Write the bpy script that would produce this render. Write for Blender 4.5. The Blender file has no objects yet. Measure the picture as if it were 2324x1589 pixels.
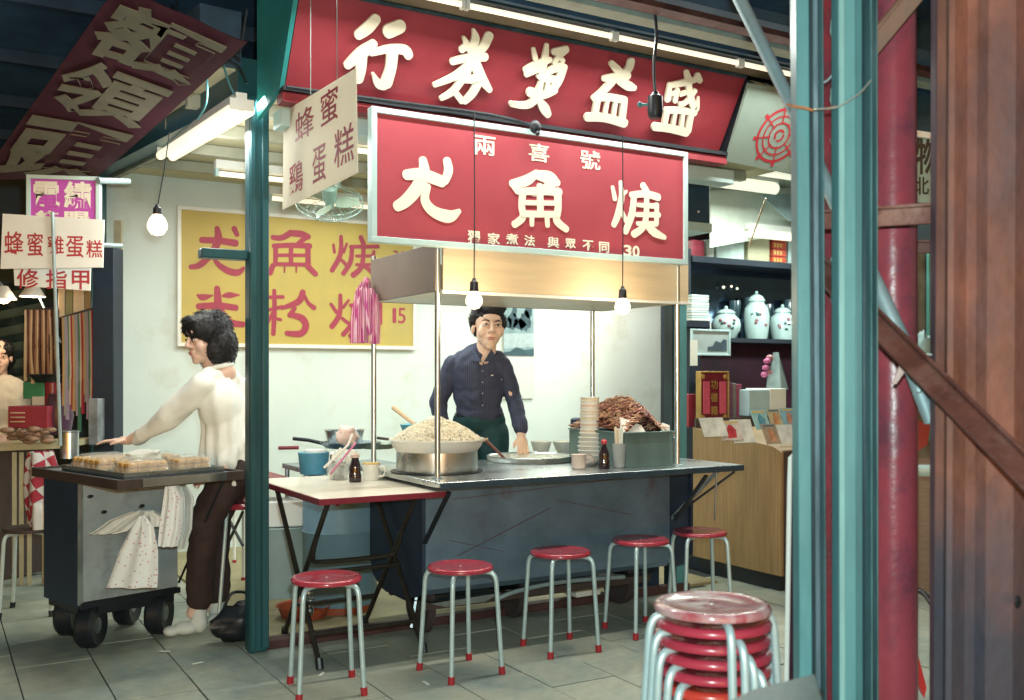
import bpy, bmesh, math, random
from mathutils import Vector, Matrix, Euler, noise
random.seed(7)
R = math.radians
C = bpy.context.scene.collection
SC = bpy.context.scene

# ------------------------------------------------------------------ camera
TH = R(30.3); CO, SI = math.cos(TH), math.sin(TH)
CAM = Vector((-1.99, -4.05, 1.30)); F = 2259.0; CX = 1162.0; HY = 855.0
cam = bpy.data.objects.new('camera', bpy.data.cameras.new('camera'))
C.objects.link(cam); cam.location = CAM; cam.rotation_euler = (R(90), 0, -TH)
cam.data.lens = 36 * F / 2324.0; cam.data.sensor_width = 36; cam.data.shift_y = 60.5 / 2324.0
cam.data.clip_end = 200; cam.data.dof.use_dof = True; cam.data.dof.focus_distance = 5.0; cam.data.dof.aperture_fstop = 3.2; SC.camera = cam

# ------------------------------------------------------------------ world and light
W = bpy.data.worlds.new('World'); SC.world = W; W.use_nodes = True
nt = W.node_tree; bg = nt.nodes['Background']
sky = nt.nodes.new('ShaderNodeTexSky'); sky.sky_type = 'NISHITA'; sky.sun_disc = False
sky.sun_elevation = R(3.0); sky.sun_rotation = R(200)
nt.links.new(sky.outputs[0], bg.inputs[0]); bg.inputs[1].default_value = SKY_S = 0.14

def lamp(name, kind, loc, power, col, size=0.05, size_y=None, target=None):
    d = bpy.data.lights.new(name, kind); d.energy = power; d.color = col
    if kind == 'AREA':
        d.shape = 'RECTANGLE' if size_y else 'SQUARE'; d.size = size
        if size_y: d.size_y = size_y
    else: d.shadow_soft_size = size
    o = bpy.data.objects.new(name, d); C.objects.link(o); o.location = loc
    if target is not None:
        o.rotation_euler = (Vector(target) - Vector(loc)).to_track_quat('-Z', 'Y').to_euler()
    return o
WHITE = (0.98, 1.0, 0.93); COOL = (0.86, 1.0, 0.93); WARM = (1.0, 0.76, 0.50)
# the photographer's flash, mounted on the camera
fl = lamp('camera_flash', 'SPOT', CAM + Vector((0.06, 0.05, 0.12)), 330, (0.78, 1.0, 0.98), 0.03)
fl.data.spot_size = R(95); fl.data.spot_blend = 0.6; fl.rotation_euler = (R(89), 0, -TH)

SC.view_settings.view_transform = 'Standard'; SC.view_settings.look = 'None'
SC.view_settings.gamma = 1; SC.view_settings.exposure = 0.0; SC.view_settings.use_curve_mapping = False
SC.cycles.use_denoising = True; SC.cycles.max_bounces = 7; SC.cycles.transparent_max_bounces = 12
SC.cycles.sample_clamp_indirect = 4.0; SC.cycles.caustics_reflective = False; SC.cycles.caustics_refractive = False

# ------------------------------------------------------------------ helpers
def ray(px, py):
    r = (px - CX) / F; s = (HY - py) / F
    return Vector((r * CO + SI, -r * SI + CO, s))
def at(px, py, x=None, y=None, z=None, Z=None):
    d = ray(px, py)
    if x is not None: t = (x - CAM.x) / d.x
    elif y is not None: t = (y - CAM.y) / d.y
    elif z is not None: t = (z - CAM.z) / d.z
    else: t = Z
    return CAM + d * t
def depth(p):
    v = Vector(p) - CAM
    return v.x * SI + v.y * CO
def px_of(p):
    v = Vector(p) - CAM; Zc = v.x * SI + v.y * CO
    return (CX + (v.x * CO - v.y * SI) / Zc * F, HY - v.z / Zc * F)
def camv(x, y, z=0):           # camera aligned offset -> world vector
    return Vector((x * CO + y * SI, -x * SI + y * CO, z))

class MB:
    def __init__(s): s.v = []; s.f = []
    def add(s, vs, fs):
        n = len(s.v); s.v += [tuple(v) for v in vs]; s.f += [tuple(i + n for i in f) for f in fs]; return s
    def box(s, a, b):
        x0, y0, z0 = (min(a[i], b[i]) for i in range(3)); x1, y1, z1 = (max(a[i], b[i]) for i in range(3))
        return s.add([(x0,y0,z0),(x1,y0,z0),(x1,y1,z0),(x0,y1,z0),(x0,y0,z1),(x1,y0,z1),(x1,y1,z1),(x0,y1,z1)],
              [(0,3,2,1),(4,5,6,7),(0,1,5,4),(1,2,6,5),(2,3,7,6),(3,0,4,7)])
    def cbox(s, c, sz, rot=None):
        n = len(s.v); h = Vector(sz) / 2; s.box(-h, h)
        m = rot if rot is not None else Matrix.Identity(3)
        for i in range(n, len(s.v)): s.v[i] = tuple(m @ Vector(s.v[i]) + Vector(c))
        return s
    def bar(s, p, q, w, h, side=None):
        p, q = Vector(p), Vector(q); d = (q - p).normalized()
        a = Vector(side) if side is not None else (Vector((0,0,1)) if abs(d.z) < .9 else Vector((SI, CO, 0)))
        u = d.cross(a).normalized(); v = u.cross(d).normalized()
        vs = []
        for c in (p, q):
            for i, j in ((-1,-1),(1,-1),(1,1),(-1,1)): vs.append(c + u * (i * w / 2) + v * (j * h / 2))
        return s.add(vs, [(0,1,2,3),(7,6,5,4),(0,4,5,1),(1,5,6,2),(2,6,7,3),(3,7,4,0)])
    def tube(s, pts, r, n=10, cap=True, smooth=0):
        pts = [Vector(p) for p in pts]
        if smooth: pts = catmull(pts, smooth)
        rs = r if isinstance(r, (list, tuple)) else [r] * len(pts)
        if len(rs) != len(pts): rs = [rs[min(len(rs)-1, int(i / (len(pts)-1) * (len(rs)-1) + .5))] for i in range(len(pts))]
        k = len(s.v); up = None; vs = []; fs = []
        for i, p in enumerate(pts):
            d = (pts[min(i+1, len(pts)-1)] - pts[max(i-1, 0)])
            d = d.normalized() if d.length > 1e-9 else Vector((0,0,1))
            if up is None: up = Vector((0,0,1)) if abs(d.z) < .9 else Vector((1,0,0))
            u = d.cross(up)
            u = u.normalized() if u.length > 1e-6 else Vector((1,0,0))
            v = u.cross(d).normalized(); up = v
            for j in range(n):
                a = 2 * math.pi * j / n
                vs.append(p + (u * math.cos(a) + v * math.sin(a)) * rs[i])
        for i in range(len(pts) - 1):
            for j in range(n):
                fs.append((i*n+j, (i+1)*n+j, (i+1)*n+(j+1)%n, i*n+(j+1)%n))
        if cap: fs += [tuple(range(n)), tuple(reversed(range((len(pts)-1)*n, len(pts)*n)))]
        return s.add(vs, fs)
    def lathe(s, prof, c=(0,0,0), n=32, axis=None, sx=1, sy=1):
        vs = []; fs = []; m = axis if axis is not None else Matrix.Identity(3)
        for r, z in prof:
            for j in range(n):
                a = 2 * math.pi * j / n
                vs.append(m @ Vector((r * math.cos(a) * sx, r * math.sin(a) * sy, z)) + Vector(c))
        for i in range(len(prof) - 1):
            for j in range(n): fs.append((i*n+j, i*n+(j+1)%n, (i+1)*n+(j+1)%n, (i+1)*n+j))
        if prof[0][0] > 1e-5: fs.append(tuple(reversed(range(n))))
        if prof[-1][0] > 1e-5: fs.append(tuple(range((len(prof)-1)*n, len(prof)*n)))
        return s.add(vs, fs)
    def slab(s, quad, t, back=True):   # quad of 4 world points, thickness away from the camera
        q = [Vector(p) for p in quad]; nrm = (q[1]-q[0]).cross(q[3]-q[0]).normalized()
        if nrm.dot(CAM - q[0]) < 0: q = q[::-1]; nrm = -nrm
        vs = q + [p - nrm * t for p in q]
        return s.add(vs, [(0,1,2,3),(7,6,5,4),(0,4,5,1),(1,5,6,2),(2,6,7,3),(3,7,4,0)])
    def prism(s, poly, vec):
        n = len(poly); vec = Vector(vec); vs = [Vector(p) for p in poly] + [Vector(p) + vec for p in poly]
        return s.add(vs, [tuple(range(n)), tuple(reversed(range(n, 2*n)))] + [(i, n+i, n+(i+1)%n, (i+1)%n) for i in range(n)])
    def ball(s, c, r, n=12, m=8, sc=(1,1,1), rot=None):
        prof = [(r*math.sin(math.pi*i/m) if 0 < i < m else 0.0, -r*math.cos(math.pi*i/m)) for i in range(m+1)]
        k = len(s.v); s.lathe(prof, n=n)
        rm = rot if rot is not None else Matrix.Identity(3)
        for i in range(k, len(s.v)):
            v = Vector(s.v[i]); v = Vector((v.x*sc[0], v.y*sc[1], v.z*sc[2])); s.v[i] = tuple(rm @ v + Vector(c))
        return s

def catmull(p, k):
    out = []
    for i in range(len(p) - 1):
        a, b, c, d = p[max(i-1,0)], p[i], p[i+1], p[min(i+2, len(p)-1)]
        for j in range(k):
            t = j / k
            out.append(0.5 * ((2*b) + (c-a)*t + (2*a-5*b+4*c-d)*t*t + (3*b-a-3*c+d)*t**3))
    out.append(p[-1]); return out

OFF = {}
def tag(o, label=None, cat=None, group=None, kind=None):
    if label: o['label'] = label
    if cat: o['category'] = cat
    if group: o['group'] = group
    if kind: o['kind'] = kind
    return o
def thing(name, label, cat, loc=(0,0,0), group=None, rz=0, local=False):
    o = bpy.data.objects.new(name, None); C.objects.link(o); o.location = loc; o.rotation_euler = (0,0,rz)
    o.empty_display_size = .1
    OFF[o] = Vector((0,0,0)) if local else Vector(loc)
    return tag(o, label, cat, group)
def finish(me, mat, smooth=None):
    me.materials.append(mat)
    if smooth is not None:
        for p in me.polygons: p.use_smooth = True
        if smooth < 180: me.set_sharp_from_angle(angle=R(smooth))
def obj(name, mb, mat, parent=None, smooth=35, bevel=0, local=False):
    if isinstance(mb, bpy.types.Mesh): me = mb
    else:
        me = bpy.data.meshes.new(name)
        off = Vector((0,0,0))
        if parent is not None: off = OFF.get(parent, Vector((0,0,0)))
        elif not local:
            xs = [v[0] for v in mb.v]; ys = [v[1] for v in mb.v]; zs = [v[2] for v in mb.v]
            off = Vector(((min(xs)+max(xs))/2, (min(ys)+max(ys))/2, min(zs)))
        me.from_pydata([tuple(Vector(v) - off) for v in mb.v], [], mb.f); me.update()
        bm = bmesh.new(); bm.from_mesh(me); bmesh.ops.recalc_face_normals(bm, faces=bm.faces); bm.to_mesh(me); bm.free()
        finish(me, mat, smooth)
    o = bpy.data.objects.new(name, me); C.objects.link(o)
    if parent is not None: o.parent = parent; OFF[o] = OFF.get(parent, Vector((0,0,0)))
    elif not isinstance(mb, bpy.types.Mesh): o.location = off; OFF[o] = off
    if bevel:
        b = o.modifiers.new('bevel', 'BEVEL'); b.width = bevel; b.segments = 2; b.limit_method = 'ANGLE'; b.angle_limit = R(40)
    return o
def single(name, mb, mat, label, cat, group=None, smooth=35, bevel=0):
    return tag(obj(name, mb, mat, None, smooth, bevel), label, cat, group)
def struct(name, mb, mat, parent=None, smooth=35):
    return tag(obj(name, mb, mat, parent, smooth), kind=None if parent else 'structure')
def copy_tree(o, parent=None):
    c = o.copy(); C.objects.link(c)
    if parent is not None: c.parent = parent
    for ch in list(o.children): copy_tree(ch, c)
    return c

# ------------------------------------------------------------------ materials
def M(name, col, rough=.6, metal=0, var=.12, scale=6, bump=0, bscale=80, spec=.5, trans=0, alpha=1,
      dirt=None, dscale=3, dlo=.5, dhi=.65, stretch=(1,1,1), coat=0, sss=0, ior=1.45, obj_rand=0, world=False):
    m = bpy.data.materials.new(name); m.use_nodes = True; t = m.node_tree; N = t.nodes; Lk = t.links
    b = N['Principled BSDF']
    tc = N.new('ShaderNodeTexCoord'); mp = N.new('ShaderNodeMapping'); mp.inputs['Scale'].default_value = stretch
    if world:
        geo = N.new('ShaderNodeNewGeometry'); Lk.new(geo.outputs['Position'], mp.inputs[0])
    else: Lk.new(tc.outputs['Object'], mp.inputs[0])
    if obj_rand:
        oj = N.new('ShaderNodeObjectInfo'); om = N.new('ShaderNodeMath'); om.operation = 'MULTIPLY'; om.inputs[1].default_value = 37
        Lk.new(oj.outputs['Random'], om.inputs[0]); Lk.new(om.outputs[0], mp.inputs['Location'])
    nz = N.new('ShaderNodeTexNoise'); nz.inputs['Scale'].default_value = scale; nz.inputs['Detail'].default_value = 8
    nz.inputs['Roughness'].default_value = .65; Lk.new(mp.outputs[0], nz.inputs['Vector'])
    rp = N.new('ShaderNodeValToRGB'); rp.color_ramp.elements[0].position = .3; rp.color_ramp.elements[1].position = .72
    lo = [max(0, c * (1 - var)) for c in col]; hi = [min(1, c * (1 + var)) for c in col]
    rp.color_ramp.elements[0].color = (*lo, 1); rp.color_ramp.elements[1].color = (*hi, 1)
    Lk.new(nz.outputs[0], rp.inputs[0]); out = rp.outputs[0]
    if dirt:
        n2 = N.new('ShaderNodeTexNoise'); n2.inputs['Scale'].default_value = dscale; n2.inputs['Detail'].default_value = 10
        n2.inputs['Roughness'].default_value = .7; Lk.new(mp.outputs[0], n2.inputs['Vector'])
        r2 = N.new('ShaderNodeValToRGB'); r2.color_ramp.elements[0].position = dlo; r2.color_ramp.elements[1].position = dhi
        Lk.new(n2.outputs[0], r2.inputs[0])
        mx = N.new('ShaderNodeMix'); mx.data_type = 'RGBA'; Lk.new(r2.outputs[0], mx.inputs[0])
        Lk.new(out, mx.inputs[6]); mx.inputs[7].default_value = (*dirt, 1); out = mx.outputs[2]
    if obj_rand:
        oi = N.new('ShaderNodeObjectInfo'); mr = N.new('ShaderNodeMapRange')
        mr.inputs[3].default_value = 1 - obj_rand; mr.inputs[4].default_value = 1 + obj_rand
        Lk.new(oi.outputs['Random'], mr.inputs[0]); hs = N.new('ShaderNodeHueSaturation')
        Lk.new(mr.outputs[0], hs.inputs['Value']); Lk.new(out, hs.inputs['Color']); out = hs.outputs[0]
    Lk.new(out, b.inputs['Base Color'])
    rr = N.new('ShaderNodeMapRange'); rr.inputs[3].default_value = max(0, rough - .1); rr.inputs[4].default_value = min(1, rough + .12)
    Lk.new(nz.outputs[0], rr.inputs[0]); Lk.new(rr.outputs[0], b.inputs['Roughness'])
    b.inputs['Metallic'].default_value = metal; b.inputs['Specular IOR Level'].default_value = spec
    b.inputs['Transmission Weight'].default_value = trans; b.inputs['Alpha'].default_value = alpha
    b.inputs['Coat Weight'].default_value = coat; b.inputs['IOR'].default_value = ior
    if sss:
        b.inputs['Subsurface Weight'].default_value = sss; b.inputs['Subsurface Radius'].default_value = (.02, .008, .004)
    if bump:
        n3 = N.new('ShaderNodeTexNoise'); n3.inputs['Scale'].default_value = bscale; n3.inputs['Detail'].default_value = 6
        Lk.new(mp.outputs[0], n3.inputs['Vector']); bp = N.new('ShaderNodeBump'); bp.inputs['Strength'].default_value = bump
        bp.inputs['Distance'].default_value = .01; Lk.new(n3.outputs[0], bp.inputs['Height']); Lk.new(bp.outputs[0], b.inputs['Normal'])
    return m
def EM(name, col, s):
    m = bpy.data.materials.new(name); m.use_nodes = True; b = m.node_tree.nodes['Principled BSDF']
    b.inputs['Base Color'].default_value = (*[min(1, c) for c in col], 1)
    b.inputs['Emission Color'].default_value = (*col, 1); b.inputs['Emission Strength'].default_value = s
    return m

m_wall = M('wall_paint', (.70,.78,.74), .75, var=.05, scale=2, bump=.08, bscale=30, dirt=(.54,.55,.42), dscale=1.6, dlo=.55, dhi=.80)
m_teal = M('teal_paint', (.018,.085,.10), .35, var=.25, scale=5, bump=.15, bscale=25, stretch=(1,1,.25), dirt=(.02,.09,.11), dscale=4, dlo=.52, dhi=.7)
m_tealL = M('light_teal_paint', (.095,.27,.295), .38, var=.18, scale=6, bump=.2, bscale=25, stretch=(1,1,.25), dirt=(.05,.20,.22), dscale=5, dlo=.52, dhi=.72)
m_tealD = M('dark_channel', (.018,.040,.048), .4, var=.4, scale=9, bump=.2, bscale=30, stretch=(1,1,.2), dirt=(.10,.13,.15), dscale=7, dlo=.55, dhi=.75)
m_navy = M('dark_navy', (.035,.075,.125), .6, var=.4, scale=3, bump=.1)
m_navyD = M('deep_navy', (.012,.024,.040), .55, var=.4, scale=3, bump=.1)
m_roof = M('roof_sheet', (.08,.16,.26), .7, var=.5, scale=2, bump=.1)
m_red = M('sign_red', (.37,.055,.075), .5, var=.10, scale=2.2, bump=.03, dirt=(.40,.085,.10), dscale=1.2, dlo=.5, dhi=.75)
m_red2 = M('shop_red', (.28,.036,.050), .42, var=.15, scale=2.2, bump=.03, dirt=(.40,.075,.09), dscale=1.6, dlo=.56, dhi=.8)
m_cream = M('cream_letter', (.80,.76,.62), .6, var=.05, scale=5)
m_letred = M('letter_red', (.44,.035,.05), .5, var=.08, scale=8)
m_letcrim = M('letter_crimson', (.38,.05,.085), .55, var=.15, scale=20)
m_frame = M('pale_frame', (.50,.68,.68), .4, var=.1, scale=5, metal=.15)
m_yel = M('sign_yellow', (.55,.41,.11), .55, var=.06, scale=3, dirt=(.48,.38,.12), dscale=2)
m_steel = M('stainless', (.60,.64,.64), .28, metal=1, var=.12, scale=4, stretch=(1,1,.2), bump=.03, bscale=150)
m_steelD = M('dull_steel', (.36,.42,.45), .42, metal=1, var=.2, scale=5, bump=.05, bscale=60, dirt=(.18,.22,.25), dscale=3)
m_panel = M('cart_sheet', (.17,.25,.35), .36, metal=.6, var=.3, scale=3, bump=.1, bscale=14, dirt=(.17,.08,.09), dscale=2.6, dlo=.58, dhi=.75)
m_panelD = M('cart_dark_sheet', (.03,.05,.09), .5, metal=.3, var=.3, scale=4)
m_chrome = M('tube_metal', (.50,.64,.66), .34, metal=.35, var=.1, scale=20, bump=.02)
m_seat = M('stool_red', (.38,.035,.06), .22, var=.14, scale=10, coat=.5, dirt=(.50,.12,.14), dscale=11, dlo=.58, dhi=.70, obj_rand=.10)
m_seatw = M('worn_red', (.36,.02,.035), .16, var=.2, scale=6, coat=.6, dirt=(.58,.42,.42), dscale=4.5, dlo=.42, dhi=.66, stretch=(1,2.4,1))  # pale swirl: worn paint with a reflection put into the colour
m_cap = M('red_rubber', (.40,.02,.03), .6, var=.1)
m_tile = M('floor_tile', (.40,.41,.32), .5, var=.2, scale=5, bump=.15, bscale=70, dirt=(.17,.23,.22), dscale=1.3, dlo=.46, dhi=.66, obj_rand=0, world=True)
m_joint = M('tile_joint', (.035,.042,.04), .9, var=.3)
m_bfloor = M('booth_floor', (.34,.29,.16), .6, var=.2, scale=5, bump=.1)
m_wood = M('wood_ply', (.30,.19,.085), .55, var=.22, scale=10, stretch=(6,6,.35), bump=.05, bscale=40)
m_woodD = M('dark_wood', (.06,.04,.035), .6, var=.3, scale=8, stretch=(1,1,.3))
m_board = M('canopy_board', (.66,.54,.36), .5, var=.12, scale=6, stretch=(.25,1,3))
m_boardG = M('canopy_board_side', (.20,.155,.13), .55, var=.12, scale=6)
m_white = M('white_plastic', (.84,.84,.78), .4, var=.05, scale=8)
m_whiteL = M('laminate', (.80,.74,.62), .3, var=.04, scale=4, coat=.2)
m_rim = M('table_rim', (.20,.02,.035), .4, var=.2)
m_blk = M('black_plastic', (.012,.016,.022), .4, var=.2)
m_legD = M('brown_tube', (.055,.05,.042), .35, metal=.6, var=.3, scale=10)
m_rust = M('rust', (.20,.075,.05), .7, var=.5, scale=7, bump=.3, bscale=45, stretch=(1,1,.55), dirt=(.12,.075,.085), dscale=2.2, dlo=.42, dhi=.68)
m_rustD = M('rust_brace', (.11,.036,.026), .62, var=.45, scale=9, bump=.35, bscale=50, dirt=(.16,.075,.06), dscale=6)
m_pipe = M('red_pipe', (.38,.06,.08), .3, var=.2, scale=6, bump=.25, bscale=22, coat=.3, dirt=(.15,.04,.06), dscale=3, dlo=.44, dhi=.62)
m_grey = M('galvanised', (.34,.44,.46), .45, metal=.4, var=.15, scale=8, bump=.1)
m_glass = M('clear_glass', (.9,.95,.95), .05, trans=1, var=0)
m_film = M('clear_film', (.85,.9,.88), .10, alpha=.24, var=.1, bump=.6, bscale=35)
m_skin = M('skin', (.80,.57,.44), .5, var=.06, scale=10, sss=.08)
m_skinW = M('skin_pale', (.75,.52,.42), .5, var=.05, scale=10, sss=.08)
m_hair = M('black_hair', (.010,.010,.013), .55, var=.4, scale=30, bump=.4, bscale=120, stretch=(1,1,.25))
m_tube = EM('lit_tube', (1.0,.90,.68), 1.0)
m_tubeC = EM('lit_tube_cool', (.84,.86,.68), 1.0)
m_bulb = EM('lit_bulb', (1.0,.80,.58), 2.2)
m_orange = M('orange_paint', (.34,.07,.03), .5, var=.25, scale=6, bump=.1)
m_drum = M('drum_blue', (.16,.28,.36), .45, var=.14, scale=4, bump=.08, bscale=18, dirt=(.17,.16,.19), dscale=3, dlo=.6, dhi=.75)
m_paper = M('paper', (.72,.72,.64), .7, var=.06)
m_pink = M('pink_print', (.62,.20,.36), .5, var=.25, scale=14)
m_card = M('lit_card', (.86,.84,.76), .6, var=.03, scale=6)
_n = m_card.node_tree; _t = _n.nodes.new('ShaderNodeBsdfTranslucent'); _t.inputs[0].default_value = (1,.96,.84,1); _x = _n.nodes.new('ShaderNodeMixShader'); _x.inputs[0].default_value = .45
_o = _n.nodes['Material Output']; _n.links.new(_n.nodes['Principled BSDF'].outputs[0], _x.inputs[1]); _n.links.new(_t.outputs[0], _x.inputs[2]); _n.links.new(_x.outputs[0], _o.inputs[0])
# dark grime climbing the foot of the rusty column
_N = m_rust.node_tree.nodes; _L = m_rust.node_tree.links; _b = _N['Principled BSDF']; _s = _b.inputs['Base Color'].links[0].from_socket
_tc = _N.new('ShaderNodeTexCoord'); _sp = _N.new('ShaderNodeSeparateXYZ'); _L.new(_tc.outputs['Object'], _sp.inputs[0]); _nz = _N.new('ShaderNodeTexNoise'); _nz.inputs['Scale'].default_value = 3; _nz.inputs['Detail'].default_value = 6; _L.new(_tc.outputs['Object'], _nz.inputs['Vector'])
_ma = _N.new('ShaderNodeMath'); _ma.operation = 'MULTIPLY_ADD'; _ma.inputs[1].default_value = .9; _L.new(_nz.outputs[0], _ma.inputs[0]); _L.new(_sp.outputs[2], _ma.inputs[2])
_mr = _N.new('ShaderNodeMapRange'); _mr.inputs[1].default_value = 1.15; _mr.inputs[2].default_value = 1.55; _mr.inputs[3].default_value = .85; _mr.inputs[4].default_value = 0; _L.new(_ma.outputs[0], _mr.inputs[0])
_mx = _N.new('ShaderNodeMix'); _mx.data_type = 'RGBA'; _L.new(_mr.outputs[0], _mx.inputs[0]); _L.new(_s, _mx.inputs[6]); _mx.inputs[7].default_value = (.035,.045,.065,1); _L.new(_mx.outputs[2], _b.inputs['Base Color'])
# ------------------------------------------------------------------ lettering
class Plane:
    def __init__(s, o, ex, ey):
        s.o = Vector(o); s.ex = Vector(ex).normalized(); s.ey = Vector(ey).normalized()
        s.n = s.ex.cross(s.ey).normalized()
        if s.n.dot(CAM - s.o) < 0: s.n = -s.n
    def P(s, a, b, w=0): return s.o + s.ex * a + s.ey * b + s.n * w
    def hit(s, px, py):
        d = ray(px, py); t = (s.o - CAM).dot(s.n) / d.dot(s.n); q = CAM + d * t - s.o
        g = s.ex.dot(s.ey); a, b = q.dot(s.ex), q.dot(s.ey)
        k = 1 - g * g
        return ((a - g * b) / k, (b - g * a) / k)
    def rect(s, l, t, r, b):
        cy = (t + b) / 2; cx = (l + r) / 2
        return (s.hit(l, cy)[0], s.hit(r, cy)[0], s.hit(cx, b)[1], s.hit(cx, t)[1])
_gl = {}
def glyph(txt, off):
    k = (txt, off)
    if k in _gl: return _gl[k]
    cu = bpy.data.curves.new('t', 'FONT'); cu.body = txt; cu.size = 1; cu.offset = off; cu.extrude = 1; cu.resolution_u = 3
    o = bpy.data.objects.new('t', cu); C.objects.link(o); dg = bpy.context.evaluated_depsgraph_get(); dg.update()
    me = bpy.data.meshes.new_from_object(o.evaluated_get(dg))
    vs = [v.co.copy() for v in me.vertices]; fs = [tuple(p.vertices) for p in me.polygons]
    bpy.data.objects.remove(o); bpy.data.curves.remove(cu); bpy.data.meshes.remove(me)
    xs = [v.x for v in vs]; ys = [v.y for v in vs]; x0, x1, y0, y1 = min(xs), max(xs), min(ys), max(ys)
    _gl[k] = ([((v.x-x0)/(x1-x0), (v.y-y0)/(y1-y0), (v.z+1)/2) for v in vs], fs); return _gl[k]
def text_into(mb, txt, pl, rect, thick=.003, off=.02, lift=.0005, skew=0):
    a0, a1, b0, b1 = rect; vs, fs = glyph(txt, off)
    mb.add([pl.P(a0 + (a1-a0)*u + skew*(v-.5)*(b1-b0), b0 + (b1-b0)*v, lift + thick*w) for u, v, w in vs], fs)
def row_text(mb, txt, pl, boxes, **k):
    for ch, b in zip(txt, boxes): text_into(mb, ch, pl, pl.rect(*b), **k)
def row_parts(txt, pl, boxes, mat, parent, **k):
    for ch, b in zip(txt, boxes):
        m = MB(); text_into(m, ch, pl, pl.rect(*b), **k); obj('character', m, mat, parent)
def strokes_into(mb, pl, strokes, ox, oy, sc, thick=.01, lift=.001, wk=1.0):
    """brush strokes given in photograph pixels, laid on the sign's plane"""
    for si, st in enumerate(strokes):
        pts = []
        for x, y, w in st:
            px, py = (ox + x / sc) / 1.0327, (oy + y / sc) / 1.0327
            a, b = pl.hit(px, py); Z = depth(pl.P(a, b))
            pts.append(Vector((a, b, w / sc / 1.0327 * Z / F * .5 * wk)))
        p = catmull(pts, 6) if len(pts) > 2 else [pts[0].lerp(pts[1], i/6) for i in range(7)]
        L = []; Rr = []
        ws = [max(q.z, .0012) for q in p]
        dirs = []
        for i, q in enumerate(p):
            d = Vector((p[min(i+1,len(p)-1)].x - p[max(i-1,0)].x, p[min(i+1,len(p)-1)].y - p[max(i-1,0)].y))
            dirs.append(d.normalized() if d.length > 1e-7 else Vector((1,0)))
        for q, d, w in zip(p, dirs, ws):
            L.append((q.x - d.y*w, q.y + d.x*w)); Rr.append((q.x + d.y*w, q.y - d.x*w))
        def cap(q, d, w, sgn):
            out = []
            for j in range(1, 6):
                a = math.pi * j / 6; c, s_ = math.cos(a), math.sin(a)
                # from left side round the tip to the right side
                out.append((q.x - d.y*w*c + d.x*w*s_*sgn*.85, q.y + d.x*w*c + d.y*w*s_*sgn*.85))
            return out
        end = cap(p[-1], dirs[-1], ws[-1], 1); start = cap(p[0], dirs[0], ws[0], -1)[::-1]
        z1 = lift + thick + si * .00035
        n = len(p)
        top = [pl.P(a, b, z1) for a, b in L] + [pl.P(a, b, z1) for a, b in Rr]
        bot = [pl.P(a, b, lift) for a, b in L] + [pl.P(a, b, lift) for a, b in Rr]
        fs = [(i, i+1, n+i+1, n+i) for i in range(n-1)]
        fs += [(2*n+i, 2*n+i+1, i+1, i) for i in range(n-1)] + [(n+i, n+i+1, 3*n+i+1, 3*n+i) for i in range(n-1)]
        mb.add(top + bot, fs)
        for capp, l, r in ((end, L[-1], Rr[-1]), (start[::-1], L[0], Rr[0])):
            ring = [l] + capp + [r]; m = len(ring)
            mb.add([pl.P(a, b, z1) for a, b in ring] + [pl.P(a, b, lift) for a, b in ring],
                   [tuple(range(m))] + [(i, i+1, m+i+1, m+i) for i in range(m-1)])
S2 = (560, 0, 2.837); S3 = (1120, 0, 2.563); S6 = (400, 420, 2.943)
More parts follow.
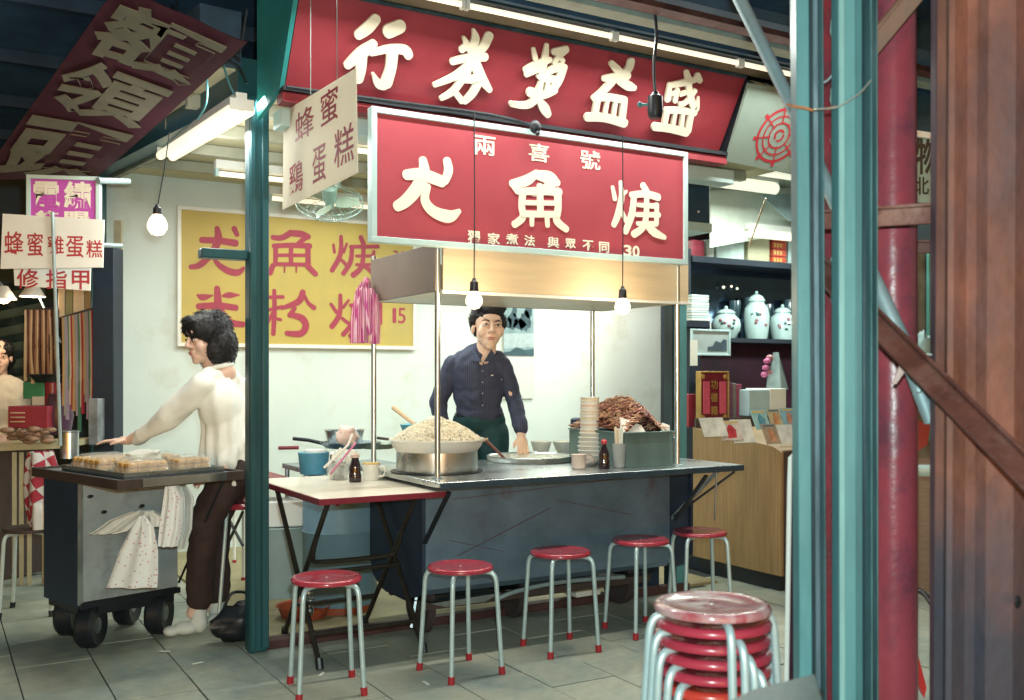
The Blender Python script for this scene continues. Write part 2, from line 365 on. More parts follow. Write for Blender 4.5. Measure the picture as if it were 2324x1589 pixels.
CH = {
'xing': (S2, [[(900,120,72),(845,180,80),(785,225,66)],[(885,285,62),(800,350,84),(712,425,58)],[(805,370,78),(800,450,72),(785,520,66)],
   [(985,200,96),(1062,168,90)],[(870,345,40),(990,318,56),(1090,325,66),(1118,362,60)],[(1008,330,84),(1000,440,76),(968,545,84)],[(955,560,62),(915,545,56),(882,482,20)]]),
'quan': (S2, [[(1548,190,20),(1560,255,60),(1530,330,58)],[(1650,232,66),(1615,300,66),(1560,350,58)],[(1482,240,22),(1500,290,46),(1470,322,48)],
   [(1408,402,46),(1510,378,52),(1625,372,56)],[(1540,400,70),(1440,490,56),(1290,556,34)],[(1560,420,74),(1600,510,70),(1655,590,40)],
   [(1500,470,60),(1420,590,50),(1335,645,34)],[(1470,520,46),(1570,525,66),(1545,605,58),(1490,665,44)],[(1430,610,40),(1470,662,44)],[(1520,400,60),(1500,480,60)]]),
'jiang': (S3, [[(322,285,22),(334,345,34)],[(402,262,24),(392,340,46),(372,430,44)],[(275,412,40),(345,378,44),(420,352,36)],[(280,440,34),(350,412,34)],
   [(520,292,40),(478,330,36),(446,372,28)],[(445,305,40),(520,285,34)],[(462,312,26),(500,360,28)],[(400,430,42),(470,395,52),(508,400,44)],[(500,405,50),(470,480,56),(420,545,58)],
   [(350,452,26),(390,462,44),(450,470,42)],[(372,470,30),(350,545,46)],[(410,470,26),(395,560,34)],[(300,545,56),(380,560,52),(450,535,44)],[(360,560,58),(290,620,46),(200,618,34),(188,612,30)],[(352,590,34),(385,640,60),(408,680,44)]]),
'yi': (S3, [[(790,372,34),(825,412,48),(852,440,44)],[(908,362,50),(895,405,50),(852,450,44)],[(745,465,36),(820,455,48),(890,450,44)],
   [(800,475,54),(735,545,50),(680,582,30)],[(835,480,40),(890,508,56),(928,522,34)],[(690,585,40),(780,578,42),(870,595,44)],[(706,590,44),(690,690,46)],
   [(765,600,28),(748,695,32)],[(815,600,28),(800,702,32)],[(866,600,44),(852,715,48)],[(645,695,52),(750,700,50),(868,732,52)]]),
'sheng': (S3, [[(1240,425,30),(1252,475,46)],[(1305,448,40),(1322,480,34)],[(1150,505,34),(1235,488,42),(1300,470,34)],[(1140,500,30),(1128,590,44)],[(1185,530,28),(1172,600,34)],[(1145,560,24),(1190,540,24)],
   [(1252,480,38),(1262,570,42),(1296,655,40),(1312,575,8)],[(1290,540,32),(1235,610,30),(1200,620,26)],[(1205,560,28),(1240,548,28)],
   [(1118,655,40),(1200,655,40),(1290,672,36)],[(1122,660,38),(1105,755,40)],[(1172,670,26),(1155,765,30)],[(1218,675,26),(1206,770,30)],[(1268,675,38),(1248,780,42)],[(1048,752,50),(1140,765,46),(1240,788,50)]]),
'you': (S2, [[(1222,1065,60),(1228,1150,84),(1180,1255,90),(1110,1335,84),(1052,1372,72)],[(1112,1163,70),(1220,1162,84),(1350,1208,78)],[(1382,1070,60),(1392,1135,66),(1368,1205,56)],
   [(1255,1240,44),(1235,1330,64),(1290,1405,76),(1395,1440,84),(1462,1405,34)]]),
'yu': (S3, [[(352,1040,44),(290,1085,66),(205,1105,52)],[(352,1050,56),(430,1070,80),(478,1100,44)],[(450,1100,56),(380,1150,56),(330,1160,40)],[(205,1110,34),(240,1150,44)],
   [(268,1150,50),(262,1240,46),(268,1305,46),(218,1350,44)],[(476,1150,56),(480,1250,48),(472,1325,50),(530,1378,42)],[(250,1152,44),(370,1148,48),(488,1155,48)],[(270,1218,30),(480,1222,30)],
   [(270,1285,40),(480,1290,40)],[(370,1120,46),(374,1290,44)],[(322,1290,34),(322,1352,28)],[(412,1290,34),(416,1358,28)]]),
'geng': (S3, [[(856,1095,28),(862,1180,42),(840,1290,46),(815,1352,38)],[(808,1125,26),(822,1195,34)],[(860,1265,30),(890,1330,30)],[(862,1180,20),(890,1150,20)],[(990,1115,44),(1012,1150,44)],
   [(920,1172,40),(1005,1166,44),(1082,1186,46)],[(936,1180,40),(922,1290,46),(885,1392,40)],[(960,1232,26),(1070,1240,34)],[(950,1290,28),(1085,1292,34)],[(958,1345,28),(1070,1346,34)],
   [(1072,1230,32),(1070,1345,32)],[(1012,1170,36),(1000,1345,40),(935,1408,46)],[(1010,1345,44),(1055,1395,52),(1118,1428,30)]]),
'you_y': (S6, [[(320,338,34),(328,410,54),(290,500,46),(205,590,44),(138,606,34)],[(215,420,44),(330,425,46),(448,442,50)],[(438,340,40),(458,385,32)],[(318,478,26),(308,560,30),(380,625,46),(460,645,46),(505,612,22)]]),
'yu_y': (S6, [[(830,370,44),(765,405,40),(705,402,36)],[(832,372,44),(900,380,48),(950,398,40)],[(940,402,30),(905,425,34),(872,455,34)],[(712,462,36),(830,456,36),(960,462,40)],[(724,465,34),(722,590,32)],[(946,465,38),(948,600,38)],
   [(730,525,24),(940,525,24)],[(726,586,28),(948,590,28)],[(830,460,30),(830,590,30)],[(705,595,36),(685,650,36)],[(785,600,12),(785,645,8)],[(866,600,12),(866,645,8)],[(944,600,40),(1000,656,36)]]),
'geng_y': (S6, [[(1175,395,26),(1170,520,36),(1112,630,34)],[(1122,452,20),(1130,505,22)],[(1215,445,18),(1192,505,22)],[(1180,560,24),(1218,600,26)],[(1310,400,34),(1330,448,34)],[(1240,466,26),(1430,466,28)],
   [(1250,470,30),(1240,570,34),(1190,652,32)],[(1330,470,30),(1318,600,34),(1258,662,40)],[(1280,530,20),(1400,530,22)],[(1280,590,20),(1400,590,22)],[(1400,500,24),(1390,600,22)],[(1340,600,26),(1412,662,34)]]),
'mi_y': (S6, [[(320,752,40),(326,850,54),(324,940,48)],[(185,800,16),(222,815,46),(290,802,10)],[(358,805,16),(405,800,42),(475,800,8)],[(192,878,44),(325,872,46),(450,888,44)],[(318,900,46),(250,965,40),(190,1005,30)],[(342,905,46),(405,985,50),(500,1002,40)]]),
'fen_y': (S6, [[(714,768,28),(716,900,34),(708,1068,32)],[(660,815,24),(775,812,26)],[(664,905,24),(770,880,26)],[(704,925,26),(664,1000,22)],[(722,960,20),(760,970,22)],[(912,778,40),(880,845,46),(765,890,26)],
   [(918,795,22),(950,855,26),(990,888,34)],[(855,890,30),(820,940,34)],[(830,935,36),(905,960,48),(932,1015,46),(895,1065,46),(800,1062,34)]]),
'geng2_y': (S6, [[(1170,800,28),(1165,930,36),(1112,1018,40)],[(1105,862,24),(1145,920,26)],[(1228,835,18),(1190,885,24)],[(1182,960,24),(1222,992,26)],[(1305,810,32),(1325,850,32)],[(1240,870,26),(1440,868,26)],
   [(1260,870,28),(1250,990,32),(1190,1072,34)],[(1335,870,28),(1320,1020,32),(1240,1082,38)],[(1290,930,20),(1440,930,22)],[(1290,990,20),(1445,990,22)],[(1446,860,26),(1446,995,26)],[(1340,1010,26),(1410,1060,34)]]),
}
def brush(name, pl, key, mat, parent, thick=.01, lift=.001, wk=1.0):
    (ox, oy, sc), st = CH[key]; mb = MB(); strokes_into(mb, pl, st, ox, oy, sc, thick, lift, wk)
    return obj(name, mb, mat, parent)
# ------------------------------------------------------------------ ground, walls, roof
fl_ = struct('floor', MB().box((-9,-6,-.06),(9,9,-.006)), m_joint)
TX, TY = .32, .48
tm = MB().box((0.003,0.003,-.02),(TX-.003,TY-.003,0)); tme = bpy.data.meshes.new('tile'); tme.from_pydata(tm.v, [], tm.f); finish(tme, m_tile)
cells = []; MORE = []
for i in range(-24, 26):
    for j in range(-12, 10):
        x, y = i*TX - .065, j*TY + .18 + (TY/2 if i % 2 else 0)
        c = Vector((x+TX/2, y+TY/2, 0)); Zc = depth(c)
        if Zc < .8: continue
        px, py = px_of(c)
        if y > .62 and -.62 < x < 2.2: continue
        if -60 < px < 2380 and 1180 < py < 1720: cells.append((Zc, x, y))
        elif -900 < px < 4200 and 1050 < py < 2600: MORE.append((Zc, x, y))
cells.sort(); FAR = cells[285:] + MORE
for Zc, x, y in cells[:285]:
    o = obj('tile', tme, m_tile, fl_); o.location = Vector((x, y, random.uniform(-.002, .0015))) - fl_.location
    o.rotation_euler = (random.uniform(-.003,.003), random.uniform(-.003,.003), 0)
if FAR:
    mb = MB()
    for Zc, x, y in FAR: mb.box((x+.003,y+.003,-.02),(x+TX-.003,y+TY-.003,0))
    tag(obj('tile', mb, m_tile, fl_), kind='stuff')
mb = MB().box((-9,2.9,-.02),(-.7,9,-.001)); struct('arcade_floor', mb, m_tile)
struct('booth_floor', MB().box((-.60,.72,-.01),(2.3,3.5,.012)), m_bfloor)
bw = single('back_wall', MB().box((-.95,3.5,0),(4.7,3.6,2.78)), m_wall, 'pale plaster wall at the back of the soup stall, behind the yellow menu board', 'wall')
struct('booth_ceiling', MB().box((-.9,.72,2.76),(3.2,3.5,2.82)), M('ceiling_board', (.60,.55,.36), .7, var=.1, scale=3))
for k, yy in enumerate((1.2, 1.75, 2.3, 2.85)):
    single('ceiling_joist', MB().box((-.85,yy,2.69),(3.0,yy+.06,2.755)), M('joist%d' % k, (.42,.42,.33), .6, var=.2), 
           ['cream joist across the booth ceiling, nearest the green corner post','cream joist across the booth ceiling, second from the front','cream joist across the booth ceiling, third from the front','cream joist across the booth ceiling, nearest the back wall'][k],'ceiling beam','joists under the booth ceiling')
# left corner post of the booth, rolled section
def hpost(name, x, y, z0, z1, w, mat, label):
    t = thing(name, label, 'pillar', (x, y, z0))
    obj('flange', MB().box((x-w/2,y-w/2,z0),(x+w/2,y-w/2+.012,z1)), mat, t, bevel=.003)
    obj('flange', MB().box((x-w/2,y+w/2-.012,z0),(x+w/2,y+w/2,z1)), mat, t, bevel=.003)
    obj('web', MB().box((x-.012,y-w/2+.0125,z0),(x+.012,y+w/2-.0125,z1)), mat, t)
    return t
t = thing('corner_post', 'dark green steel corner post of the soup stall, just left of the folding table', 'pillar', (-.65,.66,0))
P0 = at(581, 1476, z=0); base = Vector((P0.x, P0.y, 0))
def rotbox(c, sx, sy, z0, z1, rz=-TH*0):
    return MB().cbox((c.x, c.y, (z0+z1)/2), (sx, sy, z1-z0), Matrix.Rotation(rz, 3, 'Z'))
obj('post_body', rotbox(base, .085, .085, 0, 2.62), m_teal, t, bevel=.008)
o = base + Vector((-.0,-.052,0)); obj('post_rib', MB().box((o.x+.012,o.y-.010,.02),(o.x+.045,o.y+.009,2.6)), m_teal, t, bevel=.004)
obj('post_rib', MB().box((o.x-.040,o.y-.006,.02),(o.x-.018,o.y+.009,2.6)), m_teal, t, bevel=.003)
bk = at(535, 592, x=base.x-.04)
obj('bracket', MB().box((base.x-.045,base.y-.03,bk.z-.02),(base.x-.26,base.y+.05,bk.z+.025)), m_teal, t, bevel=.006)
BLX, BLY = base.x, base.y
single('threshold_sill', MB().box((BLX+.05,.63,-.005),(2.0,.70,.045)), M('sill_iron', (.10,.05,.05), .5, metal=.4, var=.4), 'dark reddish iron sill on the floor running from the corner post under the food cart', 'door sill', bevel=.006)
t = thing('rear_post', 'dark green rear post at the left edge of the white back wall', 'pillar', (-.97,3.42,0))
obj('post_body', MB().box((-1.03,3.36,0),(-.93,3.48,2.78)), m_teal, t, bevel=.006)
pr = at(1542, 1000, y=.66)
t = thing('side_post', 'green steel post between the white back wall and the shelf of porcelain jars', 'pillar', (pr.x,.7,0))
obj('post_body', MB().box((pr.x-.02,.66,0),(pr.x+.06,.74,2.6)), m_tealL, t, bevel=.006)
obj('door_channel', MB().box((pr.x-.055,.665,0),(pr.x-.021,.74,2.6)), m_tealD, t)
# side beam from corner post to rear post
t = thing('side_beam', 'dark green sloping roof beam above the bright tube lamp at upper left', 'beam', (BLX,BLY,2.62))
obj('beam_body', MB().bar((BLX-.02,BLY+.05,2.72),(-.98,3.42,2.80),.11,.20), m_teal, t)
obj('beam_lip', MB().bar((BLX+.055,BLY+.05,2.64),(-.90,3.42,2.71),.035,.07), M('lip',(.30,.33,.26),.6,var=.3), t)
obj('eave_board', MB().bar((BLX-.16,BLY+.02,2.90),(-1.15,3.42,2.90),.20,.26), m_navy, t)
# front header under the shop sign
t = thing('sign_header', 'pale steel header beam under the big red lottery shop sign', 'beam', (.6,.35,2.45))
obj('beam_body', MB().box((-.64,.30,2.42),(2.05,.42,2.50)), m_frame, t, bevel=.004)
obj('rail', MB().box((-.66,.215,2.505),(1.92,.30,2.55)), m_red2, t, bevel=.004)
obj('rail_edge', MB().box((-.66,.20,2.552),(1.92,.27,2.572)), m_blk, t)
# arcade roof, beams, far walls
rf = struct('arcade_roof', MB().box((-9,-2.2,3.55),(9,9,3.62)), m_roof)
for k, (y_, py_, hh, dd, mt) in enumerate(((-.34,38,.075,.09,'pale'),(-.50,9,.06,.08,'rust'),(-.21,69,.045,.03,'dark'),(-.66,-20,.05,.06,'dark'))):
    zz = at(1485, py_, y=y_).z
    mm = {'pale': M('pale_beam',(.42,.47,.40),.6,var=.2,bump=.1), 'rust': m_rustD, 'dark': m_navy}[mt]
    single('roof_beam', MB().box((-.9,y_-dd/2,zz-hh/2),(4.5,y_+dd/2,zz+hh/2)), mm, ['pale painted roof beam high over the red shop sign','rust brown roof beam above the pale beam at the top of the photo','thin dark batten just above the long sign light','narrow dark batten under the arcade roof'][k], 'beam', 'beams above the shop sign')
for k in range(7):
    single('roof_rib', MB().bar((-8,-1.4+k*1.25,3.5),(8,-1.4+k*1.25,3.5),.06,.09), m_navy, ('first','second','third','fourth','fifth','sixth','seventh')[k]+' dark rib under the arcade roof, counted from the street side', 'roof beam', 'ribs under the arcade roof')
single('far_wall', MB().box((-9,7.6,0),(1.5,7.8,3.55)), m_navy, 'dark wall at the far end of the arcade behind the nail stall', 'wall')
single('far_wall', MB().box((4.8,4.2,0),(9,4.4,3.55)), M('deep_shop_wall',(.05,.045,.05),.8,var=.3), 'dark rear wall of the shop on the right behind the jars', 'wall')
# ------------------------------------------------------------------ signs
def framed(pl, rect, name, label, cat, mface, mframe, fw=.022, depth_=.04, back=True, sides=(1,1,1,1)):
    a0, a1, b0, b1 = rect
    t = thing(name, label, cat, pl.P((a0+a1)/2, b0))
    mb = MB(); mb.slab([pl.P(a0,b0),pl.P(a1,b0),pl.P(a1,b1),pl.P(a0,b1)], .012); obj('panel', mb, mface, t)
    def fr(p, q, r, s_):
        m = MB(); m.slab([pl.P(p,q,.012),pl.P(r,q,.012),pl.P(r,s_,.012),pl.P(p,s_,.012)], depth_); return obj('frame_rail', m, mframe, t, bevel=.002)
    if fw:
        if sides[0]: fr(a0-fw, b0-fw, a1+fw, b0)
        if sides[1]: fr(a0-fw, b1, a1+fw, b1+fw)
        if sides[2]: fr(a0-fw, b0, a0, b1)
        if sides[3]: fr(a1, b0, a1+fw, b1)
    return t
# big slanted lottery shop sign
o0 = Vector((0,.25,2.575)); up = Vector((0,-.22,.37))
plS = Plane(o0, (1,0,0), up); H = up.length
xL, xR = -.638, 1.883
t = thing('shop_sign', 'large slanted red shop sign with five raised cream characters across the top of the stall', 'sign', (.6,.25,2.575))
shop = t
mb = MB(); mb.slab([plS.P(xL,0),plS.P(xR,0),plS.P(xR,H),plS.P(xL,H)], .03); obj('panel', mb, m_red2, t)
for a, b, c, d, mm in ((xL-.01,-.012,xR+.01,.006,m_blk),(xL,H-.004,xR,H+.012,m_tealD)):
    mb = MB(); mb.slab([plS.P(a,b,.008),plS.P(c,b,.008),plS.P(c,d,.008),plS.P(a,d,.008)], .045); obj('trim', mb, mm, t)  # upper strip is the shadow line over the sign, made as a dark part
m_raise = M('raised_letter', (.80,.75,.60), .45, var=.05, coat=.2)
for k in ('xing','quan','jiang','yi','sheng'): brush('character', plS, k, m_raise, t, thick=.014, lift=.010)
# teal return panel on the left
mb = MB(); pa, pb = plS.P(xL-.004,-.01), plS.P(xL-.004,H+.25); q = Vector((BLX,.56,2.50)); q2 = Vector((BLX,.56,3.3))
mb.prism([pa, pb, Vector((xL,.0,3.5)), q2+Vector((0,0,.2)), q], (-.02,0,0)); single('sign_return', mb, M('return_teal',(.03,.27,.27),.5,var=.15,scale=4), 'flat green-blue return board closing the left end of the big red sign', 'board')
# fascia between the sign and the long tube
mb = MB(); a = plS.P(xL-.02,H+.014); b = Vector((xL-.02,-.13,2.99)); mb.add([a, plS.P(xR+.35,H+.014), Vector((xR+.35,-.13,2.99)), b, a+Vector((0,.02,.02)), plS.P(xR+.35,H+.034)+Vector((0,.02,.0)), Vector((xR+.35,-.11,3.01)), b+Vector((0,.02,.02))],
   [(0,1,2,3),(7,6,5,4),(0,4,5,1),(1,5,6,2),(2,6,7,3),(3,7,4,0)])
single('sign_canopy', mb, M('brown_soffit',(.17,.12,.075),.5,var=.35,scale=5,stretch=(.3,1,1)), 'brown canopy board leaning out over the top edge of the big red sign', 'board')
t = thing('sign_light', 'long row of lit tubes running along above the big red shop sign', 'tube light', (.6,-.16,2.95))
p0 = at(900,-2,y=-.17); p1 = at(1462,100,y=-.17); p2 = at(1480,98,y=-.17); p3 = at(1800,157,y=-.17)
zt = 2.935
obj('channel', MB().box((-.8,-.19,zt+.022),(2.7,-.13,zt+.05)), m_tealD, t)
for x0, x1 in ((-.75,.02),(.06,.83),(.87,1.64),(1.68,2.45)):
    obj('tube', MB().tube([(x0,-.165,zt),(x1,-.165,zt)], .013, 12), m_tube, t)
    for xx in (x0-.008, x1+.008): obj('holder', MB().box((xx-.008,-.178,zt-.02),(xx+.008,-.150,zt+.03)), m_white, t)
    lamp('sign_tube_light', 'AREA', ((x0+x1)/2,-.19,zt-.02), 15, WHITE, x1-x0, .03, ((x0+x1)/2,-.75,0))
# squid soup sign
yS = .05
plQ = Plane((-.309,yS,1.90), (1,0,0), (0,0,1))
t = framed(plQ, (.02,1.765,.02,.565), 'soup_sign', 'red soup sign in a pale metal frame hanging over the food cart, priced 30', 'sign', m_red, m_frame, .026, .05)
for k in ('you','yu','geng'): brush('character', plQ, k, m_cream, t, thick=.002, lift=.0008)
def boxes3(L, sc=2.563, ox=1120, oy=0): return [((ox+l/sc)/1.0327,(oy+tt/sc)/1.0327,(ox+r/sc)/1.0327,(oy+b/sc)/1.0327) for l,tt,r,b in L]
bb = boxes3([(1560,905,1705,1035)], 2.837, 560, 0) + boxes3([(305,865,428,972),(615,905,735,1020)])
row_parts('兩喜號', plQ, bb, m_cream, t, thick=.0015, off=.013)
bb = boxes3([(655,0,730,85),(775,15,850,85),(885,20,960,85),(995,30,1060,95),(1135,40,1205,105),(1240,50,1305,110),(1345,60,1412,122),(1445,70,1505,135)], 2.5625, 840, 540)
row_parts('獨家煮法與眾不同', plQ, bb, m_cream, t, thick=.0015, off=.022)
bb = boxes3([(1592,88,1640,155),(1645,92,1688,163)], 2.5625, 840, 540); row_parts('30', plQ, bb, m_cream, t, thick=.0015, off=.03)
# wires carrying it
for a in ((1200,292,1208,275),):
    pass
# yellow menu on the back wall
plY = Plane((-.4,3.47,1.5), (1,0,0), (0,0,1))
r = plY.rect(411,482,937,782); r = (plY.hit(411,600)[0], plY.hit(937,600)[0], plY.hit(674,782)[1], plY.hit(674,497)[1])
t = framed(plY, r, 'menu_board', 'yellow menu board with crimson characters on the back wall, prices 30 and 15', 'sign', m_yel, m_white, .028, .03)
for k in ('you_y','yu_y','geng_y','mi_y','fen_y','geng2_y'): brush('character', plY, k, m_letcrim, t, thick=.0015, lift=.0008)
bb = boxes3([(1535,492,1570,570),(1580,496,1628,575),(1530,890,1555,992),(1568,888,1620,996)], 2.943, 400, 420)
row_parts('3015', plY, bb, m_letcrim, t, thick=.0015, off=.006)
# hanging white cake sign, edge-on to the street
xw = -.6
TR = at(807,155,x=xw); BR = at(811,392,x=xw); TL = at(644,254,x=xw); BL = at(641,476,x=xw)
mid = (TR.z+TL.z)/2
plH = Plane((xw, TL.y, BL.z), (0,-1,0), (0,0,1))
t = thing('hanging_sign', 'white card sign hanging edge-on beside the corner post, two rows of red characters', 'sign', (xw,(TR.y+TL.y)/2,BL.z))
obj('card', MB().slab([BL,BR,TR,TL], .004), m_card, t)
m_wline = M('thread',(.25,.27,.27),.6)
bb = boxes3([(375,720,500,920),(545,590,660,820),(335,1080,425,1285),(490,970,580,1215),(635,840,765,1095)], 2.837, 560, 0)
row_parts('蜂蜜鷄蛋糕', plH, bb, m_letcrim, t, thick=.001, off=.004)
for px in (705, 765):
    p = at(px, 215 if px == 705 else 182, x=xw); obj('string', MB().tube([p,(p.x,p.y,3.5)], .0022, 5), m_wline, t)
# white sign on a thin pole, standing on the cake cart
Zp = 5.0
def cplane(px, py, Z, yaw=0):
    ex = camv(math.cos(yaw), math.sin(yaw)); return Plane(at(px,py,Z=Z), ex, (0,0,1))
plW = cplane(118, 545, Zp, R(6))
def qrect(pl, pts): return [pl.P(*pl.hit(*p)) for p in pts]
t = thing('pole_sign', 'white rectangular sign with red cake lettering on a thin pole above the cake cart', 'sign', at(122,605,Z=Zp))
obj('board', MB().slab(qrect(plW, [(1,610),(233,607),(236,499),(6,485)][::1]), .012), m_white, t)
bb = [(10,525,54,578),(62,528,98,582),(107,535,145,577),(150,536,190,585),(196,545,232,585)]
row_parts('蜂蜜雞蛋糕', plW, bb, m_letred, t, thick=.001, off=.008)
a = plW.P(*plW.hit(121,482), .014); b = at(137,1012,Z=5.02)
obj('pole', MB().tube([a,b], .0085, 8), m_grey, t)
# nail sign and purple sign fixed to the neighbouring stall
Z2 = 5.35; plN = cplane(118, 630, Z2, R(6))
t = thing('nail_sign', 'small white sign with three dark red characters, below the white cake sign', 'sign', at(118,658,Z=Z2))
obj('board', MB().slab(qrect(plN, [(33,648),(204,660),(206,590),(30,590)]), .012), m_white, t)
row_parts('修指甲', plN, [(38,610,88,655),(104,612,152,656),(163,614,203,657)], m_letred, t, thick=.001, off=.014)
plP = cplane(140, 440, Z2+.25, R(10)); m_pur = M('sign_purple',(.48,.075,.42),.4,var=.08)
rr = plP.hit(70,496)[0], plP.hit(218,496)[0], plP.hit(140,500)[1], plP.hit(140,408)[1]
t = framed(plP, rr, 'purple_sign', 'purple sign with puffy cream characters in a grey frame, above the white cake sign', 'sign', m_pur, m_frame, .022, .06, sides=(0,1,1,1))
row_parts('電繡', plP, [(76,412,136,473),(145,412,208,474)], m_cream, t, thick=.002, off=.035)
row_parts('紋眼', plP, [(80,478,135,502),(146,480,206,504)], m_cream, t, thick=.002, off=.035)
q = at(222,410,Z=Z2+.25); q1 = at(292,412,Z=Z2+.5); obj('arm', MB().tube([q,q1], .018, 8), m_grey, t)
q = at(222,556,Z=Z2+.25); q1 = at(275,558,Z=Z2+.5); obj('arm', MB().tube([q,q1], .014, 8), m_grey, t)
# overhead banners (left top)
def quadP(pts): return [at(px,py,Z=Z) for px,py,Z in pts]
m_ban = M('banner_cloth',(.08,.017,.032),.8,var=.35,scale=2.5,bump=.35,bscale=5,dirt=(.09,.035,.04),dscale=2)
m_banl = M('banner_letter',(.22,.21,.155),.8,var=.15)
def bilin(q, u, v): return q[0].lerp(q[1], u).lerp(q[3].lerp(q[2], u), v)
def cloth(q, name, mat, label, cat, nx=14, ny=14, amp=.03, seed=0):
    n = (q[1]-q[0]).cross(q[3]-q[0]).normalized(); mb = MB(); vs = []
    if n.dot(CAM-q[0]) < 0: n = -n
    def pt(u, v, w=0): return bilin(q,u,v) + n*(w + amp*(math.sin(6*u+2*v+seed)*.6+math.sin(3*v-2*u+seed*2)*.7+noise.noise((u*4,v*4,seed))*.7))
    for j in range(ny+1):
        for i in range(nx+1): vs.append(pt(i/nx, j/ny))
    k = len(vs); vs += [v - n*.004 for v in vs]
    fs = [(j*(nx+1)+i,j*(nx+1)+i+1,(j+1)*(nx+1)+i+1,(j+1)*(nx+1)+i) for j in range(ny) for i in range(nx)]
    fs += [tuple(reversed([a+k for a in f])) for f in fs]
    mb.add(vs, fs); t = thing(name, label, cat, bilin(q,.5,.5)); obj('cloth', mb, mat, t, smooth=60)
    return t, pt
# quad: u = across (text right), v = text up.  far end is the bottom of the column of characters
qb = quadP([(-45,402,6.2),(208,412,6.0),(562,95,3.8),(262,-24,4.0)])
t, pt = cloth(qb, 'overhead_banner', m_ban, 'long dark red overhead banner with big cream characters, slung under the arcade roof', 'banner', 18, 24, .010, 1)
for ch, (u0,u1,v0,v1) in (('額',(.06,.92,.775,.985)),('領',(.05,.90,.50,.755)),('頭',(.03,.94,.04,.46))):
    vs, fs = glyph(ch, .022)
    obj('character', MB().add([pt(u0+(u1-u0)*u, v0+(v1-v0)*v, .012+.006*w) for u,v,w in vs], fs), m_banl, t)
for k, (a, b, Za) in enumerate((((545,118),(560,20),4.2),((380,15),(545,135),4.4),((400,0),(405,120),4.35))):
    single('banner_wire', MB().tube([at(*a,Z=Za),at(*b,Z=Za-.1)], .006, 6), m_blk, ['short dark wire at the right end of the red overhead banner','dark cable crossing the right corner of the red overhead banner','dark wire hanging down across the red overhead banner'][k], 'wire')
for k, pts in enumerate(([(470,175),(468,235),(448,272)],[(505,140),(520,190),(532,215)],[(560,190),(540,150),(500,130),(480,100)])):
    single('loose_wire', MB().tube([at(*p,Z=4.5) for p in pts], .005, 6, smooth=5), [m_tealL,m_tealL,m_blk][k], ['pale green loose wire hanging left above the long lit tube','pale green loose wire hanging beside the corner post top','black loose cable near the top of the corner post'][k], 'wire')
for k, px in enumerate((122,160)):
    t = thing('far_lamp', ['faint round blue-green lamp high in the dark at top left, the left one','faint round blue-green lamp high in the dark at top left, the right one'][k], 'lamp', at(px,24,Z=9.5))
    obj('globe', MB().ball(at(px,24,Z=7.3), .03), EM('far_glow%d' % k,(.04,.35,.38),1), t)
    obj('cap', MB().tube([at(px,24,Z=7.3)+Vector((0,0,.03)),at(px,24,Z=7.3)+Vector((0,0,.07))],.012,8), m_blk, t)
# lean-to board above long tube, emblem panel to the right
plE = Plane(at(1700,300,y=.12), (1,0,0), (0,-.35,.55))
def pxs(pl, L): return [pl.P(*pl.hit(*p)) for p in L]
t = thing('emblem_board', 'pale slanted board with a dark red wheel emblem, right of the big red sign', 'sign', pxs(plE,[(1700,380)])[0])
mb = MB(); mb.prism(pxs(plE,[(1648,366),(1700,190),(1960,225),(1960,430)]), plE.n*-.02); obj('board', mb, M('emblem_pale',(.24,.31,.27),.6,var=.08), t)
a0, b0 = plE.hit(1768,308); mb = MB(); rad = .155
def arc(rr, a1, a2, w, k):
    pts = []; n = max(6, int((a2-a1)/8))
    L = []
    for i in range(n+1):
        an = R(a1+(a2-a1)*i/n); L.append((math.cos(an), math.sin(an)))
    vs = [plE.P(a0+(rr-w/2)*c, b0+(rr-w/2)*s, .002+k) for c, s in L] + [plE.P(a0+(rr+w/2)*c, b0+(rr+w/2)*s, .002+k) for c, s in L]
    mb.add(vs, [(i,i+1,n+2+i,n+1+i) for i in range(n)])
arc(rad,0,360,.016,0); arc(rad*.74,0,360,.010,0); arc(rad*.48,0,360,.010,0); arc(rad*.2,40,230,.014,0); arc(rad*.2,260,380,.012,0)
for i in range(8):
    an = R(i*45+12); c, s = math.cos(an), math.sin(an)
    for r0, r1, w in ((.42,1.0,.009),(1.02,1.2,.022)):
        L = [(r0*rad*c-w/2*s, r0*rad*s+w/2*c),(r0*rad*c+w/2*s, r0*rad*s-w/2*c),(r1*rad*c+w/2*s, r1*rad*s-w/2*c),(r1*rad*c-w/2*s, r1*rad*s+w/2*c)]
        mb.add([plE.P(a0+x, b0+y, .0028) for x, y in L], [(0,1,2,3)])
obj('emblem', mb, m_letred, t)
t = thing('gutter_frame', 'worn cream and brown metal frame down the right end of the big red sign', 'frame', plS.P(xR+.05,0))
for w0, w1, dz, mm in ((.012,.045,.03,m_blk),(.05,.11,.045,M('cream_worn',(.50,.44,.26),.5,var=.3,scale=6,dirt=(.15,.12,.08),dscale=5)),(.115,.15,.02,M('olive_edge',(.14,.13,.08),.5,var=.3)),(.155,.18,.04,m_frame)):
    mb = MB(); mb.slab([plS.P(xR+w0,-.03,dz),plS.P(xR+w1,-.03,dz),plS.P(xR+w1,H-.01,dz),plS.P(xR+w0,H-.01,dz)], dz+.02); obj('strip', mb, mm, t, bevel=.003)
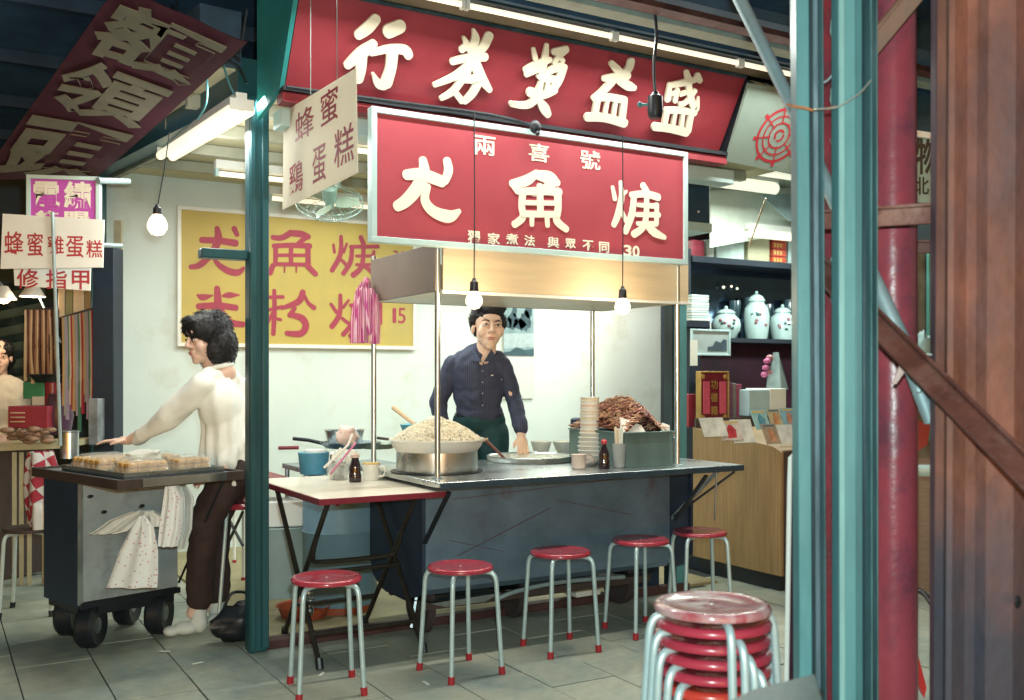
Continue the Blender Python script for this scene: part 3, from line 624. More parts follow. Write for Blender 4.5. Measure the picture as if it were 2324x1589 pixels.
# microphone-like lamp holder hanging in front of the big sign
h = at(1487,238,y=-.45)
t = thing('lamp_holder', 'black bulb holder hanging on a thick cable in front of the big red shop sign', 'lamp holder', h)
obj('cable', MB().tube([h+Vector((0,0,.05)),at(1484,150,y=-.45),at(1490,80,y=-.45),at(1484,0,y=-.45),at(1484,-60,y=-.45)], .0075, 8, smooth=4), m_blk, t)
obj('socket', MB().lathe([(.0,.06),(.014,.058),(.02,.045),(.034,.038),(.036,-.03),(.030,-.055),(.026,-.062),(.0,-.062)], h, 20), m_blk, t)
obj('screw', MB().tube([h+camv(-.03,0),h+camv(-.062,0)], .007, 8).ball(h+camv(-.07,0), .014, 10, 6, (1,.5,1)), m_tealL, t)
# junction lump on the header
h = at(1215,288,y=-.0)
t = thing('wall_junction', 'small black cable junction clamped on the rail between the two red signs', 'cable', h)
obj('clip', MB().ball(h, .026, 10, 8, (1.2,.8,1.3)).ball(h+Vector((0,-.02,-.035)), .012), m_blk, t)
obj('lead', MB().tube([at(650,198,y=.18),at(900,232,y=.17),at(1120,262,y=.16),h], .009, 8, smooth=4), m_blk, t)
# two bulbs hanging over the counter and one over the cake cart
def hbulb(px, py, y, ztop, label, e, r=.033, wirepx=None, cat='light bulb', grp=None, X=None):
    b = at(px,py,y=y); t = thing('hanging_bulb', label, cat, b, grp)
    topp = Vector((b.x,b.y,ztop)) if wirepx is None else at(*wirepx,y=y)
    obj('cord', MB().tube([b+Vector((0,0,.085)),(b+Vector((.006,0,.085))).lerp(topp,.5),topp], .0028, 6), m_blk, t)
    obj('socket', MB().lathe([(.0,.105),(.008,.10),(.011,.09),(.019,.083),(.021,.045),(.017,.032),(.0,.032)], b, 16), m_blk, t)
    obj('glass', MB().lathe([(.0,-r*1.05),(r*.6,-r*.88),(r*.97,-r*.3),(r*.98,.1*r),(r*.75,r*.7),(r*.42,r*1.1),(r*.40,r*1.25)], b, 20), m_bulb, t)
    lamp('bulb_light', 'POINT', b+Vector((0,-.0,-.0)), e, WARM if y < .5 else (1,.97,.90), r*1.25)
    return b
hbulb(1076,662+20,-.06,2.5,'bare lit bulb on a cord over the counter, in front of the man', 21, .040)
hbulb(1413,676+20,-.06,2.5,'bare lit bulb on a dark cord over the counter, right of the two', 24, .040)
b = hbulb(357,512,.9,2.9,'lit bulb hanging on a cord above the cake cart', 17, r=.048, wirepx=(385,300))
# long lit tube under the side beam
XT = BLX-.12
a, b = at(378,350,x=XT), at(548,243,x=XT)
t = thing('side_tube_light', 'bright white lit tube lamp slung under the dark side beam at upper left', 'tube light', (a+b)/2)
d = (b-a).normalized()
for off in (Vector((-.035,0,-.012)), Vector((.035,0,-.012))):
    obj('tube', MB().tube([a+off,b+off], .026, 14), m_tube, t)
obj('batten', MB().bar(a+Vector((0,0,.045)),b+Vector((0,0,.045)),.05,.04), m_white, t)
for e_ in (a,b): obj('end_cap', MB().cbox(e_+Vector((0,0,.01)),(.11,.02,.05)), m_white, t)
L_ = (b-a).length; l = lamp('side_tube_glow', 'AREA', (a+b)/2+Vector((.0,0,-.07)), 17, WHITE, .12, L_); l.rotation_euler = Euler((math.atan2(d.z, math.hypot(d.x,d.y)),0,math.atan2(-d.x,d.y)))
l = lamp('side_tube_glow', 'AREA', (a+b)/2+Vector((-.10,0,.0)), 10, WHITE, L_, .06, (a+b)/2+Vector((-1,0,0)))
l = lamp('side_tube_glow', 'AREA', (a+b)/2+Vector((.10,0,.0)), 14, WHITE, L_, .06, (a+b)/2+Vector((1,0,-.3)))
# tubes on the booth ceiling
def ceil_tube(x0, x1, y, z, label, e, mat=None, col=(.88,1.0,.94)):
    t = thing('ceiling_tube', label, 'tube light', ((x0+x1)/2,y,z), 'lit tubes under the booth ceiling')
    obj('batten', MB().box((x0,y-.03,z+.03),(x1,y+.03,z+.085)), m_white, t)
    obj('tube', MB().tube([(x0+.03,y,z),(x1-.03,y,z)], .017, 12), mat or m_tube, t)
    for xx in (x0+.01, x1-.01): obj('holder', MB().box((xx-.01,y-.02,z-.02),(xx+.01,y+.02,z+.03)), m_frame, t)
    lamp('booth_tube_glow', 'AREA', ((x0+x1)/2,y,z-.03), e, col, x1-x0, .05)
ceil_tube(-.42,.42,2.4,2.60,'lit ceiling tube behind the corner post, nearer than the yellow board', 14)
ceil_tube(.15,1.05,3.15,2.61,'lit ceiling tube just above the yellow menu board', 2.5)
ceil_tube(1.1,2.2,2.2,2.60,'lit ceiling tube hidden behind the red soup sign', 26)  # unseen tube, added to brighten the booth
ceil_tube(.1,1.1,1.5,2.64,'lit ceiling tube nearest the front, behind the hanging white sign', 22)
ceil_tube(2.5,3.6,2.9,2.60,'lit ceiling tube far right near the back wall', 33, None, (1,.96,.84))  # unseen tube, added to brighten the right of the back wall
# ceiling fan
fc = at(748,462,y=2.0)
t = thing('ceiling_fan', 'small grey-green orbit fan with a wire cage hanging below the booth ceiling', 'fan', fc)
ax = Euler((R(38), R(8), -TH)).to_matrix()
m_fan = M('fan_green',(.16,.24,.20),.4,var=.2); m_fanb = M('fan_blade',(.22,.27,.20),.4,var=.15)
mb = MB()
for rr, hh in ((.21,0),(.205,.03),(.14,-.055),(.09,-.068),(.05,-.075)):
    mb.tube([fc+ax@Vector((rr*math.cos(a*math.pi/18), rr*math.sin(a*math.pi/18), hh)) for a in range(37)], .0022 if hh else .004, 5, cap=False)
for k in range(20):
    a = k*math.pi/10; mb.tube([fc+ax@Vector((r_*math.cos(a), r_*math.sin(a), h_)) for r_, h_ in ((.03,-.077),(.14,-.055),(.205,-.01),(.205,.03),(.1,.075))], .0014, 4)
obj('cage', mb, m_fan, t)
for k in range(3):
    a = k*2*math.pi/3 + .4; mb = MB(); L = []
    for i in range(9):
        u = i/8; rr = .04+.15*u; w = .028+.055*math.sin(math.pi*min(1,u*.9+.08))
        L.append((rr, w))
    vs = []
    for rr, w in L:
        for s_ in (-1, 1):
            an = a + s_*w/rr*.5; vs.append(fc+ax@Vector((rr*math.cos(an), rr*math.sin(an), s_*.016)))
    n = len(vs); vs += [v + ax@Vector((0,0,.003)) for v in vs]
    fs = [(2*i,2*i+1,2*i+3,2*i+2) for i in range(8)] + [(n+2*i+2,n+2*i+3,n+2*i+1,n+2*i) for i in range(8)] + [(2*i,2*i+2,n+2*i+2,n+2*i) for i in range(8)] + [(2*i+1,n+2*i+1,n+2*i+3,2*i+3) for i in range(8)]
    mb.add(vs, fs); obj('blade', mb, m_fanb, t)
obj('hub', MB().lathe([(0,-.035),(.025,-.03),(.03,0),(.045,.03),(.05,.11),(.03,.13),(0,.13)], fc, 18, ax), m_fan, t)
tp = fc + ax@Vector((0,0,.12)); obj('bracket', MB().tube([tp, tp+Vector((0,0,.08)), (tp.x,tp.y,2.69)], .012, 8), m_fan, t)
# ------------------------------------------------------------------ squid soup cart
t = cart = thing('food_cart', 'stainless steel soup cart with a wooden canopy on four bright posts', 'food cart', (.8,.5,0))
CZ = .82
mb = MB().box((0,0,CZ-.028),(1.845,1.0,CZ)); obj('counter_top', mb, m_steel, t, bevel=.006)
obj('counter_lip', MB().box((0.0,-.006,CZ-.032),(1.84,-.0005,CZ-.002)), M('lip_dark',(.05,.08,.11),.4,metal=.4,var=.3), t, bevel=.002)
# front sheet, with a belly at the bottom
prof = [(.30,CZ-.03),(.30,.27),(.33,.24),(.42,.225)]
mb = MB()
mb.prism([(.07,y,z) for y,z in prof]+[(.07,y+.02,z+.004) for y,z in prof[::-1]], (1.50,0,0)); obj('front_panel', mb, m_panel, t)
prof = [(.30,CZ-.03),(.30,.30),(.36,.23),(.50,.19),(.80,.19),(.92,.25),(.96,.34),(.96,CZ-.03)]
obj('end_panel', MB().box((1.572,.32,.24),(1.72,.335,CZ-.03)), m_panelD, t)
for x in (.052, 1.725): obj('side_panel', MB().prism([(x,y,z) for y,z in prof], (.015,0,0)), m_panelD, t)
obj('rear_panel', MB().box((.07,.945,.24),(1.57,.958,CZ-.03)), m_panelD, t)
obj('belly', MB().prism([(.07,.40,.20),(.07,.5,.175),(.07,.8,.175),(.07,.92,.22),(.07,.8,.19),(.07,.5,.19)], (1.5,0,0)), m_blk, t)
for x, y in ((.07,.17),(1.50,.15),(.07,.95),(1.50,.95)):
    o = obj('post', MB().tube([(x,y,CZ-.002),(x,y,1.95)], .014, 14), m_steel, t)
    obj('foot_plate', MB().lathe([(.03,0),(.03,.004),(.018,.007),(0,.007)], (x,y,CZ), 16), m_steelD, o)
# canopy of boards
cz0, cz1 = 1.70, 1.925
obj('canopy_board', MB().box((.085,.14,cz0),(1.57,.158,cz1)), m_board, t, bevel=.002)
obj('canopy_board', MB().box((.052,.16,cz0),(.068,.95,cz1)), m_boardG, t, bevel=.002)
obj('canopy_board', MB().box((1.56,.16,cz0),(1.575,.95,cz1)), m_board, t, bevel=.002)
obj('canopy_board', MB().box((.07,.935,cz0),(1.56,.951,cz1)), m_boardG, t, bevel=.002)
obj('canopy_ceiling', MB().box((.07,.16,cz0+.002),(1.558,.934,cz0+.012)), M('canopy_pale',(.72,.68,.56),.4,var=.1,scale=3), t)
obj('canopy_edge', MB().box((.075,.128,cz0-.010),(1.575,.139,cz0+.006)), m_white, t, bevel=.002)
# folding brackets of the counter leaf
for x in (.06, 1.60):
    obj('bracket', MB().bar((x,.03,CZ-.05),(x,.29,.50),.02,.012), m_blk, t)
obj('bracket', MB().bar((1.74,.10,CZ-.04),(1.585,.36,.46),.018,.02), m_steelD, t)
obj('bracket', MB().bar((1.80,.03,CZ-.04),(1.60,.30,.52),.03,.012), m_blk, t)
obj('hook_rod', MB().tube([(1.70,.06,CZ-.03),(1.705,.08,.52)], .005, 6), m_steelD, t)
# raised edge lines of the front sheet
m_line = M('scratch_line',(.17,.10,.13),.4,metal=.4)
for a, b in (((.22,.70),(1.45,.76)),((.24,.42),(.78,.62)),((.82,.66),(1.30,.55)),((.2,.5),(.5,.42))):
    obj('seam', MB().bar((a[0],.2985,a[1]),(b[0],.2985,b[1]),.004,.003), m_line, t)
# wheels and axle frame
def wheel(x, y, r, w):
    ax = Euler((0,R(90),0)).to_matrix()
    o = obj('wheel', MB().lathe([(r*.62,-w*.4),(r*.9,-w*.5),(r,-w*.3),(r,w*.3),(r*.9,w*.5),(r*.62,w*.4)], (x,y,r), 28, ax), M('tyre',(.06,.045,.045),.8,var=.3), t)
    obj('hub', MB().lathe([(0,-w*.45),(r*.2,-w*.42),(r*.28,-w*.2),(r*.6,-w*.15),(r*.6,w*.15),(r*.28,w*.2),(r*.2,w*.42),(0,w*.45)], (x,y,r), 20, ax), m_steelD, o)
for x, y in ((.16,.55),(.72,.60),(1.42,.58)): wheel(x, y, .15, .045)
obj('fork', MB().bar((.12,.48,.27),(.06,.44,.06),.012,.07), m_steelD, t)
obj('under_frame', MB().bar((.1,.40,.17),(1.5,.40,.17),.03,.04).bar((.1,.80,.17),(1.5,.80,.17),.03,.04), m_woodD, t)
obj('under_tray', MB().prism([(.12,.35,.19),(.20,.35,.165),(.42,.35,.165),(.52,.35,.20)], (0,.2,0)), m_steelD, t)
obj('pipe_run', MB().tube([(.5,.36,.17),(.62,.35,.2),(.9,.36,.215),(1.3,.36,.2)], .012, 8, smooth=4), m_grey, t)
# crates and things under the cart
single('floor_crate', MB().box((1.16,.62,.05),(1.33,.8,.19)), m_white, 'pale box on the floor under the right end of the food cart', 'box', bevel=.006)
single('floor_crate', MB().box((1.62,.8,.0),(1.9,1.1,.26)), m_panelD, 'dark box on the floor between the food cart and the wooden cabinet', 'box', bevel=.006)

# --- noodle tub
def P82(px, py): return at(px, py, z=CZ)
c = Vector((.228,.50,CZ))
t = thing('noodle_tub', 'steel steamer tub holding a white basin heaped with pale noodles, left on the counter', 'tub', c)
obj('tub', MB().lathe([(0,.004),(.205,.004),(.207,.02),(.205,.105),(.20,.11),(0,.11)], c, 48), m_steel, t)
obj('base_ring', MB().lathe([(.20,.0),(.235,.0),(.235,.006),(.20,.008)], c, 40), m_blk, t)
obj('basin', MB().lathe([(.17,.08),(.205,.105),(.228,.135),(.236,.165),(.241,.168),(.243,.16),(.236,.158),(.215,.155),(0,.15)], c, 48), m_white, t)
rnd = random.Random(5); mb = MB()
obj('noodle_core', MB().lathe([(.225,.15),(.20,.166),(.15,.196),(.09,.226),(.04,.243),(0,.252)], c, 32), M('noodle_base',(.84,.76,.58),.6,var=.2,scale=40,bump=.8,bscale=120), t)
def mound(r): return .15 + .108*(1-(r/.235)**1.8) + .015*max(0,1-r/.05)
for k in range(620):
    a = rnd.uniform(0,6.28); r = .225*math.sqrt(rnd.random()); h = rnd.uniform(0,6.28); pts = []
    for i in range(6):
        rr = min(r,.228); pts.append(c + Vector((rr*math.cos(a), rr*math.sin(a), mound(rr)+rnd.uniform(-.003,.011))))
        x = r*math.cos(a)+.02*math.cos(h); y = r*math.sin(a)+.02*math.sin(h); r = math.hypot(x,y); a = math.atan2(y,x); h += rnd.uniform(-.9,.9)
    mb.tube(pts, .0027, 4, cap=False)
tag(obj('noodles', mb, M('noodle',(.92,.86,.70),.5,var=.12,scale=30), t, smooth=60), kind='stuff')
obj('herb', MB().ball(c+Vector((.005,-.05,.246)), .022, 8, 6, (1.6,.7,.4)), M('herb',(.18,.28,.10),.7,var=.4,bump=.5), t)
a = c+Vector((.01,-.01,.31)); 
obj('cloth_tip', MB().ball(c+Vector((-.02,-.01,.262)), .036, 12, 8, (1.3,1,.6)), m_white, t)
m_lad = M('bamboo',(.62,.47,.29),.5,var=.15)
def ladle(name, p, q, r0, r1, mat, label, cat='utensil'):
    return single(name, MB().tube([p,p.lerp(q,.5),q], [r0,(r0+r1)/2,r1], 8), mat, label, cat)
ladle('wooden_paddle', at(893,925,Z=5.3), at(968,985,Z=5.1), .014, .008, m_lad, 'pale wooden paddle stuck slanting into the left of the noodle heap')
ladle('dark_chopstick', at(857,994,Z=5.35), at(925,1002,Z=5.2), .008, .006, m_woodD, 'dark handle lying behind the left rim of the noodle basin')
ladle('serving_chopstick', at(1078,1010,Z=5.0), at(1106,996,Z=5.1), .007, .006, m_lad, 'short pale stick lying on the right rim of the noodle basin')
ladle('ladle_handle', at(1098,995,Z=5.5), at(1150,1045,Z=5.5), .009, .007, M('redwood',(.20,.07,.06),.5), 'reddish wooden ladle handle leaning down into the soup pan')
# pan with lid / soup pan
c = P82(1203,1046)
t = thing('soup_pan', 'wide shallow round pan of pale soup set in the middle of the counter', 'pan', c)
obj('pan', MB().lathe([(.235,0),(.245,.012),(.25,.03),(.243,.033),(.232,.024),(0,.02)], c, 48), m_steel, t)
obj('soup', MB().lathe([(.232,.0245),(.15,.027),(0,.028)], c, 40), M('soup',(.55,.54,.42),.25,var=.3,scale=22,bump=.5,bscale=40), t)
# white bag by the hand
mb = MB()
def crumple(mb, c, sx, sy, sz, seed, n=14):
    k = len(mb.v); mb.ball((0,0,0), 1, n+4, n)
    for i in range(k, len(mb.v)):
        v = Vector(mb.v[i]); f = 1 + .35*noise.noise(v*1.8+Vector((seed,0,0))) + .18*noise.noise(v*4.5+Vector((0,seed,0)))
        mb.v[i] = (c[0]+v.x*f*sx, c[1]+v.y*f*sy, max(c[2]-sz*.95, c[2]+v.z*f*sz))
    return mb
c = P82(1163,1040)+Vector((.02,.22,.045)); single('white_cloth', crumple(MB(), c, .07,.05,.045, 3), m_white, 'crumpled white cloth beside the man\'s hand behind the soup pan', 'cloth', smooth=60)
# bowls
def bowl(px, py, r, h, label, grp=None, mat=None, dz=0):
    c = P82(px,py)+Vector((0,0,dz)); t = thing('bowl', label, 'bowl', c, grp)
    obj('bowl_body', MB().lathe([(r*.45,0),(r*.5,.006),(r*.78,h*.45),(r,h),(r*.97,h+.003),(r*.9,h*.85),(0,h*.8)], c, 28), mat or m_white, t)
    return t, c
m_bowl = M('ceramic',(.74,.78,.74),.25,var=.08,coat=.4)
for px, r, lab in ((1228,.065,'round pale bowl behind the soup pan, left of the pair'),(1285,.085,'larger pale bowl behind the soup pan, right of the pair')):
    t, c = bowl(px,1034,r,.085,lab,'pair of bowls behind the soup pan',m_bowl); obj('filling', MB().lathe([(r*.88,.075),(r*.5,.088),(0,.09)], c, 20), M('fill',(.56,.5,.34),.5,var=.4,scale=40,bump=.6), t)
c = P82(1222,1036); obj('spoon_x', MB().tube([(0,0,0),(0,0,.01)],.001,4), m_blk, None) if False else None
# stack of bowls with cup stack on top
c = P82(1343,1052)
for k in range(6):
    t = thing('stacked_bowl', ['bottom white bowl of the tall stack beside the red-capped bottle','second white bowl from the bottom of the tall stack','third white bowl from the bottom of the tall stack','fourth white bowl from the bottom of the tall stack','fifth white bowl from the bottom of the tall stack','top white bowl of the tall stack, under the paper cups'][k], 'bowl', c+Vector((0,0,.026*k)), 'white bowls stacked on the counter')
    s = .082 - .002*k; b_ = c+Vector((rnd.uniform(-.003,.003),rnd.uniform(-.003,.003),.024*k))
    obj('bowl_body', MB().lathe([(s*.5,0),(s*.55,.008),(s*.85,.03),(s,.05),(s*.97,.053),(s*.9,.046),(0,.02)], b_, 28), m_white, t)
for k in range(12):
    z0 = .155+.0175*k; s = .052-.001*(k>6); b_ = c+Vector((-.012+rnd.uniform(-.002,.002),.003,z0))
    t = thing('paper_cup', ('lowest','second','third','fourth','fifth','sixth','seventh','eighth','ninth','tenth','eleventh','topmost')[k]+' white paper cup, counted upwards, of the nested stack on the bowls', 'paper cup', b_, 'nested paper cups on the bowls')
    obj('cup', MB().lathe([(s*.78,-.05 if k else 0),(s*.99,.012),(s*1.05,.015),(s*1.05,.0195),(s*.96,.0195),(0,.0)], b_, 24), m_white, t)
    obj('band', MB().lathe([(s*.965,.002),(s*1.0,.011)], b_, 24), M('orange_band%d' % k,(.82,.62+.06*(k%3),.52),.5,var=.2,scale=30), t) if k % 2 else None
# white cup
c = P82(1313,1064)
single('white_cup', MB().lathe([(.032,0),(.036,.004),(.038,.07),(.040,.075),(.036,.076),(.034,.06),(0,.055)], c, 24), M('cup_pinkish',(.78,.66,.58),.35), 'plain white cup on the counter between the soup pan and the stacked bowls', 'cup')
c = P82(1345,1060); single('plastic_bag', crumple(MB(), c+Vector((.0,.05,.03)), .05,.04,.035, 8), M('bag_grey',(.55,.52,.50),.4,var=.3,scale=20), 'crumpled plastic bag at the foot of the stacked bowls', 'bag', smooth=60)
def bottle(c, label, mbody, mcap, r=.026, h=.125, neck=.012, fill=None, name='sauce_bottle'):
    t = thing(name, label, 'bottle', c)
    obj('glass', MB().lathe([(0,0),(r*.92,0),(r,.006),(r,h*.25),(r*.86,h*.36),(r*.95,h*.5),(r*.8,h*.62),(neck*1.1,h*.78),(neck,h*.9),(0,h*.9)], c, 24), mbody, t)
    obj('cap', MB().lathe([(neck*1.3,h*.86),(neck*1.35,h*.96),(neck*.8,h*1.02),(0,h*1.03)], c, 18), mcap, t)
    return t
m_soy = M('soy_glass',(.02,.008,.012),.08,var=.1,coat=.6)
bottle(P82(1371,1064), 'dark soy bottle with a red cap in the middle of the counter', m_soy, M('cap_red',(.45,.05,.06),.4), .030, .15)
bottle(P82(1434,1058), 'small amber glass bottle with a yellow cap, left of the right front post', M('amber_glass',(.26,.25,.14),.1,var=.2), M('cap_yel',(.70,.50,.10),.4), .026,.135)
# steel cup of chopsticks
c = P82(1405,1062)
t = thing('chopstick_cup', 'tall glass tumbler packed with wrapped chopsticks on the counter', 'cup', c)
obj('tumbler', MB().lathe([(.026,0),(.030,.004),(.036,.13),(.033,.13),(.027,.01),(0,.008)], c, 24), M('tumbler',(.55,.60,.60),.12,trans=.35,var=.1), t)
for k in range(16):
    a = k*2.4; r = .007+.016*((k*7)%5)/5; p = c+Vector((r*math.cos(a)*.7,r*math.sin(a)*.7,.012)); q = p+Vector((r*math.cos(a)*.7,r*math.sin(a)*.7,.19+.02*((k*3)%4)/4))
    obj('chopsticks', MB().bar(p,q,.008,.005), m_paper if k % 3 else m_lad, t)
single('lime', MB().ball(P82(1383,1056)+Vector((0,.05,.03)), .022, 12, 8), M('lime',(.12,.35,.10),.4), 'small green lime behind the red-capped soy bottle', 'fruit')
# steel tray heaped with dried squid strips
m_traym = M('tray_teal_steel',(.20,.31,.31),.35,metal=.55,var=.2,scale=4,stretch=(1,1,.3))
t = thing('squid_tray', 'steel box tray heaped with brown squid strips at the right end of the counter', 'tray', (1.32,.42,CZ))
x0,x1,y0,y1,zt = 1.165,1.485,.165,.70,1.0
obj('tray_wall', MB().box((x0,y0,CZ+.001),(x1,y0+.006,zt)), m_traym, t); obj('tray_wall', MB().box((x0,y1-.006,CZ+.001),(x1,y1,zt)), m_traym, t)
obj('tray_wall', MB().box((x0,y0+.007,CZ+.001),(x0+.006,y1-.007,zt)), m_traym, t); obj('tray_wall', MB().box((x1-.006,y0+.007,CZ+.001),(x1,y1-.007,zt)), m_traym, t)
obj('tray_rim', MB().bar((x0-.008,y0-.004,zt+.003),(x1+.008,y0-.004,zt+.003),.012,.008).bar((x0-.004,y0+.01,zt+.003),(x0-.004,y1,zt+.003),.012,.008), m_traym, t, bevel=.002)
def pile(u, v):  # height of the heap over the tray
    return zt - .02 + .20*max(0,(1-abs(u-.42)*1.75))*(.35+.65*math.sin(math.pi*min(1,max(0,.15+v*.8)))) 
mb = MB(); n = 16; vs = []
for j in range(n+1):
    for i in range(n+1):
        u, v = i/n, j/n; vs.append((x0+.012+(x1-x0-.024)*u, y0+.01+(y1-y0-.02)*v, pile(u,v)-.012))
obj('heap_core', MB().add(vs, [(j*(n+1)+i,j*(n+1)+i+1,(j+1)*(n+1)+i+1,(j+1)*(n+1)+i) for j in range(n) for i in range(n)]), M('squid_core',(.13,.05,.03),.7,var=.3), t)
mbs = [MB(),MB(),MB()]
for k in range(900):
    u, v = rnd.random(), rnd.random(); h = rnd.uniform(0,6.28); z = pile(u,v)+rnd.uniform(-.004,.014)
    c = Vector((x0+.015+(x1-x0-.03)*u, y0+.015+(y1-y0-.03)*v, z)); L_ = rnd.uniform(.018,.042); dx = Vector((math.cos(h),math.sin(h),rnd.uniform(-.35,.35)))*L_
    b_ = Vector((0,0,rnd.uniform(.0,.014)))
    mbs[k%3].tube([c-dx,c+b_,c+dx], [.0028,.0044,.0022], 4, cap=False)
for mm, col in zip(mbs, ((.52,.29,.19),(.66,.43,.29),(.36,.16,.14))):
    tag(obj('squid_strips', mm, M('squid',col,.4,var=.25,scale=40,coat=.3), t), kind='stuff')
for a, b in (((x0+.02,y0+.03),(x0+.12,y0+.005)),((x1-.10,y0+.03),(x1-.005,y0+.02))):
    pass
obj('liner', MB().prism([(x1-.075,y0+.012,zt-.02),(x1-.012,y0+.012,zt-.02),(x1-.008,y0+.02,zt+.035),(x1-.045,y0+.03,zt+.05)], (0,.012,0)), m_white, t)
obj('liner', MB().prism([(x0+.005,y0+.02,zt-.02),(x0+.16,y0+.012,zt-.02),(x0+.12,y0+.02,zt+.04),(x0+.01,y0+.06,zt+.085)], (0,.012,0)), m_white, t)
single('steel_box', MB().box((1.52,.30,CZ+.001),(1.63,.5,CZ+.14)), m_steelD, 'small grey steel box on the counter behind the right front post', 'box', bevel=.004)
# dark canister behind stacked bowls
c = at(1312,HY,y=.80); c.z = CZ; single('dark_can', MB().lathe([(.0,0),(.045,0),(.045,.23),(.03,.24),(0,.24)], c, 20), m_panelD, 'dark blue can behind the tall stack of bowls', 'can')
# pink bags hanging from the rear left post
t = thing('hanging_bags', 'bunch of pink striped plastic bags hanging from the left rear post of the cart', 'bags', (.03,.9,1.4))
m_bag = bpy.data.materials.new('striped_bag'); m_bag.use_nodes = True; T = m_bag.node_tree; b_ = T.nodes['Principled BSDF']
tc = T.nodes.new('ShaderNodeTexCoord'); wv = T.nodes.new('ShaderNodeTexWave'); wv.inputs['Scale'].default_value = 26; wv.inputs['Distortion'].default_value = 1.2
T.links.new(tc.outputs['Object'], wv.inputs[0]); rp = T.nodes.new('ShaderNodeValToRGB'); rp.color_ramp.elements[0].color = (.46,.06,.24,1); rp.color_ramp.elements[1].color = (.76,.50,.58,1); rp.color_ramp.elements[0].position=.3; rp.color_ramp.elements[1].position=.75
T.links.new(wv.outputs[0], rp.inputs[0]); T.links.new(rp.outputs[0], b_.inputs[0]); b_.inputs['Roughness'].default_value = .35
def bagmesh(pl_pts, Z, thick, folds, seed, amp=.012):
    """hanging bag outline: list of (left px, right px, y px)"""
    mb = MB(); n = 18; rows = len(pl_pts); vs = []
    for j, (l, r, y) in enumerate(pl_pts):
        for i in range(n+1):
            u = i/n; p = at(l+(r-l)*u, y, Z=Z); w = math.sin(math.pi*u)**.6*thick*.5 + amp*math.sin(u*folds+seed+j*.25)
            vs.append(p - camv(0,1)*w)
    k = len(vs)
    for j, (l, r, y) in enumerate(pl_pts):
        for i in range(n+1):
            u = i/n; p = at(l+(r-l)*u, y, Z=Z); w = math.sin(math.pi*u)**.6*thick*.5 + amp*.5*math.sin(u*folds*.8+seed)
            vs.append(p + camv(0,1)*w)
    f = [(j*(n+1)+i,j*(n+1)+i+1,(j+1)*(n+1)+i+1,(j+1)*(n+1)+i) for j in range(rows-1) for i in range(n)]
    f2 = [tuple(reversed([a+k for a in q])) for q in f]
    return mb.add(vs, f+f2)
Zb = depth(Vector((.07,.93,1.4)))-.05
obj('bag', bagmesh([(820,842,640),(808,840,660),(800,838,700),(796,838,745),(795,836,779)], Zb, .05, 16, 1), m_bag, t, smooth=60)
obj('bag', bagmesh([(825,850,655),(826,856,690),(830,860,730),(834,862,760)], Zb-.06, .05, 14, 3), m_bag, t, smooth=60)
obj('bag', bagmesh([(842,858,668),(846,862,710),(843,863,750),(838,862,780)], Zb-.1, .03, 12, 5), m_bag, t, smooth=60)
obj('tie', MB().ball(at(832,640,Z=Zb), .02, 10, 8, (1,.8,1.3)), m_pink, t)
# ------------------------------------------------------------------ people (remeshed continuous bodies)
def blob(name, prims, mat, parent, voxel=.006, it=3, fn=None):
    bm = bmesh.new()
    for p in prims:
        if p[0] == 'c':
            _, a, ra, b, rb = p; a, b = Vector(a), Vector(b); d = b - a; L_ = d.length
            for q, r in ((a, ra), (b, rb)):
                bmesh.ops.create_icosphere(bm, subdivisions=3, radius=r, matrix=Matrix.Translation(q))
            if L_ > 1e-5:
                m = Matrix.Translation((a+b)/2) @ d.to_track_quat('Z','Y').to_matrix().to_4x4()
                bmesh.ops.create_cone(bm, cap_ends=True, segments=24, radius1=ra*.999, radius2=rb*.999, depth=L_, matrix=m)
        else:
            _, c, r = p[:3]; rot = p[3] if len(p) > 3 else Matrix.Identity(3)
            m = Matrix.Translation(Vector(c)) @ rot.to_4x4() @ Matrix.Diagonal((*r, 1))
            bmesh.ops.create_icosphere(bm, subdivisions=4, radius=1, matrix=m)
    me = bpy.data.meshes.new('tmp'); bm.to_mesh(me); bm.free()
    o = bpy.data.objects.new('tmp', me); C.objects.link(o)
    rm = o.modifiers.new('r','REMESH'); rm.mode = 'VOXEL'; rm.voxel_size = voxel; rm.use_smooth_shade = True
    sm = o.modifiers.new('s','SMOOTH'); sm.factor = .5; sm.iterations = it
    dg = bpy.context.evaluated_depsgraph_get(); dg.update()
    me2 = bpy.data.meshes.new_from_object(o.evaluated_get(dg)); bpy.data.objects.remove(o); bpy.data.meshes.remove(me)
    if fn:
        P = [(v.co.copy(), v.normal.copy()) for v in me2.vertices]; fl = []
        for co, n in P: fl.extend(fn(co, n))
        me2.vertices.foreach_set('co', fl); me2.update()
    me2.name = name; me2.materials.clear(); me2.materials.append(mat)
    for p in me2.polygons: p.use_smooth = True
    o = bpy.data.objects.new(name, me2); C.objects.link(o)
    if parent is not None: o.parent = parent; OFF[o] = Vector((0,0,0))
    return o
def chain(pts): return [('c', a[0], a[1], b[0], b[1]) for a, b in zip(pts, pts[1:])]
def head_mats(c, yaw, tilt, nod, s=1.0):
    m = Euler((nod, tilt, yaw), 'ZXY' if False else 'XYZ').to_matrix()
    return lambda v: Vector(c) + m @ (Vector(v)*s), m
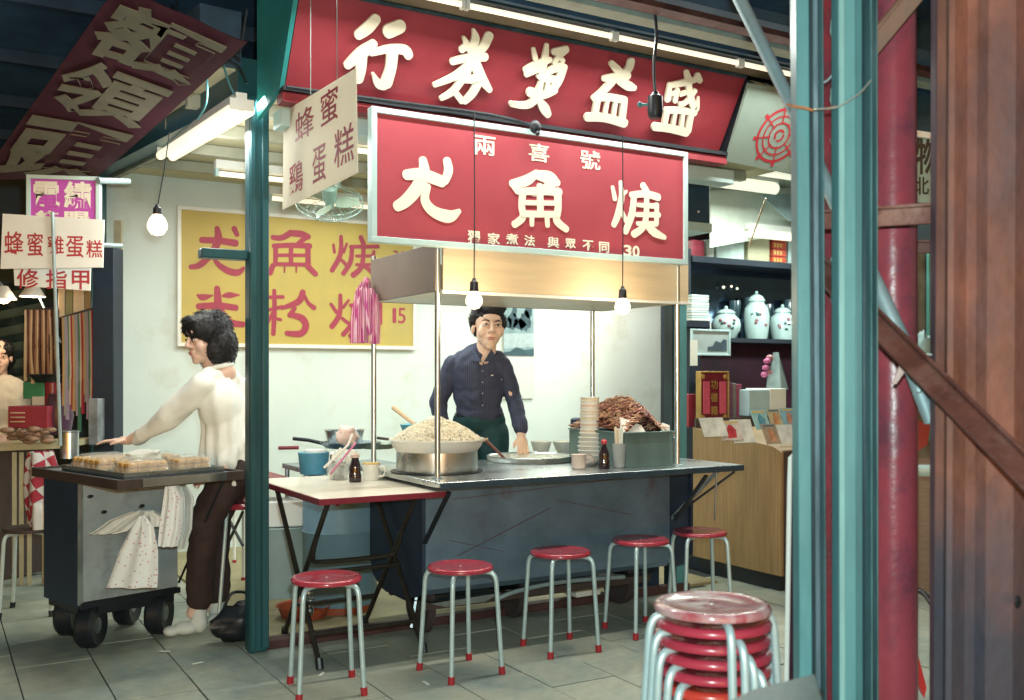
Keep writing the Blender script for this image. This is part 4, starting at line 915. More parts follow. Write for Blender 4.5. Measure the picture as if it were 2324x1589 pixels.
def head_prims(T, m, s=1.0):
    E = lambda c, r: ('e', T(c), tuple(x*s for x in r), m)
    K = lambda a, ra, b, rb: ('c', T(a), ra*s, T(b), rb*s)
    return [E((0,.02,.035),(.074,.092,.098)), E((0,-.015,-.035),(.062,.070,.068)), E((0,-.045,-.075),(.038,.042,.036)), E((0,-.068,-.098),(.022,.018,.016)),
        E((.038,-.052,-.022),(.028,.026,.034)), E((-.038,-.052,-.022),(.028,.026,.034)), E((0,-.070,.05),(.048,.014,.022)),
        K((0,-.082,.026),.0085,(0,-.103,-.014),.0125), E((.013,-.092,-.020),(.009,.010,.008)), E((-.013,-.092,-.020),(.009,.010,.008)),
        E((0,-.084,-.050),(.024,.012,.008)), E((0,-.082,-.061),(.019,.012,.008)),
        E((.031,-.072,.010),(.018,.014,.010)), E((-.031,-.072,.010),(.018,.014,.010)),
        E((.078,.012,-.008),(.010,.018,.030)), E((-.078,.012,-.008),(.010,.018,.030)),
        K((0,.012,-.07),.050,(0,.03,-.17),.056)]
m_eyew = M('eye_white',(.62,.58,.52),.3,var=.03); m_iris = M('iris_dark',(.02,.012,.01),.2); m_lip = M('lip',(.55,.24,.20),.5,var=.05)
def face_parts(T, m, parent, s=1.0):
    for sx in (-1, 1):
        o = obj('eye', MB().ball(T((sx*.031,-.0835,.012)), .0115*s, 14, 10, (1.25,.45,.52), m), m_eyew, parent, smooth=180)
        obj('iris', MB().ball(T((sx*.031,-.0880,.012)), .0050*s, 12, 8, (1,.4,1), m), m_iris, o, smooth=180)
        obj('eyelid', MB().tube([T((sx*.017,-.0855,.012)),T((sx*.031,-.0905,.0195)),T((sx*.046,-.081,.013))], .0016*s, 6, smooth=4), m_iris, parent)
        obj('eyebrow', MB().tube([T((sx*.014,-.0885,.031)),T((sx*.032,-.0885,.038)),T((sx*.052,-.074,.033))], [.0028*s,.0036*s,.0018*s], 6, smooth=1), m_hair, parent)
    obj('lips', MB().ball(T((0,-.0935,-.0505)), .01*s, 14, 8, (2.1,.42,.42), m).ball(T((0,-.0925,-.0595)), .01*s, 14, 8, (1.7,.45,.46), m), m_lip, parent, smooth=180)
def hand(W, d, side, s=1.0, curl=.35, spread=.16):
    """W wrist, d direction of the fingers, side = thumb side; returns prims"""
    W, d, side = Vector(W), Vector(d).normalized(), Vector(side).normalized(); n = d.cross(side).normalized(); side = n.cross(d).normalized()
    if n.z < 0: n = -n
    rot = Matrix((side, d, n)).transposed(); out = [('e', W+d*.048*s, (.040*s,.050*s,.014*s), rot), ('c', W, .024*s, W+d*.03*s, .024*s)]
    for k, (off, L_) in enumerate(((.030,.072),(.010,.080),(-.011,.075),(-.031,.058))):
        b = W + d*.088*s + side*off*s; a = spread*(1.5-k)*.5
        d1 = (d*math.cos(a)+side*math.sin(a) - n*curl*.6).normalized(); d2 = (d*math.cos(a)+side*math.sin(a)-n*curl*1.8).normalized(); d3 = (d1 - n*curl*2.6).normalized()
        p1 = b+d1*L_*.45*s; p2 = p1+d2*L_*.32*s; p3 = p2+d3*L_*.23*s
        out += chain([(b-d*.02*s,.0085*s),(p1,.0078*s),(p2,.0072*s),(p3,.0062*s)])
    b = W+d*.025*s+side*.026*s; p1 = b+(d*.7+side*.7-n*.2).normalized()*.036*s; p2 = p1+(d*.95+side*.2-n*.3).normalized()*.03*s
    out += chain([(b,.013*s),(p1,.0095*s),(p2,.0078*s)])
    return out
def wrinkle(amp, sc, seed=0):
    def f(co, n):
        return co + n*(amp*noise.noise(Vector((co.x*sc+seed, co.y*sc, co.z*sc*.55))) + amp*.5*noise.noise(co*sc*2.3))
    return f
def draped(cx, cy, hem, amp, k, seed):
    def f(co, n):
        z = max(co.z, hem); a = math.atan2(co.y-cy, co.x-cx); low = min(1, max(0, (hem+.42-z)/.42))
        d = amp*(.35+low)*math.sin(a*k + 2.2*noise.noise(Vector((co.x*5+seed, co.y*5, z*3)))) + .004*noise.noise(co*16) + .012*noise.noise(Vector((co.x*4, co.y*4, z*6+seed)))
        q = co + n*d; q.z = max(q.z, hem + .004*math.sin(a*k*1.3)); return q
    return f
def strands(hair, T, hm, parent, n, L_, fr, seed, s=1.0):
    rn = random.Random(seed); vs = hair.data.vertices; mb = MB(); c = T((0,.02,.03))
    P = [(v.co.copy(), v.normal.copy()) for v in vs]
    for k in range(n):
        co, nn = P[rn.randrange(len(P))]
        loc = hm.transposed() @ (co - c)
        d = hm @ Vector(fr(loc)); d = (d - nn*d.dot(nn)*.75).normalized()
        j = Vector((rn.uniform(-1,1),rn.uniform(-1,1),rn.uniform(-1,1)))*.12; ln = L_*rn.uniform(.6,1.3)
        if loc.y < -.02: ln *= .35; j *= .3
        p0 = co - nn*.004; p1 = co + nn*.004 + (d+j)*ln*.5; p2 = co + nn*rn.uniform(-.002,.006) + (d+j*1.6)*ln
        mb.tube([p0,p1,p2], [.0022,.0018,.0007], 3, cap=False)
    return tag(obj('hair_strands', mb, m_hair, parent, smooth=180), kind='stuff')
# --- the man ------------------------------------------------------
Zm = 6.0; ms = Zm/F; fx = 1105
MO = at(fx, HY, Z=Zm); MO = Vector((MO.x, MO.y, 0))
man = thing('person', 'young man in a dark blue shirt standing behind the counter', 'person', MO, rz=-TH, local=True)
def mp(px, py, dy=0):   # photograph pixel -> man's local frame, dy = away from the camera
    k = (Zm+dy)/F; return Vector(((px-CX)*k - (fx-CX)*ms, dy, CAM.z + (HY-py)*k))
hc = mp(1108, 744, -.04); T, hm = head_mats(hc, R(14), R(3), R(2), 1.16)
sh_r = mp(1029,830,.02); el_r = mp(994,912,.05); wr_r = mp(1004,978,.02)
sh_l = mp(1137,830,.0); el_l = mp(1166,905,.0); wr_l = mp(1183,988,-.17)
pel = mp(1088,960,.06); chest = mp(1083,850,.02)
hd_l = Vector((.04,-.05,-.12)); 
bodyp = head_prims(T, hm, 1.16) + [('e', chest, (.15,.09,.16)), ('e', mp(1085,905,.04), (.125,.075,.16)), ('e', pel, (.115,.07,.12)),
  ('c', mp(1100,800,.0), .055, mp(1090,822,.0), .085)]
bodyp += chain([(sh_r,.052),(el_r,.042),(wr_r,.027)]) + chain([(sh_l,.052),(el_l,.042),(wr_l,.027)])
bodyp += hand(wr_l, (.12,-.30,-.95), (-.9,-.35,.0), .90, .22) + hand(wr_r, (-.1,-.1,-1), (.3,-.9,.0), .9, .04)
for sx, fxo in ((-1,-.02),(1,.02)):
    hip = pel + Vector((sx*.085,0,-.05)); knee = hip + Vector((sx*.02,-.02,-.42)); ank = Vector((knee.x, .05, .09))
    bodyp += chain([(hip,.070),(knee,.055),(ank,.04)]) + [('c', ank+Vector((0,0,-.03)), .04, ank+Vector((0,-.16,-.05)), .035)]
blob('body', bodyp, m_skin, man, .0048, 2)
face_parts(T, hm, man, 1.16)
m_shirt = M('shirt_navy', (.032,.043,.085), .75, var=.25, scale=20, bump=.2, bscale=40)
N = m_shirt.node_tree.nodes; Lk = m_shirt.node_tree.links; b_ = N['Principled BSDF']
tc = N.new('ShaderNodeTexCoord'); sp = N.new('ShaderNodeSeparateXYZ'); Lk.new(tc.outputs['Object'], sp.inputs[0]); cb = N.new('ShaderNodeCombineXYZ'); Lk.new(sp.outputs[0], cb.inputs[0])
wv = N.new('ShaderNodeTexWave'); wv.inputs['Scale'].default_value = 28; wv.inputs['Distortion'].default_value = .3; Lk.new(cb.outputs[0], wv.inputs[0])
rp = N.new('ShaderNodeValToRGB'); rp.color_ramp.elements[0].position = .90; rp.color_ramp.elements[1].position = .99
Lk.new(wv.outputs[0], rp.inputs[0]); mx = N.new('ShaderNodeMix'); mx.data_type = 'RGBA'; Lk.new(rp.outputs[0], mx.inputs[0])
src_ = b_.inputs['Base Color'].links[0].from_socket; Lk.new(src_, mx.inputs[6]); mx.inputs[7].default_value = (.11,.11,.17,1); Lk.new(mx.outputs[2], b_.inputs['Base Color'])
sp_ = [('e', chest, (.162,.112,.19)), ('e', mp(1086,890,.03), (.152,.108,.18)), ('e', mp(1088,935,.05), (.146,.108,.10)), ('c', mp(1050,815,.02), .056, mp(1126,815,.01), .056), ('c', mp(1096,802,.0), .058, mp(1090,822,.0), .085)]
sp_ += chain([(sh_r,.062),(el_r,.052),(wr_r+Vector((0,0,.05)),.045)]) + chain([(sh_l,.060),(mp(1156,870,.0),.055),(el_l,.051),(wr_l+Vector((-.006,.02,.045)),.048)])
blob('shirt', sp_, m_shirt, man, .006, 9, wrinkle(.010, 11, 2))
# collar, placket, buttons, cuff, pocket mark
cl = mp(1096,800,-.115)
for sx in (-1, 1):
    a = cl + Vector((sx*.058,.085,.030)); b = cl+Vector((sx*.046,.015,.010)); c_ = cl+Vector((sx*.006,-.012,-.055)); d_ = cl+Vector((sx*.05,-.004,-.052))
    mb = MB(); mb.prism([a, b, c_, d_, a+Vector((sx*.014,0,-.04))], (0,.008,.002)); obj('collar', mb, m_shirt, man)
obj('placket', MB().tube([cl+Vector((.004,-.008,-.06)), mp(1093,860,-.112), mp(1096,905,-.088), mp(1098,945,-.072)], .0048, 6, smooth=5), m_shirt, man)
for py, dy in ((842,-.122),(868,-.119),(893,-.108),(920,-.095)):
    obj('button', MB().ball(mp(1095,py,dy), .0042, 8, 6), M('btn',(.4,.38,.4),.3), man)
obj('pocket_mark', MB().cbox(mp(1117,852,-.125),(.014,.004,.006)), m_paper, man)
m_trou = M('trousers_green', (.012,.055,.062), .8, var=.3, scale=10, bump=.2, bscale=30)
tp_ = [('e', pel+Vector((0,0,.02)), (.158,.112,.10))]
for sx in (-1, 1):
    hip = pel + Vector((sx*.082,0,-.07)); knee = pel + Vector((sx*.105,-.02,-.47)); ank = Vector((knee.x, .05, .10)); tp_ += chain([(hip,.100),(knee,.078),(ank,.066)])
blob('trousers', tp_, m_trou, man, .008, 3, wrinkle(.010, 9, 5))
obj('belt', MB().lathe([(.146,-.012),(.150,-.010),(.150,.010),(.146,.012)], pel+Vector((0,0,.050)), 30, None, 1, .76), m_blk, man)
# hair: swept up and back, full at the sides
hp = [('e', T((0,.030,.062)), (.100,.112,.092), hm), ('e', T((0,.045,.01)), (.096,.092,.085), hm), ('e', T((.014,-.034,.128)), (.084,.062,.046), hm), ('e', T((-.03,.02,.13)), (.08,.08,.045), hm), ('e', T((.004,-.062,.094)), (.064,.034,.032), hm), ('e', T((-.035,-.020,.105)), (.05,.055,.036), hm),
      ('e', T((.045,-.015,.105)), (.05,.05,.038), hm), ('e', T((.083,.02,.035)), (.016,.04,.05), hm), ('e', T((-.083,.02,.035)), (.016,.04,.05), hm)]
hr = blob('hair', hp, m_hair, man, .006, 5, wrinkle(.008, 30, 1)); strands(hr, T, hm, man, 900, .014, lambda l: (l.x*3, .55, .9 if l.z > .0 else -.6), 3)
for sx in (-1, 1): obj('shoe', MB().ball((pel.x+sx*.105,-.03,.045), .05, 14, 8, (1,2.6,.9)), m_blk, man, smooth=180)
# --- the woman ------------------------------------------------------
Zw = 5.15; ws = Zw/F; wx_ = 500
WO = at(wx_, HY, Z=Zw); WO = Vector((WO.x, WO.y, 0))
wom = thing('person', 'woman with bobbed black hair and a loose white blouse reaching over the cake cart', 'person', WO, rz=-TH, local=True)
def wp(px, py, dy=0):
    k = (Zw+dy)/F; return Vector(((px-CX)*k - (wx_-CX)*ws, dy, CAM.z + (HY-py)*k))
hc = wp(466, 772, 0); T, hm = head_mats(hc, R(-44), R(0), R(10), 1.02)
neck = wp(500,838,.02); chest = wp(500,915,.02); hips = wp(530,1075,.06)
shr = wp(462,872,-.10); elr = wp(385,945,-.06); wrr = wp(292,1000,.06)
shl = wp(545,880,.12); ell = wp(548,985,.06); wrl = wp(500,1075,-.12)
bp = head_prims(T, hm, 1.02) + [('c', T((0,.03,-.15)), .052, neck+Vector((.02,0,-.02)), .06), ('e', chest, (.095,.115,.15)), ('e', wp(515,1000,.04), (.085,.105,.16)), ('e', hips, (.10,.12,.10))]
bp += chain([(shr,.045),(elr,.036),(wrr,.023)]) + chain([(shl,.045),(ell,.036),(wrl,.023)])
bp += hand(wrr, (-.9,-.1,.02), (.1,-.9,0), .95, .2) + hand(wrl, (-.8,-.3,-.2), (.2,-.6,.6), .92, .5)
kn1 = wp(462,1188,-.14); an1 = wp(452,1372,-.12); kn2 = wp(490,1175,.10); an2 = wp(492,1358,.06)
for kn, an, dy in ((kn1,an1,-.02),(kn2,an2,.1)):
    hp0 = hips + Vector((-.01, dy-.03, -.01)); bp += chain([(hp0,.078),(kn,.052),(an,.036)]) + [('c', an, .036, an+Vector((-.03,0,-.04)), .034)]
blob('body', bp, m_skinW, wom, .0048, 2)
face_parts(T, hm, wom, 1.02)
m_blouse = M('blouse_white', (.86,.89,.84), .85, var=.04, scale=8, bump=.12, bscale=26)
bl = [('e', chest+Vector((0,0,.0)), (.112,.140,.17)), ('c', wp(500,920,.02), .100, wp(512,1035,.03), .120), ('c', wp(512,1035,.03), .120, wp(518,1085,.03), .128), ('c', wp(476,858,-.05), .055, wp(526,862,.07), .055), ('c', neck+Vector((.012,.01,-.04)), .066, neck+Vector((.008,.006,.006)), .056)]
bl += chain([(shr,.064),(wp(425,910,-.08),.066),(elr,.064),(wp(325,985,.02),.046),(wrr+Vector((.045,0,.01)),.031)]) + chain([(shl,.062),(ell,.060),(wp(515,1050,-.08),.045)])
blob('blouse', bl, m_blouse, wom, .006, 5, draped(wp(510,1000).x, .03, wp(510,1098).z, .0085, 11, 7))
obj('collar', MB().tube([neck+Vector((.062*math.cos(a), .062*math.sin(a), .012+.012*math.cos(a))) for a in [i*math.pi/8 for i in range(17)]], .012, 8), m_blouse, wom)
m_trb = M('trousers_brown', (.045,.026,.024), .85, var=.3, scale=10, bump=.2, bscale=30)
tp_ = [('e', hips, (.14,.165,.12))]
for kn, an, dy in ((kn1,an1,-.03),(kn2,an2,.1)): tp_ += chain([(hips+Vector((-.01,dy-.02,-.02)),.098),(kn,.078),(an+Vector((0,0,.03)),.064)])
blob('trousers', tp_, m_trb, wom, .008, 3, wrinkle(.012, 10, 3))
m_shoe = M('canvas_shoe',(.72,.75,.70),.7,var=.12,bump=.2)
for an, dx, yy in ((an1,-.10,-.05),(an2,.03,-.06)):
    z0 = .0
    sh = [('e',(an.x,an.y,.055),(.042,.042,.05)), ('e',(an.x+dx*.6,an.y+yy*.6,.038),(.062,.045,.034)), ('e',(an.x+dx*1.2,an.y+yy*1.2,.030),(.040,.038,.026)), ('c',(an.x,an.y,.06),.04,(an.x,an.y,.11),.038)]
    blob('shoe', sh, m_shoe, wom, .006, 2)
hp = [('e', T((0,.030,.055)), (.108,.120,.094), hm), ('e', T((0,.066,-.03)), (.112,.092,.108), hm), ('e', T((.066,.030,-.060)), (.048,.070,.074), hm), ('e', T((-.066,.030,-.060)), (.048,.070,.074), hm), ('e', T((0,.085,-.08)), (.09,.06,.06), hm), ('e', T((.085,.06,-.03)), (.05,.06,.08), hm),
      ('e', T((0,-.050,.100)), (.068,.050,.034), hm), ('e', T((.050,-.045,.070)), (.034,.042,.048), hm), ('e', T((-.050,-.045,.070)), (.034,.042,.048), hm)]
hr = blob('hair', hp, m_hair, wom, .007, 8, wrinkle(.008, 24, 4)); strands(hr, T, hm, wom, 1500, .026, lambda l: (l.x*5, (l.y-.03)*5, -.9 if l.z < .07 else .05), 4)
# --- a vendor half cut by the left edge ------------------------------------------------------
Zv = 7.2; VO = at(10, HY, Z=Zv); VO = Vector((VO.x, VO.y, 0))
ven = thing('person', 'woman in a white top at the far left edge, behind the nail stall counter', 'person', VO, rz=-TH, local=True)
def vp(px, py, dy=0):
    k = (Zv+dy)/F; return Vector(((px-CX)*k - (10-CX)*Zv/F, dy, CAM.z + (HY-py)*k))
T, hm = head_mats(vp(-2,812), R(25), R(0), R(5), 1.0)
bp = head_prims(T, hm) + [('e', vp(12,925), (.15,.11,.22)), ('e', vp(10,1010), (.15,.12,.14))] + chain([(vp(38,890),.05),(vp(45,960,-.05),.04),(vp(20,1000,-.2),.028)]) + chain([(vp(-30,890),.05),(vp(-40,960),.04),(vp(-20,1000,-.2),.028)])
bp += hand(vp(20,1000,-.2), (-.5,-.6,-.1), (0,0,1), .9) + hand(vp(-20,1000,-.2), (.5,-.6,-.1), (0,0,1), .9)
for sx in (-1, 1): bp += chain([(vp(10,1040)+Vector((sx*.08,0,0)),.08),(Vector((sx*.09,0,.42)),.05),(Vector((sx*.09,0,.06)),.04)])
blob('body', bp, m_skinW, ven, .007, 2); face_parts(T, hm, ven)
blob('shirt', [('e', vp(12,920), (.18,.13,.22)), ('e', vp(10,990), (.17,.13,.14)), ('c', vp(-20,880), .06, vp(38,882), .06)] + chain([(vp(38,890),.07),(vp(45,950,-.04),.06)]) + chain([(vp(-30,890),.07),(vp(-40,950),.06)]), M('vendor_white',(.62,.60,.52),.8,bump=.2), ven, .01, 3, wrinkle(.012,9,9))
blob('skirt', [('c', vp(10,1030), .15, Vector((0,0,.45)), .17)], m_navy, ven, .012, 2)
blob('hair', [('e', T((0,.035,.05)), (.098,.105,.088), hm), ('e', T((0,.06,-.02)), (.10,.085,.1), hm)], m_hair, ven, .008, 1, wrinkle(.012,30,2))
# bystander's dark sleeve at the very edge is part of another shopper
# ------------------------------------------------------------------ folding table
t = thing('folding_table', 'white topped folding table with a dark red rim and crossed brown tube legs', 'table', (-.2,.53,0))
x0,x1,y0,y1,zt = -.545,.060,.055,1.02,.775
obj('tabletop', MB().box((x0,y0,zt-.022),(x1,y1,zt)), m_whiteL, t, bevel=.003)
for a, b in (((x0-.008,y0-.008),(x1+.008,y0)),((x0-.008,y1),(x1+.008,y1+.008)),((x0-.008,y0),(x0,y1)),((x1,y0),(x1+.008,y1))):
    obj('rim', MB().box((a[0],a[1],zt-.028),(b[0],b[1],zt-.001)), m_rim, t, bevel=.002)
def uleg(pts, label=None): 
    o = obj('leg', MB().tube(pts, .0125, 10), m_legD, t); return o
for y, a, b in ((.24,x0+.07,x1-.05),(.84,x0+.07,x1-.05)):
    pass
yf, yb = .26, .80
# outer U frame: foot front, top rear ; inner U frame: foot rear, top front
for x in (x0+.05, x1-.045):
    uleg([(x,yf+.0,.03),(x,yf+.10,.40),(x,yb-.02,zt-.03)] if False else [(x,.20,.012),(x,.84,zt-.03)])
    obj('foot', MB().tube([(x,.20,0.0),(x,.215,.045)], .018, 10), m_blk, t)
for x in (x0+.09, x1-.085):
    uleg([(x,.84,.012),(x,.20,zt-.03)]); obj('foot', MB().tube([(x,.84,0),(x,.828,.045)], .018, 10), m_blk, t)
xa, xb = x0+.05, x1-.045
obj('crossbar', MB().tube([(xa,.30,.13),(xb,.30,.13)], .010, 8), m_legD, t)
obj('crossbar', MB().tube([(xa,.49,.37),(xb,.49,.37)], .011, 8), m_legD, t)
obj('crossbar', MB().tube([(x0+.09,.36,.56),(x0+.095,.42,.46),(x0+.14,.44,.43),(x1-.14,.44,.43),(x1-.09,.42,.46),(x1-.085,.36,.56)], .011, 8, smooth=4), m_legD, t)
obj('crossbar', MB().tube([(x0+.09,.70,.18),(x1-.085,.70,.18)], .011, 8), m_legD, t)
# things on the table
T78 = lambda px, py: at(px, py, z=zt)
c = T78(768,1088)
t = thing('spoon_jar', 'glass jar full of white plastic spoons and straws on the folding table', 'jar', c)
obj('jar', MB().lathe([(0,0),(.045,0),(.05,.01),(.05,.075),(.042,.085),(.042,.09),(.046,.075),(.044,.01),(0,.006)], c, 24), M('jar_glass',(.62,.64,.60),.08,trans=.5,var=.1), t)
rr = random.Random(3)
for k in range(12):
    a = rr.uniform(0,6.28); r = rr.uniform(.005,.03); p = c+Vector((r*math.cos(a),r*math.sin(a),.01)); lean = camv(rr.uniform(-.06,.08),rr.uniform(-.04,.04))
    q = p+lean+Vector((0,0,rr.uniform(.09,.14))); s = obj('spoon', MB().tube([p,q], .0042, 6).ball(q, .012, 8, 6, (1,.5,1.4)), m_white, t)
obj('straw', MB().tube([at(735,1062,Z=4.86), at(790,1010,Z=4.9), at(800,985,Z=4.95)], .006, 6), m_white, t)
obj('straw', MB().tube([at(750,1075,Z=4.8), at(808,1005,Z=4.9)], .005, 6), m_pink, t)
obj('wrap', crumple(MB(), c+Vector((0,0,.055)), .06,.055,.05, 5), m_film, t, smooth=60)
bottle(T78(806,1094), 'dark soy sauce bottle with a pale cap on the folding table', m_soy, M('cap_pale',(.62,.50,.42),.4), .032,.142,.017)
c = T78(842,1089)
t = thing('mug', 'white enamel mug with a yellow rim on the folding table', 'mug', c)
obj('mug_body', MB().lathe([(.0,0),(.038,0),(.042,.006),(.044,.082),(.040,.082),(.037,.01),(0,.008)], c, 28), m_white, t)
obj('rim', MB().lathe([(.0395,.081),(.0450,.081),(.0450,.087),(.0395,.087)], c, 28), M('rim_yellow',(.66,.44,.15),.4), t)
hd = camv(1,-.2).normalized(); obj('handle', MB().tube([c+hd*.042+Vector((0,0,.068)),c+hd*.07+Vector((0,0,.066)),c+hd*.077+Vector((0,0,.042)),c+hd*.062+Vector((0,0,.02)),c+hd*.042+Vector((0,0,.018))], .006, 8, smooth=4), m_white, t)
# ------------------------------------------------------------------ cooker group behind the table
c = at(772, 1380, Z=5.55); c.z = 0
t = thing('blue_drum', 'tall blue-grey steel drum standing behind the folding table', 'drum', c)
r_ = .205
obj('drum_body', MB().lathe([(0,.05),(r_-.01,.05),(r_,.07),(r_,.44),(r_+.006,.45),(r_,.46),(r_,.72),(r_-.01,.74),(0,.74)], c, 48), m_drum, t)
obj('drum_base', MB().lathe([(0,0),(r_-.02,0),(r_-.02,.055),(0,.055)], c, 36), m_orange, t)
obj('smudge', MB().ball(c+camv(.02,-r_)+Vector((0,0,.63)), .02, 8, 6, (.8,.1,1.3), Matrix.Rotation(-TH,3,'Z')), M('smudge',(.30,.03,.08),.6), t)
c2 = at(690, 1390, Z=5.9); c2.z = 0
single('orange_basin', MB().lathe([(0,0),(.11,0),(.14,.07),(.15,.075),(.135,.07),(.10,.01),(0,.01)], at(690,1372,Z=5.35)*1 + Vector((0,0,-at(690,1372,Z=5.35).z)), 30), m_orange, 'orange plastic basin on the floor at the foot of the blue drum', 'basin')
c = at(712, 1180, Z=6.1); c.z=0
single('gas_cylinder', MB().lathe([(0,0),(.15,0),(.155,.03),(.155,.60),(.12,.67),(.05,.70),(.05,.74),(0,.74)], c, 32), m_drum, 'second blue-grey cylinder behind and left of the tall drum', 'gas cylinder')
c = at(638, 1390, Z=5.9); c.z=0
t = thing('white_bucket', 'pale plastic bucket with a white box on it, just right of the corner post', 'bucket', c)
obj('bucket', MB().lathe([(0,0),(.14,0),(.17,.40),(.175,.42),(0,.42)], c, 30), M('bucket_pale',(.36,.46,.47),.5,var=.1), t)
single('white_box', MB().cbox(c+Vector((0,0,.50)),(.26,.24,.15),Matrix.Rotation(-.3,3,'Z')), m_white, 'white styrofoam box on the pale bucket behind the corner post', 'box', bevel=.01)
# stove shelf with pots
sh = at(775, 1012, Z=5.9)
t = thing('stove', 'low steel stove table behind the folding table carrying pots and pans', 'stove', (sh.x,sh.y,0))
obj('stove_top', MB().cbox((sh.x+.05,sh.y+.1,sh.z-.13),(.62,.44,.03),Matrix.Rotation(0,3,'Z')), m_steelD, t, bevel=.004)
for dx in (-.24,.34):
    for dy in (-.08,.28): obj('leg', MB().tube([(sh.x+dx,sh.y+dy,0),(sh.x+dx,sh.y+dy,sh.z-.14)], .014, 8), m_steelD, t)
def pan(px, py, Z, r, h, label, hdir, mat=None):
    c = at(px,py,Z=Z); t = thing('cooking_pan', label, 'pan', c)
    obj('pan_body', MB().lathe([(0,0),(r*.82,0),(r*.95,h*.6),(r,h),(r*1.03,h+.004),(r*.96,h-.004),(r*.85,.01),(0,.01)], c, 32), mat or m_steelD, t)
    d = camv(*hdir).normalized(); obj('handle', MB().tube([c+d*r*.97+Vector((0,0,h*.8)),c+d*(r+.08)+Vector((0,0,h+.012)),c+d*(r+.17)+Vector((0,0,h+.02))], .011, 8), m_blk, t)
pan(795,1016,5.75,.17,.03,'flat steel pan with a black handle pointing left, on the stove behind the table',(-1,.1))
pan(858,1018,5.7,.10,.025,'small pan lying against the left rear post of the cart',(1,.1), M('pan_green',(.25,.30,.24),.4,metal=.5))
c = at(782,1010,Z=5.85)
single('sauce_pot', MB().lathe([(0,0),(.095,0),(.115,.085),(.122,.09),(.11,.083),(.09,.01),(0,.01)], c, 30), m_steel, 'flared steel pot sitting in the pan behind the soy bottle', 'pot')
c = at(788,1012,Z=5.6)
single('tissue_bag', crumple(MB(), c+Vector((0,0,.055)), .060,.045,.06, 2), M('tissue_pink',(.74,.56,.50),.6,var=.15,scale=30), 'pink and white printed paper bag leaning on the steel pot', 'bag', smooth=60)
c = at(712,1075,Z=5.6); 
t = thing('blue_pail', 'small blue pail with a white lid behind the folding table', 'pail', c)
obj('pail', MB().lathe([(0,0),(.075,0),(.088,.12),(0,.12)], c, 28), M('pail_blue',(.09,.30,.42),.4,var=.15), t); obj('lid', MB().lathe([(0,.121),(.06,.121),(.06,.135),(0,.135)], c+Vector((.01,0,0)), 24), m_white, t)
single('blue_bowl', MB().lathe([(0,0),(.06,0),(.09,.07),(.0,.085)], at(942,990,Z=5.9), 28), M('bowl_blue',(.12,.42,.55),.4), 'turquoise bowl behind the noodle heap, next to the wooden paddle', 'bowl')
c = at(757,1068,Z=5.45); bottle(Vector((c.x,c.y,c.z)), 'dark glass jar with a pale lid behind the spoon jar', M('jar_dark',(.12,.11,.08),.15), m_white, .024,.10,.018, name='glass_jar')
single('fan_stand', MB().tube([at(632,1017,Z=6.6),at(678,1016,Z=6.6)], .012, 8), m_rim, 'thin dark red rail on the wall just right of the corner post', 'rail')
# steel ladle bunch glinting under the table
mb = MB(); c = at(700,1400,Z=4.95)
for k in range(4): mb.ball(c+Vector((.01*(k%2),0,.03+.045*k)), .028-.003*k, 12, 8)
single('steel_pot_lid', mb, m_steel, 'string of small shiny steel cups under the left side of the folding table', 'cups', smooth=60)
# blue/white bits behind the post: second folding table with red rim, stool legs behind woman
t = thing('side_table', 'dark red rimmed table edge with thin white legs behind the seated woman', 'table', at(560,1150,Z=5.9)-Vector((0,0,at(560,1150,Z=5.9).z)))
c = at(560,1090,Z=5.9); obj('tabletop', MB().cbox((c.x+.05,c.y+.1,.70),(.30,.6,.02)), m_rim, t)
for px, py in ((532,1280),(552,1300)):
    p = at(px,py,Z=6.9 if px<540 else 6.3); q = Vector((p.x,p.y,.70)); p.z = 0
    l = obj('leg', MB().tube([p,q], .010, 8), m_white, t); obj('foot', MB().tube([p,p+Vector((0,0,.03))], .014, 8), m_cap, l)
obj('leg', MB().tube([at(512,1165,Z=6.2),at(552,1240,Z=6.2)], .010, 8), m_legD, t); obj('leg', MB().tube([at(552,1160,Z=6.2),at(500,1270,Z=6.2)], .010, 8), m_legD, t)
# high stool she sits on
c = at(545,1120,Z=5.28); t = thing('high_stool', 'high stool mostly hidden under the seated woman behind the corner post', 'stool', (c.x,c.y,0))
obj('seat', MB().lathe([(0,.61),(.14,.61),(.15,.625),(.14,.64),(0,.64)], (c.x,c.y,0), 28), m_seat, t)
for k in range(4):
    a = k*math.pi/2+.6; obj('leg', MB().tube([(c.x+.1*math.cos(a),c.y+.1*math.sin(a),.61),(c.x+.17*math.cos(a),c.y+.17*math.sin(a),0)], .010, 8), m_chrome, t)
# black bag at the foot of the post
c = at(545,1470,z=0); 
t = thing('black_bag', 'black bag slumped on the tiles at the foot of the corner post', 'bag', c)
obj('bag', crumple(MB(), c+Vector((.02,.12,.09)), .13,.09,.10, 11), m_blk, t, smooth=60)
obj('strap', MB().tube([c+Vector((-.06,.1,.15)),c+Vector((-.02,.07,.25)),c+Vector((.09,.1,.22)),c+Vector((.1,.12,.12))], .008, 8, smooth=5), m_blk, t)

